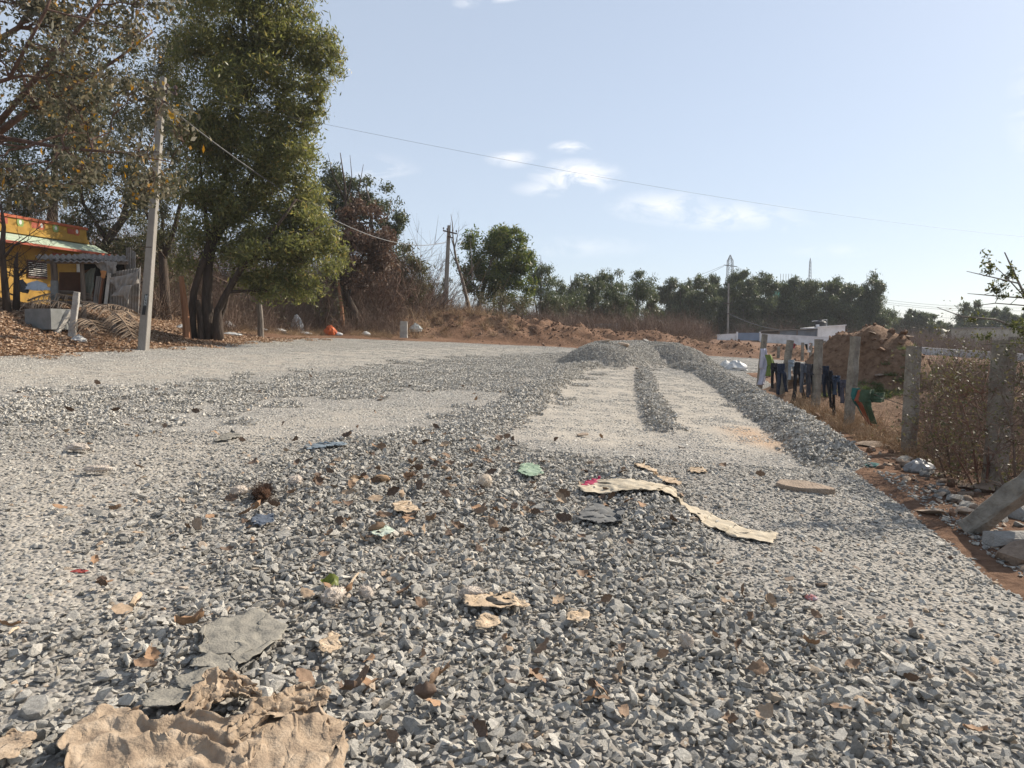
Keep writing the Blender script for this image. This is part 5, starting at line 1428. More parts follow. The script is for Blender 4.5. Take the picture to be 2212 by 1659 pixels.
wall_px('boundary_wall', 'long grey plastered boundary wall beyond the cross road at the right', 1975, 2300, 751, 772, 78, 70, .22, m_grey_wall, coping=m_white)
o = wall_px('block_wall', 'short grey concrete block wall behind the soil bank', 1285, 1333, 699, 699, 56, 56, .2, m_block)
bcol = [m_block, mat('concrete_block_dark', (.13, .125, .12), (.2, .19, .18), scale=3), mat('concrete_block_light', (.22, .21, .2), (.3, .29, .27), scale=3)]
a = at(1285, 699, 56); b = at(1333, 699, 56); zb = base1(a.x, 56) - .1; nc, nr_ = 8, 7
bw_, bh = (b.x - a.x) / nc, (a.z - zb) / nr_
bme = [MB().box((0, 0, 0), (bw_ - .03, .03, bh - .03)).mesh('block', m_) for m_ in bcol]
for i in range(nr_):
    for j in range(nc):
        bo = bpy.data.objects.new('block', bme[(i * 5 + j * 3 + (i * j) % 2) % 3]); col.objects.link(bo); bo.parent = o
        off = (bw_ / 2 if i % 2 else 0); x_ = bw_ * (j + .5) + off - bw_ * .25
        bo.location = (min(max(x_, bw_ * .5), (b.x - a.x) - bw_ * .5), -.017 - .006 * ((i + j) % 2), zb + bh * (i + .5) - o.location.z)
MB().beam(at(1333.5, 698, 55.9) - o.location, Vector((at(1333.5, 698, 55.9).x, 55.9, zb)) - o.location, .1, .1).build('edge_post', m_white, o)

# pylon, mast, netted building on the skyline
m_steel = mat('galvanised_steel', (.13, .14, .15), (.2, .21, .22), scale=2, rough=.8, metal=.0)
Yt = 240; tp = at(1577.5, 551, Yt); bt = Vector((tp.x, Yt, base1(tp.x, Yt)))
py = tag(empty('pylon', bt), 'lattice power pylon rising above the eucalyptus', 'pylon'); Ht = tp.z - bt.z
def ring(z, w): return [Vector((a * w, b * w, z)) for a, b in ((-1, -1), (1, -1), (1, 1), (-1, 1))]
kx = Yt / FOC / K
lv = [(0, 4.2), (.25, 2.9), (.45, 2.0), (.6, 1.35), (.70, 1.1), (.76, 5.5 * kx), (.82, 5.5 * kx), (.88, 5.2 * kx), (.93, 5 * kx), (.965, 2.6 * kx), (1.0, .08)]
for k in range(4):
    mb = MB()
    for i in range(len(lv) - 1): mb.beam(ring(lv[i][0] * Ht, lv[i][1])[k], ring(lv[i + 1][0] * Ht, lv[i + 1][1])[k], .13, .13)
    mb.build('leg', m_steel, py)
mb = MB()
for i in range(len(lv) - 1):
    r0, r1 = ring(lv[i][0] * Ht, lv[i][1]), ring(lv[i + 1][0] * Ht, lv[i + 1][1])
    for k in range(4):
        mb.beam(r0[k], r1[(k + 1) % 4], .06, .06); mb.beam(r0[(k + 1) % 4], r1[k], .06, .06); mb.beam(r1[k], r1[(k + 1) % 4], .06, .06)
tag(mb.build('lattice', m_steel, py), kind='stuff')
am = [(at(1566, 573, Yt), at(1589, 575, Yt))]
MB().beam(at(1564, 572.5, Yt) - bt, at(1592, 576, Yt) - bt, .3, .25).build('cross_arm', m_steel, py)
for i, (a, b, s) in enumerate((((1564, 573), (1290, 640), 3), ((1564, 575), (1300, 660), 3), ((1592, 576), (1900, 668), 4), ((1592, 578), (1900, 676), 4))):
    cable('transmission_line', ('upper line running left from the lattice pylon', 'lower line running left from the lattice pylon', 'upper line running right from the lattice pylon', 'lower line running right from the lattice pylon')[i], at(a[0], a[1], Yt), at(b[0], b[1], Yt + 120), s, .045, 16, 'power line', m_steel, 'pylon lines')
for i, (v0, v1) in enumerate(((646, 663), (651, 668), (655, 671), (672, 690))):
    cable('transmission_line', 'faint distant line at the right sky, %s from the top' % ORD[i], at(1900, v0, 260), at(2300, v1, 260), 1.5, .05, 10, 'power line', m_steel, 'far lines at the right')
Ym = 300; mt = at(1750.5, 557, Ym); mb0 = Vector((mt.x, Ym, base1(mt.x, Ym))); ms = tag(empty('radio_mast', mb0), 'slender lattice mast above the right eucalyptus', 'mast'); hm = mt.z - mb0.z
for k in range(3):
    a_ = k * 2.09; MB().tube([Vector((math.cos(a_) * 1.6, math.sin(a_) * 1.6, 0)), Vector((math.cos(a_) * .35, math.sin(a_) * .35, hm * .95)), Vector((0, 0, hm))], [.12, .1, .06], 5).build('leg', m_steel, ms)
mb = MB()
for i in range(24):
    z0_, z1_ = hm * i / 25, hm * (i + 1) / 25; w0_, w1_ = 1.6 - 1.25 * i / 25, 1.6 - 1.25 * (i + 1) / 25
    for k in range(3): mb.beam(Vector((math.cos(k * 2.09) * w0_, math.sin(k * 2.09) * w0_, z0_)), Vector((math.cos((k + 1) * 2.09) * w1_, math.sin((k + 1) * 2.09) * w1_, z1_)), .07, .07)
tag(mb.build('lattice', m_steel, ms), kind='stuff')
Yg = 210; gc = at(1700, 622, Yg); gbz = base1(gc.x, Yg); nb = tag(empty('netted_building', (gc.x, Yg, gbz)), 'building top wrapped in green netting peeping over the eucalyptus', 'building'); hn = at(1700, 613, Yg).z - gbz; wn_ = 26 * Yg / FOC / K
MB().box((0, 4, hn * .45), (wn_ * .9, 7, hn * .9)).build('frame', m_block, nb)
MB().box((0, 4, hn * .83), (wn_, 8, hn * .34)).build('net', mat('green_net', (.05, .30, .20), (.08, .38, .26), scale=1), nb)
for k in range(5): MB().tube([Vector((wn_ * (k - 2) * .22, 1, hn)), Vector((wn_ * (k - 2) * .22, 1, hn + 3))], .06, 5).build('rod', m_iron, nb)
# low far buildings at the right
bb = at(2190, 742, 120); bbz = base1(bb.x, 120); fb = tag(empty('cream_building', (bb.x, 120, bbz)), 'low cream building behind the thorn branches at the right edge', 'building'); hb = at(2190, 709, 120).z - bbz
MB().box((0, 4, hb / 2), (12, 7, hb)).build('wall', mat('cream_paint', (.42, .38, .3), (.52, .47, .38), scale=.6), fb); MB().box((0, 4, hb + .1), (12.6, 7.6, .2)).build('roof', m_tin, fb)
for k in range(3): MB().box((-4 + k * 4, .48, hb * .55), (1.2, .05, 1.2)).build('window', m_dark, fb)

# small stakes, marker stone and stumps on the far side of the road
m_stake = mat('pale_stake', (.42, .40, .36), (.55, .53, .48), scale=4)
STK = [(880, 676, 697), (901, 660, 688), (921, 662, 690), (938, 668, 690), (955, 670, 690), (971, 671, 690), (995, 671, 690), (1010, 669, 692)]
for i, (u, vt, vb) in enumerate(STK):
    t = at(u, vt, 51.5); g0 = float(terrain(np.array([t.x]), np.array([51.5]))[0])
    o = MB().tube([Vector((0, 0, -.1)), Vector((.02, 0, (t.z - g0) * .5)), Vector((0, 0, t.z - g0))], [.06, .055, .05], 6).build('fence_stake', m_stake, None); o.location = (t.x, 51.5, g0)
    tag(o, 'thin pale fence stake near the second pole, %s from the left' % ORD[i], 'stake', 'pale stakes by the second pole')
post_px('marker_stone', 'squat grey boundary stone standing at the far road edge', (872, 724), (872, 694), 39.2, .42, m_conc, d=.22, rag=.01, cat='boundary stone')
def place(u, v, hf=None): return gp(u, v)
def wood_piece(label, b, t, Y, r0, r1, m, name='stump', cat='stump'):
    p = at(b[0], b[1], Y); g0 = base1(p.x, Y); p.z = min(p.z, g0) - .05; q = at(t[0], t[1], Y)
    o = MB().tube([p - p, (q - p) * .5 + Vector((.03, 0, 0)), q - p], [r0, (r0 + r1) / 2, r1], 8).build(name, m, None); o.location = p
    return tag(o, label, cat)
m_redwood = mat('split_red_wood', (.22, .10, .05), (.34, .17, .09), scale=5, rough=.9, stretch=(1, 1, .1))
wood_piece('split reddish trunk stub left of the acacia', (404, 705), (391, 597), 26.2, .16, .09, m_redwood)
wood_piece('short dark stump between the acacia trunks', (432, 676), (427, 648), 26.6, .12, .09, m_bark_dark)
wood_piece('peeled pale trunk leaning before the rust-leaved tree', (741, 675), (730, 605), 40.2, .14, .08, m_redwood)
wood_piece('pale cut stump in the dry brush behind the acacia', (562, 674), (559, 650), 31.5, .14, .12, m_bark_grey)
# ------------------------------------------------------------------ thorn scrub at the right edge
def thorn(name, label, base_uv, stems_px, Y, n1, ln, m, seed, nleaf, lmat, leaf=(.035, .016), rad=.008, up=.2, depth=2, cat='bush', group='thorn scrub at the right'):
    stems = []
    for pts, r0, r1 in stems_px:
        P = [at(u, v, Y + (q * .4)) for q, (u, v) in zip(np.linspace(-.5, .5, len(pts)), pts)]
        stems.append((P, list(np.linspace(r0, r1, len(P)))))
    return bare_tree(name, label, stems, n1, ln, m, group, seed, depth, .8, up, rad, cat, leaf, nleaf, lmat)
m_leaf_thorn = leaf_mat('thorn_leaf', [(0, (.05, .06, .022)), (.6, (.085, .095, .035)), (1, (.13, .13, .05))], .35, .5)
thorn('thorn_tree', 'green thorn tree whose spiny branches arch in from the right edge', None,
      [([(2330, 1060), (2310, 900), (2280, 760), (2240, 690), (2205, 620), (2170, 545)], .035, .006), ([(2280, 760), (2230, 645), (2160, 640), (2090, 634)], .014, .003), ([(2240, 680), (2200, 612), (2140, 598), (2088, 586)], .012, .003),
       ([(2290, 800), (2230, 720), (2150, 690), (2080, 684), (2024, 664)], .016, .003), ([(2260, 720), (2212, 640), (2175, 600), (2150, 575)], .01, .003), ([(2300, 860), (2240, 780), (2190, 740), (2120, 745)], .014, .004), ([(2260, 730), (2215, 660), (2150, 655), (2110, 660)], .010, .003)],
      7.4, 20, .17, m_bark_grey, 51, 1500, m_leaf_thorn, (.040, .017), .006, .1, 1, 'tree')
for i, (lab, pts, Y, n1, ln, sd, nl, mm) in enumerate((
        ('tangled brown thorn scrub between the two nearest granite posts', [([(2060, 1000), (2040, 920), (2010, 840), (1996, 790)], .014, .003), ([(2070, 1000), (2080, 900), (2060, 820), (2090, 760)], .014, .003), ([(2050, 1000), (2010, 930), (2030, 860), (2120, 800)], .012, .003), ([(2080, 1005), (2120, 930), (2100, 830), (2040, 740)], .012, .003)], 8.6, 110, .34, 61, 1500, m_twig),
        ('dense dark scrub just left of the nearest granite post', [([(2120, 1030), (2100, 950), (2080, 880), (2060, 830)], .014, .003), ([(2130, 1030), (2140, 930), (2120, 850), (2140, 790)], .014, .003), ([(2120, 1035), (2060, 970), (2010, 930)], .012, .003)], 7.9, 100, .32, 62, 1300, m_twig_red),
        ('dry tangle climbing the nearest granite post at the right edge', [([(2200, 1060), (2190, 960), (2180, 880), (2200, 830)], .014, .003), ([(2210, 1060), (2230, 950), (2240, 850), (2210, 760)], .014, .003), ([(2190, 1060), (2150, 980), (2160, 920)], .012, .003)], 7.0, 150, .28, 63, 900, m_twig),
        ('low brown scrub right of the thick granite post', [([(2010, 985), (2000, 930), (1998, 870)], .01, .003), ([(2020, 985), (2050, 920), (2070, 880)], .01, .003)], 9.8, 60, .30, 64, 300, m_twig_red),
        ('wispy dry scrub on the slope behind the two nearest posts', [([(2040, 900), (2060, 850), (2050, 790)], .01, .003), ([(2080, 900), (2110, 840), (2130, 800)], .01, .003), ([(2150, 900), (2160, 830), (2180, 780)], .01, .003)], 11.5, 70, .42, 65, 700, m_twig))):
    thorn('thorn_bush', lab, None, pts, Y, n1, ln, mm, sd, nl, m_leaf_olive, (.035, .018), .0055, .15, 2)

# ------------------------------------------------------------------ rocks and rubble
m_rub = [mat('brown_rubble', (.17, .125, .092), (.27, .205, .155), scale=5, rough=.95, bump=.5), mat('grey_rubble', (.20, .19, .175), (.30, .285, .26), scale=5, rough=.95, bump=.5), mat('pale_slab', (.36, .27, .195), (.47, .37, .285), scale=4, rough=.95, bump=.4)]
rk = random.Random(33)
ROCKS = []
for i in range(8):
    vs, fs = hull_stone(rk, 18, (rk.uniform(1.0, 1.5), rk.uniform(.8, 1.1), rk.uniform(.5, .8)))
    ROCKS.append([MB().add(vs, fs).mesh('rubble_stone', m) for m in m_rub])
def rock(name, label, p, s, kind, cat='stone', group=None, rz=None, shape=None, sc3=(1, 1, 1)):
    o = bpy.data.objects.new(name, ROCKS[shape if shape is not None else rk.randrange(8)][kind]); col.objects.link(o)
    o.location = p; o.scale = (s * sc3[0], s * sc3[1], s * sc3[2]); o.rotation_euler = (rk.gauss(0, .2), rk.gauss(0, .2), rz if rz is not None else rk.uniform(0, 6.28))
    return tag(o, label, cat, group)
EDGE = [(1820, 905), (1880, 990), (1930, 1020), (1985, 1060), (2040, 1095), (2090, 1130), (2140, 1190), (2205, 1240)]
n_r = 0
for i in range(150):
    t = rk.random() ** .8 * (len(EDGE) - 1.001); k = int(t); f = t - k
    u = EDGE[k][0] * (1 - f) + EDGE[k + 1][0] * f + abs(rk.gauss(0, 1)) * 42 - 4; v = EDGE[k][1] * (1 - f) + EDGE[k + 1][1] * f - abs(rk.gauss(0, 1)) * 22
    if u > 2300: continue
    p = gp(u, v); s = .05 * math.exp(rk.gauss(0, .55)) + .03
    if inside(np.array([p.x]), np.array([p.y]), ROAD)[0] and rk.random() < .7: continue
    p.z = float(ground_z(np.array([p.x]), np.array([p.y]))[0]) + s * .15
    kd = rk.choice((0, 0, 1, 2)); wh = 'under the hanging washing' if u < 1870 else ('below the thick granite post' if u < 2010 else ('by the dark scrub' if u < 2110 else 'around the broken granite post'))
    rock('rubble_stone', '%s %s rubble stone %s' % ('larger' if s > .09 else 'small', ('brown', 'grey', 'pale')[kd], wh), p, min(s, .2), kd, 'stone', 'rubble along the right road edge'); n_r += 1
for lab, u, v, s, kd, sh, s3, rz in (
        ('big pale boulder under the hanging trousers', 1716, 862, 1.05, 2, 1, (1.15, .7, .34), .2), ('rounded brown boulder left of the third farthest post', 1712, 893, .62, 0, 2, (1.2, .8, .5), .4),
        ('flat stone between the second and third farthest posts', 1675, 850, .42, 1, 3, (1, .8, .4), 1), ('large stone on the soil beyond the lime shirt', 1676, 800, .85, 0, 4, (1, .8, .62), 0),
        ('flat pale stone beside the gravel edge below the thick post', 2008, 1108, .30, 2, 5, (.75, 1.5, .35), .5), ('brown stone below the fourth farthest post', 1878, 964, .26, 0, 6, (1.5, 1, .7), .3),
        ('grey boulder under the broken granite post', 2175, 1180, .40, 1, 7, (1, .9, .8), .2), ('brown boulder at the right edge below the broken post', 2215, 1215, .42, 0, 0, (1, .9, .8), .2), ('dark boulder propping the broken granite post', 2205, 1120, .5, 1, 2, (1, .9, .95), 1.2),
        ('grey stone left of the broken granite post', 2065, 1085, .2, 1, 3, (1.3, 1, .8), .2), ('brown lump of soil and stone at the dark scrub foot', 2110, 1060, .34, 0, 5, (1.2, 1, .7), 2)):
    p = gp(u, v); p.z = float(ground_z(np.array([p.x]), np.array([p.y]))[0]) + s * s3[2] * .16
    rock('boulder', lab, p, s, kd, 'stone', None, rz, sh, s3)
# stones lying on top of the heaps
for lab, Xu, Yd, s, kd in (('flat brown slab near the top of the soil mound', 1905, 15.9, .24, 0), ('pale slab at the right shoulder of the soil mound', 1965, 16.4, .2, 2), ('dark lump on the crest of the soil mound', 1885, 16.6, .16, 0), ('pale brick half buried on the lower right slope of the mound', 2060, 12.5, .3, 2)):
    X_, _ = gxy(Xu, Yd); z_ = float(ground_z(np.array([X_]), np.array([Yd]))[0]); rock('slab_stone', lab, Vector((X_, Yd, z_ + .06)), s, kd, 'stone', None, .4, None, (1.4, .9, .5))
hx, hy = RIDGES[0][0][1]
for lab, dx, dy, s, kd in (('whitish rock on top of the grey gravel heap', 0.15, -.25, .42, 1),):
    rock('heap_rock', lab, Vector((hx + dx, hy + dy, road1(hx + dx, hy + dy) + .05)), s, kd, 'stone', None, .3, 1, (1, .8, .7))
for i, (u, v, s, lab) in enumerate(((1345, 792, .4, 'pale brown stone at the front foot of the gravel heap'), (1310, 790, .26, 'small pale stone left of the heap foot'), (1380, 800, .25, 'small pale stone right of the heap foot'), (1258, 942, .16, 'lone pale stone on the whitish dust'),
                                    (1775, 1268, .075, 'dark shadowed stone alone on the right packed gravel'), (1705, 1255, .07, 'small dark stone on the packed gravel by the cloth strip end'), (1192, 735, .38, 'dark brick lying on the far road'), (820, 866, .1, 'small dark stone on the dusty left track'), (110, 862, .12, 'dark stone at the left on the loose gravel band'))):
    p = gp(u, v); rock('lone_stone', lab, Vector((p.x, p.y, road1(p.x, p.y) + s * .18)), s, 2 if i < 4 else 0, 'stone', None, None, None, (1.3, .9, .7))
# flat broken slab on the road
p = gp(1738, 1062); p.z = road1(p.x, p.y)
prof = [(-.30, -.02), (-.24, .16), (.02, .17), (.16, .12), (.30, -.05), (.20, -.15), (-.05, -.13), (-.22, -.14)]
vs = [Vector((x * .95, y * .95, z + .01 * math.sin(x * 20 + y * 9))) for z in (-.03, .062) for x, y in prof]
sl = MB().add(vs, [tuple(range(7, -1, -1)), tuple(range(8, 16))] + [(k, (k + 1) % 8, 8 + (k + 1) % 8, 8 + k) for k in range(8)]).build('stone_slab', mat('slab_stone', (.22, .165, .125), (.33, .26, .20), scale=9, rough=.95, bump=.6, bscale=40), None); sl.location = p; sl.rotation_euler = (.04, .03, -.25)
bv = sl.modifiers.new('edge', 'BEVEL'); bv.width = .012; bv.segments = 2
tag(sl, 'flat pinkish broken stone slab lying on the packed gravel', 'stone slab')

# ------------------------------------------------------------------ cast-off cloth on the gravel
def two_tone(name, a, b, c, sc_=5, bump=.3): return mat(name, a, b, scale=sc_, rough=.95, c3=c, bump=bump, bscale=90)
m_tan = two_tone('dusty_tan_cloth', (.19, .14, .10), (.31, .235, .165), (.41, .325, .24), 11)
m_greyc = two_tone('dusty_grey_cloth', (.155, .145, .125), (.215, .20, .17), (.27, .25, .21), 7)
m_beige = two_tone('faded_beige_cloth', (.33, .28, .205), (.43, .37, .28), (.50, .44, .34), 7, .15)
m_paleb = two_tone('pale_leaf_tissue', (.30, .225, .15), (.42, .32, .22), (.52, .42, .31), 12)
def gcloth(name, label, top, bot, m, cat='cloth', rows=20, cols=40, amp=.05, lift=.035, seed=1, freq=5.0, dirn=(1, .3), ridge=1.0, edge=.02, group=None, solid=.004, full=1.35, cap=.09):
    """cloth lying on the stones; top and bottom edges in pixels on the ground, crumpled by folds"""
    T = [gp(u, v) for u, v in top]; B = [gp(u, v) for u, v in bot]
    def al(P, t):
        f = t * (len(P) - 1); i = min(int(f), len(P) - 2); f -= i; return P[i].lerp(P[i + 1], f)
    lu = sum((T[i + 1] - T[i]).length for i in range(len(T) - 1)); lv = max((T[len(T) // 2] - B[len(B) // 2]).length, .02)
    cell = max(.0105, min(lu, lv) / 26); cols = int(min(96, max(14, lu * full / cell))); rows = int(min(64, max(10, lv * full / cell)))
    A = np.array([[tuple(al(T, i / cols).lerp(al(B, i / cols), j / rows)) for i in range(cols + 1)] for j in range(rows + 1)])
    r = np.random.default_rng(seed)
    E = A.copy()
    jit = edge * .8
    for j in range(rows + 1):
        for i in range(cols + 1):
            E[j, i, 0] += jit * fbm(i * .35, j * .35, 1, 3, seed + 2); E[j, i, 1] += jit * fbm(i * .35 + 5, j * .35, 1, 3, seed + 3)
    P = E.copy(); G = road_z(P[..., 0], P[..., 1]) + .026 + .038 * loose_mask(P[..., 0], P[..., 1]) + .018 * (vnoise(P[..., 0], P[..., 1], .035, seed) - .5)
    wl = max(.05, min(.20, lv * .55)); ca, sa = math.cos(seed * 1.3), math.sin(seed * 1.3)
    qx, qy = P[..., 0] * ca + P[..., 1] * sa, -P[..., 0] * sa + P[..., 1] * ca
    P[..., 2] = G + .01 + (full - 1) * wl * (1.1 * vnoise(qx + 3, qy * .45, wl * .8, seed + 1) + .4 * vnoise(qx, qy * .6, wl * .35, seed + 2)) + .002 * r.random(P.shape[:2])
    # let the cloth settle: it is larger than the ground it covers, so it buckles into folds
    def links(dj, di):
        a = (slice(max(0, -dj), rows + 1 - max(0, dj)), slice(max(0, -di), cols + 1 - max(0, di)))
        b = (slice(max(0, dj), rows + 1 + min(0, dj)), slice(max(0, di), cols + 1 + min(0, di)))
        return a, b
    C = []
    for dj, di, k in ((0, 1, .5), (1, 0, .5), (1, 1, .3), (1, -1, .3), (0, 2, .10), (2, 0, .10), (0, 4, .101), (4, 0, .101), (0, 7, .102), (7, 0, .102)):
        a, b = links(dj, di); C.append((a, b, np.linalg.norm((E[b] - E[a])[..., :2], axis=-1) * full, k))
    V = np.zeros_like(P)
    for it in range(200):
        V[..., 2] -= .0011; V *= .86; P += V; Q = P.copy()
        for a, b, L, k in C:
            d = P[b] - P[a]; n = np.linalg.norm(d, axis=-1) + 1e-9
            c = (d * ((n - L) / n * k * .5)[..., None])
            if k < .11: c = c * (n < L * (.96 if k == .10 else (.86 if k == .101 else .72)))[..., None] * 2.2
            P[a] += c; P[b] -= c
        for sl in ((0, slice(None)), (-1, slice(None)), (slice(None), 0), (slice(None), -1)):
            P[sl][..., :2] += (E[sl][..., :2] - P[sl][..., :2]) * .25
        P[..., 2] = np.maximum(P[..., 2], G); P[..., 2] = np.minimum(P[..., 2], G + cap)
        V = V + (P - Q) * .55
    o0 = Vector(P[rows // 2, cols // 2])
    o = MB().grid([[Vector(q) for q in row] for row in P]).build(name, m, None, smooth=True, solid=.0025, origin=tuple(o0))
    return tag(o, label, cat, group)
def gfold(name, label, top, bot, m, nf, amp, seed, rows=40, cols=90, base=.0, cross=.35, edge=.03, group=None, cat='cloth'):
    """dropped cloth lying in long soft folds that run along it"""
    T = [gp(u, v) for u, v in top]; B = [gp(u, v) for u, v in bot]
    def al(P, t):
        f = t * (len(P) - 1); i = min(int(f), len(P) - 2); f -= i; return P[i].lerp(P[i + 1], f)
    A = np.array([[tuple(al(T, i / cols).lerp(al(B, i / cols), j / rows))[:2] for i in range(cols + 1)] for j in range(rows + 1)])
    def nz(a, b, c): return noise.noise(Vector((a, b, c + seed * 3.7)))
    g = []; Z0 = None; H_ = np.zeros((rows + 1, cols + 1))
    for j in range(rows + 1):
        for i in range(cols + 1):
            s, t = i / cols, j / rows
            A[j, i, 0] += edge * (nz(s * 9, t * 4, 1) + .5 * nz(s * 24, t * 10, 2)); A[j, i, 1] += edge * (nz(s * 9, t * 4, 3) + .5 * nz(s * 24, t * 10, 4))
            w = t * nf + 1.1 * nz(s * 2.1, t * 1.2, 5) + .45 * nz(s * 5.5, t * 2.6, 6)
            a1 = (.5 + .5 * math.cos(2 * math.pi * w)) ** 1.6 * (.55 + .8 * max(0, nz(s * 3.0, math.floor(w) * 1.7, 7) + .35))
            w2 = s * nf * cross * 5 + t * 1.6 + 1.2 * nz(s * 3, t * 4, 8)
            a2 = (.5 + .5 * math.cos(2 * math.pi * w2)) ** 2.4 * max(0, nz(s * 4, t * 3, 9) + .15)
            w3 = t * nf * 3.1 + s * 3 + 1.5 * nz(s * 6, t * 5, 10)
            a3 = (.5 + .5 * math.cos(2 * math.pi * w3)) ** 2 * (.5 + nz(s * 7, t * 7, 11))
            bul = max(0, nz(s * 1.6, t * 1.3, 12) + .2)
            rim = min(1.0, 5 * min(t, 1 - t) + 3 * min(s, 1 - s) + .05)
            H_[j, i] = amp * (a1 + .5 * a2 + .22 * a3 + .5 * bul) * rim
    Z0 = road_z(A[..., 0], A[..., 1]) + .026 + .036 * loose_mask(A[..., 0], A[..., 1]) + .014 * (vnoise(A[..., 0], A[..., 1], .04, seed) - .5)
    rows_ = [[Vector((A[j, i, 0], A[j, i, 1], Z0[j, i] + base + H_[j, i])) for i in range(cols + 1)] for j in range(rows + 1)]
    o = MB().grid(rows_).build(name, m, None, smooth=True, solid=.002, origin=tuple(rows_[rows // 2][cols // 2]))
    return tag(o, label, cat, group)
gfold('tan_cloth', 'long crumpled tan cloth lying at the bottom left corner', [(128, 1650), (165, 1600), (215, 1572), (270, 1585), (340, 1602), (430, 1588), (520, 1604), (565, 1640)], [(150, 1800), (200, 1790), (260, 1800), (330, 1800), (400, 1780), (460, 1760), (520, 1740), (560, 1690)], m_tan, 3.8, .028, 2)
gfold('tan_cloth', 'wide flat tan cloth right of the long crumpled one', [(520, 1640), (570, 1600), (620, 1585), (690, 1580), (740, 1605)], [(480, 1790), (560, 1800), (640, 1800), (710, 1770), (752, 1680)], m_tan, 2.6, .020, 5, edge=.03)
gfold('tan_cloth', 'narrow folded tan cloth band crossing behind the wide flat one', [(480, 1640), (540, 1588), (600, 1560), (660, 1540), (700, 1545)], [(500, 1668), (560, 1630), (620, 1604), (680, 1586), (712, 1572)], m_tan, 2.2, .024, 9, 26, 70, .012)
gfold('tan_cloth', 'ragged narrow tan cloth strip rising behind the folded band', [(392, 1580), (430, 1530), (466, 1503), (505, 1505), (548, 1530)], [(420, 1606), (460, 1586), (490, 1560), (525, 1560), (565, 1560)], m_tan, 2.6, .030, 7, 26, 60)
gcloth('tan_cloth', 'small tan cloth scrap in the very corner at bottom left', [(-20, 1640), (30, 1618), (75, 1628)], [(-30, 1700), (20, 1690), (60, 1660)], m_tan, rows=12, cols=18, amp=.05, lift=.04, seed=8, freq=7)
gcloth('grey_cloth', 'stiff dusty grey cloth spread on the gravel', [(432, 1440), (450, 1378), (500, 1362), (560, 1344), (585, 1362), (622, 1386)], [(432, 1446), (465, 1452), (500, 1452), (515, 1478), (540, 1462), (600, 1420)], m_greyc, rows=30, cols=44, amp=.038, lift=.05, seed=11, freq=3.2, dirn=(.4, .9), ridge=.9, edge=.012, full=1.14, cap=.09)
gcloth('grey_cloth', 'torn grey flap of cloth curling below the spread grey cloth', [(418, 1470), (450, 1450), (490, 1455), (512, 1470)], [(412, 1482), (445, 1482), (480, 1485), (512, 1500)], m_greyc, rows=12, cols=24, amp=.04, lift=.045, seed=12, freq=6, full=1.2)
gcloth('grey_cloth', 'grey cloth piece half under the stones near the tan cloth', [(378, 1500), (420, 1490), (470, 1482), (480, 1500)], [(385, 1522), (425, 1535), (455, 1530), (476, 1515)], m_greyc, rows=12, cols=22, amp=.025, lift=.03, seed=13, freq=5, full=1.15, cap=.05)
gcloth('grey_cloth', 'dark grey cloth scrap left of the tan cloths', [(315, 1545), (350, 1530), (410, 1532)], [(318, 1566), (360, 1570), (410, 1560)], m_greyc, rows=10, cols=18, amp=.03, lift=.035, seed=14, freq=6)
gcloth('beige_strip', 'long faded beige cloth strip lying bent across the gravel', [(1245, 1070), (1290, 1060), (1330, 1066), (1390, 1076), (1450, 1075), (1480, 1098), (1540, 1122), (1610, 1150), (1680, 1158)], [(1262, 1082), (1305, 1088), (1345, 1092), (1390, 1096), (1430, 1094), (1462, 1100), (1530, 1143), (1590, 1166), (1668, 1182)], m_beige, rows=12, cols=90, amp=.05, lift=.05, seed=21, freq=3.4, dirn=(1, .1), edge=.015, full=1.2, cap=.10)
gcloth('grey_cloth', 'dark grey crumpled cloth below the beige strip', [(1255, 1125), (1290, 1108), (1330, 1122), (1350, 1128)], [(1250, 1140), (1290, 1150), (1325, 1146), (1348, 1138)], mat('slate_dust_cloth', (.10, .10, .10), (.16, .16, .155), scale=6, rough=.95), rows=14, cols=24, amp=.07, lift=.05, seed=23, freq=6)
gcloth('magenta_net', 'small crimson netting scrap at the left end of the beige strip', [(1262, 1062), (1280, 1056), (1296, 1052)], [(1258, 1070), (1280, 1068), (1294, 1062)], fab('crimson_net', (.25, .02, .06)), 'netting', 8, 14, .05, .04, 24, 9)
gcloth('blue_cloth', 'pale blue cloth scrap far up the loose gravel', [(664, 970), (690, 966), (740, 970)], [(666, 978), (700, 980), (745, 977)], fab('pale_blue_rag', (.13, .16, .185)), rows=8, cols=18, amp=.05, lift=.03, seed=25, freq=6)
gcloth('blue_cloth', 'dark blue cloth scrap below the brown coir husk', [(545, 1132), (560, 1126), (590, 1124)], [(548, 1146), (565, 1148), (588, 1140)], fab('slate_blue_rag', (.07, .085, .11)), rows=8, cols=14, amp=.05, lift=.03, seed=26, freq=7)
gcloth('grey_rag', 'brown grey twisted rag on the dusty left track', [(478, 946), (500, 938), (520, 942)], [(462, 958), (490, 955), (515, 950)], m_greyc, 'rag', 8, 14, .06, .03, 27, 6)
gcloth('beige_rag', 'beige plastic scrap right of the beige strip top', [(1372, 1022), (1390, 1010), (1412, 1028)], [(1376, 1030), (1400, 1040), (1418, 1040)], m_paleb, 'scrap', 8, 12, .06, .03, 28, 7)
gcloth('beige_rag', 'crinkled pale scrap on the right loose gravel', [(1412, 1036), (1440, 1040), (1470, 1052)], [(1414, 1046), (1440, 1054), (1468, 1060)], m_paleb, 'scrap', 8, 14, .06, .03, 29, 7)
gcloth('beige_rag', 'straw coloured scrap near the packed right gravel', [(1490, 1018), (1508, 1014), (1524, 1020)], [(1492, 1026), (1510, 1028), (1524, 1026)], m_paleb, 'scrap', 8, 12, .05, .03, 30, 8)
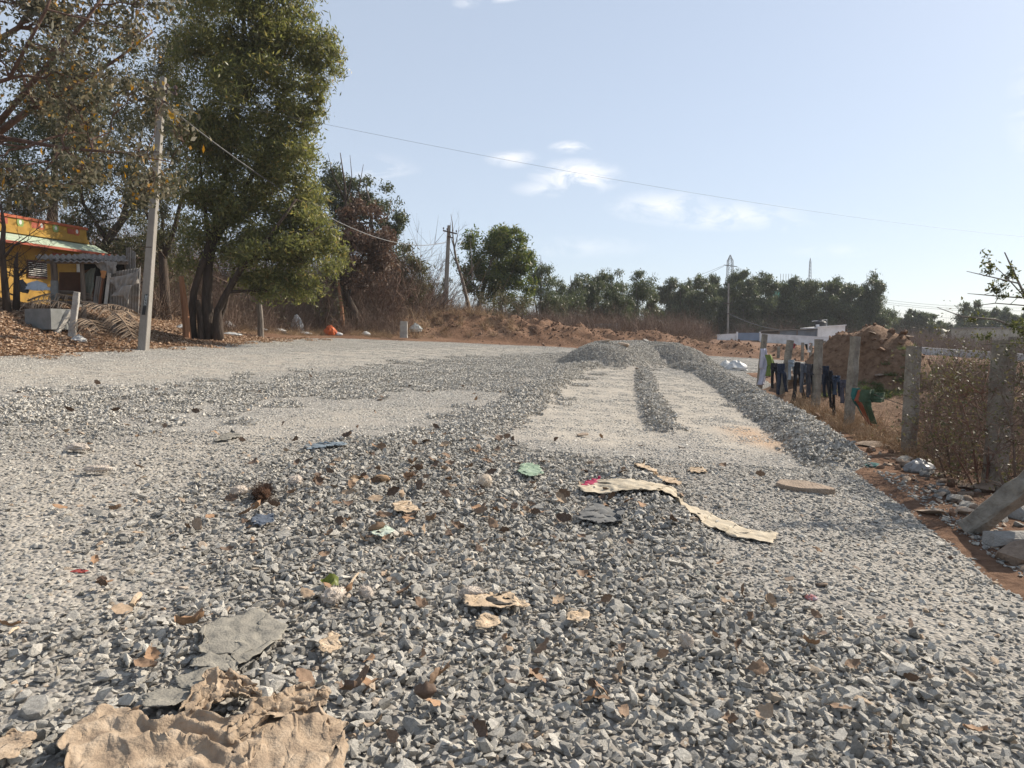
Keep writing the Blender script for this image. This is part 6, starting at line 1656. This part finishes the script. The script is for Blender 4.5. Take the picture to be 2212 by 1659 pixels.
gcloth('beige_rag', 'dried pale leaf sheath in the central loose gravel', [(848, 1108), (870, 1100), (900, 1112)], [(856, 1122), (878, 1126), (905, 1122)], m_paleb, 'scrap', 8, 14, .06, .035, 31, 8)
gcloth('beige_rag', 'curled tan peel right of the cotton tufts', [(1005, 1320), (1050, 1316), (1100, 1318), (1130, 1330)], [(1012, 1340), (1050, 1346), (1100, 1344), (1140, 1342)], m_paleb, 'scrap', 10, 20, .06, .04, 32, 8)
gcloth('black_rag', 'black charred scrap under the curled tan peel', [(1040, 1326), (1080, 1322), (1110, 1330)], [(1044, 1338), (1080, 1340), (1108, 1338)], mat('charred', (.02, .018, .016), (.05, .045, .04), scale=8), 'scrap', 8, 14, .05, .05, 33, 8)
gcloth('beige_rag', 'pale crumpled paper below the curled tan peel', [(1028, 1378), (1050, 1362), (1075, 1372)], [(1032, 1392), (1055, 1396), (1078, 1386)], m_paleb, 'scrap', 10, 14, .07, .04, 34, 8)
gcloth('beige_rag', 'thin translucent scrap right of the crumpled paper', [(1225, 1362), (1250, 1354), (1272, 1358)], [(1228, 1374), (1250, 1378), (1270, 1372)], m_paleb, 'scrap', 8, 12, .05, .03, 35, 8)
gcloth('beige_rag', 'frayed straw scrap right of the grey cloth', [(690, 1430), (712, 1404), (732, 1410)], [(694, 1442), (715, 1446), (734, 1436)], m_paleb, 'scrap', 8, 12, .06, .03, 36, 8)
gcloth('green_bag', 'crumpled pale green plastic bag in the loose gravel', [(1122, 1030), (1140, 1018), (1166, 1026)], [(1126, 1044), (1145, 1050), (1168, 1042)], mat('pale_green_plastic', (.18, .25, .16), (.28, .35, .25), scale=6, rough=.4), 'bag', 14, 18, .12, .07, 37, 7)
gcloth('clear_bag', 'small green tinted plastic scrap in the middle gravel', [(800, 1166), (825, 1158), (848, 1164)], [(804, 1176), (826, 1180), (848, 1174)], mat('clear_plastic', (.34, .40, .32), (.46, .5, .42), scale=6, rough=.35), 'scrap', 8, 12, .05, .03, 38, 8)

# ------------------------------------------------------------------ cotton tufts, coir husk, litter
m_cotton = mat('cotton_fluff', (.42, .36, .30), (.56, .49, .42), scale=14, rough=1.0, bump=.6, bscale=60)
m_fluff = mat('cotton_fibre', (.46, .40, .34), (.58, .51, .45), scale=9, rough=1.0)
m_coir = mat('coir', (.045, .022, .012), (.10, .052, .03), scale=10, rough=1.0, island=.5)
def tuft(name, label, u, v, sx, sy, sz, m, mf, seed, cat='cotton', hair=260, hl=.022, amp=.28):
    p = gp(u, v); p.z = road1(p.x, p.y) + sz * .55 + .04
    bm = bmesh.new(); bmesh.ops.create_icosphere(bm, subdivisions=4, radius=1)
    for w in bm.verts:
        n_ = noise.noise(w.co * 1.7 + Vector((seed, 0, 0))) * amp + noise.noise(w.co * 4.5 + Vector((0, seed, 0))) * amp * .5 + noise.noise(w.co * 11) * amp * .25
        w.co = w.co * (1 + n_); w.co = Vector((w.co.x * sx, w.co.y * sy, w.co.z * sz))
    cs = [(v_.co.copy(), v_.normal.copy()) for v_ in bm.verts]
    me = bpy.data.meshes.new(name); bm.to_mesh(me); bm.free(); me.materials.append(m); me.polygons.foreach_set('use_smooth', [True] * len(me.polygons))
    root = tag(empty(name, p), label, cat); mesh_obj('body', me, root); root.rotation_euler = (0, 0, seed)
    r = random.Random(int(seed * 10)); Q = []
    for i in range(hair):
        c, n_ = r.choice(cs); d = (n_ + Vector((r.gauss(0, .6), r.gauss(0, .6), r.gauss(0, .6)))).normalized() * hl * r.uniform(.5, 1.5); s = d.cross(Vector((r.random(), r.random(), 1))).normalized() * .0011
        Q.append([c - s, c + s, c + d + s * .3, c + d - s * .3])
    tag(mesh_obj('fibres', quad_mesh('fibres', np.array([[tuple(v_) for v_ in q] for q in Q]), mf), root), kind='stuff')
tuft('cotton_tuft', 'large fluffy cotton tuft beside the bright green leaf', 722, 1312, .085, .05, .035, m_cotton, m_fluff, 1.3)
tuft('cotton_tuft', 'smooth egg-shaped cotton tuft right of the large tuft', 792, 1308, .055, .032, .03, m_cotton, m_fluff, 2.1, amp=.14)
tuft('cotton_tuft', 'cotton tuft left of the curled tan peel', 1018, 1312, .065, .04, .032, m_cotton, m_fluff, 3.2)
tuft('cotton_tuft', 'round pale brown cotton ball in the centre of the loose gravel', 1048, 1062, .07, .06, .06, mat('cotton_tan', (.38, .31, .24), (.5, .43, .34), scale=12, rough=1.0), m_fluff, 4.4, amp=.16)
tuft('cotton_tuft', 'dirty cotton tuft above the brown coir husk', 640, 1056, .07, .05, .035, m_cotton, m_fluff, 5.0)
tuft('cotton_tuft', 'flat cotton tuft at the left among the gravel', 168, 975, .13, .07, .035, m_cotton, m_fluff, 6.0)
tuft('cotton_tuft', 'white cotton scrap on the left packed gravel', 212, 1026, .11, .05, .028, m_cotton, m_fluff, 6.6)
tuft('cotton_tuft', 'pale cotton husk left of the brown coir', 517, 1078, .06, .04, .04, m_cotton, m_fluff, 7.1)
tuft('cotton_tuft', 'thin cotton wisp in the right foreground gravel', 1482, 1420, .02, .03, .035, m_cotton, m_fluff, 7.7, hair=160)
tuft('coir_husk', 'dark brown bristly coconut coir husk on the gravel', 566, 1084, .15, .06, .04, m_coir, m_coir, 8.2, 'coir husk', 900, .06)
tuft('ribbed_husk', 'ribbed pale brown half shell in the loose gravel', 826, 1050, .085, .045, .03, mat('husk_brown', (.25, .15, .08), (.42, .28, .16), scale=8, stretch=(9, 1, 1)), m_coir, 8.9, 'husk', 40, .02, .1)

# dry leaves lying singly
m_dl = [mat('dry_leaf_tan', (.25, .18, .12), (.36, .27, .19), scale=14, rough=.8), mat('dry_leaf_brown', (.15, .095, .06), (.24, .16, .105), scale=14, rough=.75), mat('dry_leaf_dark', (.085, .055, .038), (.15, .10, .07), scale=14, rough=.7), mat('dry_leaf_orange', (.22, .13, .075), (.33, .205, .12), scale=14, rough=.75)]
rl = random.Random(77); LEAFM = []
for i in range(10):
    L, W = 1.0, rl.uniform(.5, .8); g = []; cu = rl.uniform(-.9, 1.6); cl = rl.uniform(-.6, .9); nx, ny = 8, 6; ph = rl.uniform(0, 6)
    for j in range(nx + 1):
        t = j / nx; w = W * .5 * (math.sin(math.pi * (t * .94 + .03)) ** .75) + .004; row = []
        for k in range(ny + 1):
            s = -1 + 2 * k / ny; a = cl * s * .9
            ww = w * (1 + .16 * math.sin(t * 17 + ph + s) + .12 * math.sin(t * 31 + 2 * ph))
            row.append(Vector(((t - .5) * L * (1 - .12 * abs(cu)), s * ww * (1 - .16 * abs(cl)), .30 * cl * s * s * W + .28 * cu * (t - .5) ** 2 * 2 + .03 * math.sin(9 * t + ph) * s + .13 * abs(s) * W + .03 * math.sin(t * 14 + s * 5))))
        g.append(row)
    mb = MB().grid(g).tube([g[0][3], g[0][3] + Vector((-.12, .02, .0)), g[0][3] + Vector((-.26, .05, .03))], [.015, .012, .01], 4)
    LEAFM.append([mb.mesh('dry_leaf', m, True) for m in m_dl])
def leaf_at(p, s, kind, label, group, up=False, yaw=None, pitch=None, shape=None):
    o = bpy.data.objects.new('dry_leaf', LEAFM[shape if shape is not None else rl.randrange(10)][kind]); col.objects.link(o)
    o.location = p; o.scale = (s, s, s)
    o.rotation_euler = (rl.gauss(1.2 if up else 0, .35), rl.gauss(0, .35), yaw if yaw is not None else rl.uniform(0, 6.28))
    return tag(o, label, 'dry leaf', group)
SPOTS = [  # leaves that stand out: pixel, length, colour, on edge
    (412, 1376, .15, 3, False, 'crinkled orange brown leaf left of the spread grey cloth'), (920, 1554, .10, 2, True, 'dark leaf standing on edge in the bottom gravel'), (1300, 1528, .11, 1, False, 'veined brown leaf in the bottom right gravel'), (1340, 1448, .07, 2, True, 'small dark leaf standing on edge right of centre bottom'),
    (1640, 1478, .12, 1, False, 'brown leaf near the right bottom packed gravel'), (660, 1502, .10, 1, False, 'brown leaf above the wide tan cloth'), (960, 1490, .10, 3, False, 'flat brown leaf right of the bottom centre'), (1160, 1505, .12, 1, False, 'torn brown leaf in the bottom centre gravel'),
    (1045, 1640, .10, 2, True, 'upright dark leaf at the bottom edge'), (20, 1378, .10, 3, False, 'orange brown leaf at the left edge above the tan cloth'), (232, 1275, .09, 3, False, 'orange tan leaf on the left packed gravel'), (300, 1172, .08, 0, False, 'pale tan leaf on the left track edge'),
    (448, 1240, .08, 2, False, 'dark brown leaf left of the cotton tufts'), (330, 1452, .11, 3, False, 'rust leaf lying left of the grey cloth'), (316, 1472, .12, 1, False, 'brown leaf with lifted edges left of the torn grey flap'), (810, 1608, .10, 0, False, 'tan leaf right of the wide tan cloth'),
    (712, 1292, .08, 3, False, 'brown leaf under the large cotton tuft'), (910, 1336, .09, 1, False, 'brown leaf between the two cotton groups'), (1090, 1166, .09, 2, True, 'dark round leaf on edge below the middle of the gravel'), (1155, 1128, .10, 2, True, 'dark curled leaf beneath the cotton ball'),
    (700, 1220, .08, 1, False, 'brown leaf below the middle left gravel'), (640, 1020, .10, 2, True, 'dark upright leaf above the coir husk'), (1320, 1100, .12, 2, True, 'big dark leaf under the beige strip'), (1355, 1112, .11, 3, False, 'tan leaf just below the beige strip'),
    (1455, 1165, .11, 2, False, 'dark leaf below the bend of the beige strip'), (1660, 1325, .10, 0, False, 'tan leaf in the right gravel'), (1600, 1300, .10, 1, False, 'brown leaf right of the lower loose gravel'), (1750, 1420, .09, 3, False, 'orange leaf at the right bottom'), (1650, 1575, .10, 0, False, 'tan leaf at the bottom right'), (1560, 1015, .13, 1, False, 'pair of brown leaves by the right ridge end'),
    (300, 1020, .10, 1, False, 'brown curled leaf on the left track'), (130, 1114, .1, 3, False, 'small reddish leaf at the left'), (250, 1120, .09, 1, False, 'flat brown leaf beside the left track'), (425, 905, .13, 2, True, 'dark leaf cluster on the upper loose band')]
for u, v, s, kd, up, lab in SPOTS:
    p = gp(u, v); p.z = road1(p.x, p.y) + (.055 if not up else .055 + s * .25); leaf_at(p, s, kd, lab, 'dry leaves that stand out', up)
for i in range(262):
    if i < 165: u, v = rl.gauss(940, 240), rl.uniform(950, 1190)
    elif i < 225: u, v = rl.uniform(-40, 2150), rl.uniform(1180, 1650)
    else: u, v = rl.uniform(-50, 1200), rl.uniform(800, 980)
    p = gp(u, v)
    if not inside(np.array([p.x]), np.array([p.y]), ROAD)[0]: continue
    up = rl.random() < .28; s = rl.uniform(.05, .11) if v > 1180 else rl.uniform(.07, .14); p.z = road1(p.x, p.y) + (.05 if not up else .05 + s * .2)
    kd = rl.choice((0, 1, 1, 2, 2, 3))
    zone = 'on the upper loose band' if v < 980 else ('by the coir husk' if u < 750 and v < 1180 else ('around the cotton ball' if u < 1180 and v < 1180 else ('near the beige strip' if v < 1180 else ('in the left foreground' if u < 800 else ('at the bottom centre' if u < 1400 else 'in the right foreground')))))
    leaf_at(p, s, kd, '%s dry leaf %s %s' % (('tan', 'brown', 'dark', 'orange brown')[kd], 'standing on edge' if up else 'lying flat', zone), 'dry leaves strewn over the gravel', up)
# the one fresh leaf and a straw
p = gp(712, 1285); gl = MB().grid([[Vector((x * .05, y * .04 * math.sin(1.2 + x), .02 * abs(y) + .02 * math.sin(x * 4 + y))) for y in (-1, -.5, 0, .5, 1)] for x in (-1, -.5, 0, .5, 1)]).build('fresh_leaf', leaf_mat('fresh_leaf', [(0, (.13, .16, .025)), (1, (.16, .18, .035))], .25), None, smooth=True)
gl.location = (p.x, p.y, road1(p.x, p.y) + .055); gl.rotation_euler = (.7, .1, .3); tag(gl, 'bright yellow green leaf tucked behind the large cotton tuft', 'leaf')
for i, (a, b, lab) in enumerate((((755, 1290), (775, 1268), 'pale straw stalk right of the large cotton tuft'), ((285, 1328), (302, 1306), 'rolled tan bark piece on the left gravel'), ((40, 1380), (20, 1402), 'dry stalk at the left edge of the gravel'), ((1995, 1000), (2030, 985), 'bleached stick on the rubble below the thick post'))):
    A, B = gp(*a), gp(*b); A.z = road1(A.x, A.y) + .05; B.z = road1(B.x, B.y) + .06
    o = MB().tube([Vector((0, 0, 0)), (B - A) * .5 + Vector((0, 0, .006)), B - A], [.006, .007, .005] if i != 1 else [.016, .018, .016], 6).build('stalk', m_paleb, None); o.location = A; tag(o, lab, 'stalk')

# ------------------------------------------------------------------ rubbish by the far left road edge
m_wp = mat('white_plastic', (.42, .42, .41), (.56, .56, .55), scale=3, rough=.45)
m_op = mat('orange_plastic', (.46, .085, .02), (.56, .13, .035), scale=3, rough=.45)
m_bp = mat('black_sheet', (.012, .012, .014), (.03, .03, .034), scale=3, rough=.4)
def bag(name, label, u, v, w, h, d, m, Y=None, seed=1, cat='bag', spiky=.35, group=None):
    p = gp(u, v) if Y is None else Vector((*gxy(u, Y), 0)); p.z = float(np.maximum(ground_z(np.array([p.x]), np.array([p.y]))[0], 0 * p.x + (road1(p.x, p.y) if inside(np.array([p.x]), np.array([p.y]), ROAD)[0] else -9)))
    bm = bmesh.new(); bmesh.ops.create_icosphere(bm, subdivisions=3, radius=1)
    for w_ in bm.verts:
        c = w_.co; n_ = (1 - abs(noise.noise(c * 1.6 + Vector((seed, seed * .3, 0)))) * 2) * spiky + noise.noise(c * 4 + Vector((0, seed, 0))) * spiky * .6
        up_ = max(0, c.z); c = Vector((c.x * (1 - .55 * up_), c.y * (1 - .55 * up_), c.z)) * (1 + n_ * .7)
        w_.co = Vector((c.x * w / 2, c.y * d / 2, max((c.z + .55) * h / 1.6, -.03)))
    me = bpy.data.meshes.new(name); bm.to_mesh(me); bm.free(); me.materials.append(m)
    o = mesh_obj(name, me); o.location = p; return tag(o, label, cat, group)
bag('plastic_bag', 'tall white plastic bag caught on the dry bank', 641, 712, .62, .95, .4, m_wp, 37.2, 1)
bag('plastic_bag', 'bright orange plastic bag at the far left road edge', 713, 725, .62, .5, .45, m_op, None, 2)
bag('plastic_sheet', 'white sheet scrap just right of the orange bag', 730, 726, .45, .16, .3, m_wp, None, 3, 'plastic sheet')
bag('plastic_sheet', 'flat white sheet left of the orange bag', 655, 722, .9, .16, .5, m_wp, None, 4, 'plastic sheet')
bag('plastic_sheet', 'white sheet below the tall white bag', 632, 716, .5, .3, .4, m_wp, None, 5, 'plastic sheet')
bag('plastic_sheet', 'white and black scraps in the middle of the rubbish row', 602, 718, .7, .2, .4, m_wp, None, 6, 'plastic sheet')
bag('plastic_sheet', 'black sheet scrap among the white rubbish', 612, 722, .4, .12, .3, m_bp, None, 7, 'plastic sheet')
bag('plastic_sheet', 'pale rubbish scrap left of the middle rubbish', 560, 716, .7, .14, .4, m_wp, None, 8, 'plastic sheet')
bag('plastic_bag', 'white bag against the foot of the acacia', 474, 696, .5, .42, .35, m_wp, None, 9)
bag('plastic_bag', 'pale crumpled bags right of the acacia foot', 492, 712, .62, .32, .4, m_wp, None, 10)
bag('plastic_sheet', 'long white sheet behind the acacia foot', 495, 682, .95, .14, .3, m_wp, 30.5, 11, 'plastic sheet')
bag('plastic_sheet', 'white scrap on the litter left of the acacia', 392, 712, .5, .2, .35, m_wp, None, 12, 'plastic sheet')
bag('plastic_sheet', 'white scrap near the boundary stone', 790, 724, .5, .2, .3, m_wp, None, 13, 'plastic sheet')
bag('plastic_bag', 'clear crumpled bag right of the boundary stone', 898, 724, .7, .45, .4, mat('clear_grey_plastic', (.4, .42, .4), (.5, .52, .5), scale=3, rough=.35), None, 14)
bag('plastic_bag', 'small white bag in the leaf litter before the trough', 170, 742, .4, .22, .3, m_wp, None, 15)
bag('plastic_bag', 'white bundle at the end of the cross road by the soil', 1590, 800, .9, .4, .6, m_wp, None, 16)
bag('plastic_bag', 'small white bundle left of the larger one by the cross road', 1568, 796, .5, .34, .4, m_wp, None, 17)
bag('plastic_sheet', 'black plastic sheet on the left shoulder of the soil mound', 1776, 775, .6, .3, .4, m_bp, 16.6, 18, 'plastic sheet')
bag('plastic_bag', 'torn grey plastic in the rubble below the thick post', 1985, 1020, .34, .16, .2, mat('grey_plastic', (.25, .25, .25), (.36, .36, .36), scale=4, rough=.4), None, 19)
bag('plastic_sheet', 'teal plastic scrap at the rubble edge', 1885, 1008, .22, .05, .12, mat('teal_plastic', (.04, .12, .12), (.06, .16, .15), scale=4), None, 20, 'plastic sheet')
bag('plastic_sheet', 'small colourful wrapper on the right packed gravel', 1752, 1295, .07, .03, .05, mat('wrapper', (.5, .1, .06), (.3, .35, .4), scale=30), None, 21, 'wrapper')
bag('plastic_sheet', 'red twisted strip on the left packed gravel', 172, 1236, .09, .015, .04, mat('red_strip', (.28, .05, .04), (.36, .08, .07), scale=8), None, 22, 'strip')
bag('plastic_sheet', 'pink scrap beneath the fourth fence post', 1893, 925, .16, .08, .1, mat('pink_scrap', (.6, .2, .2), (.7, .3, .3), scale=8), None, 23, 'scrap')
# green weeds on the mound
wp = coll_of('weed_clumps', [strip_clump('weed_clump', 60, .10, .006, .1, leaf_mat('weed_leaf', [(0, (.06, .09, .03)), (1, (.11, .13, .05))], .3), 1.0, 95 + i, 0, .8) for i in range(2)])
cx, cy = gxy(1925, 15.6); P = np.stack([cx + rng.normal(0, .55, 70), cy + rng.normal(0, .22, 70)], -1)
o = scatter('weeds', np.column_stack([P, ground_z(P[:, 0], P[:, 1])]), np.zeros((70, 3)), np.ones(70), wp); tag(o, 'small green weeds on the soil mound', 'weeds', kind='stuff')

# same-looking leaves and stones: say which one by its nearness to the camera
same = {}
for o in col.objects:
    if o.get('group') in ('dry leaves strewn over the gravel', 'rubble along the right road edge'): same.setdefault(o['label'], []).append(o)
for lab, obs in same.items():
    if len(obs) < 2: continue
    for i, o in enumerate(sorted(obs, key=lambda q: q.location.length)):
        o['label'] = lab + (', nearest there' if i == 0 else ', %s nearest there' % (ORD[i] if i < len(ORD) else 'about thirtieth'))
# ------------------------------------------------------------------ dusty air
hzb = MB().box((30, 140, 28), (460, 330, 68)).build('haze', [], None)
mh = bpy.data.materials.new('dusty_air'); mh.use_nodes = True; nt = mh.node_tree; nt.nodes.clear()
ho = nt.nodes.new('ShaderNodeOutputMaterial'); hv = nt.nodes.new('ShaderNodeVolumePrincipled')
hv.inputs['Color'].default_value = (.86, .89, .93, 1); hv.inputs['Density'].default_value = .00042; hv.inputs['Anisotropy'].default_value = .0
nt.links.new(hv.outputs[0], ho.inputs['Volume']); hzb.data.materials.append(mh)
tag(hzb, 'thin dusty haze in the air over the site', 'haze', kind='stuff')
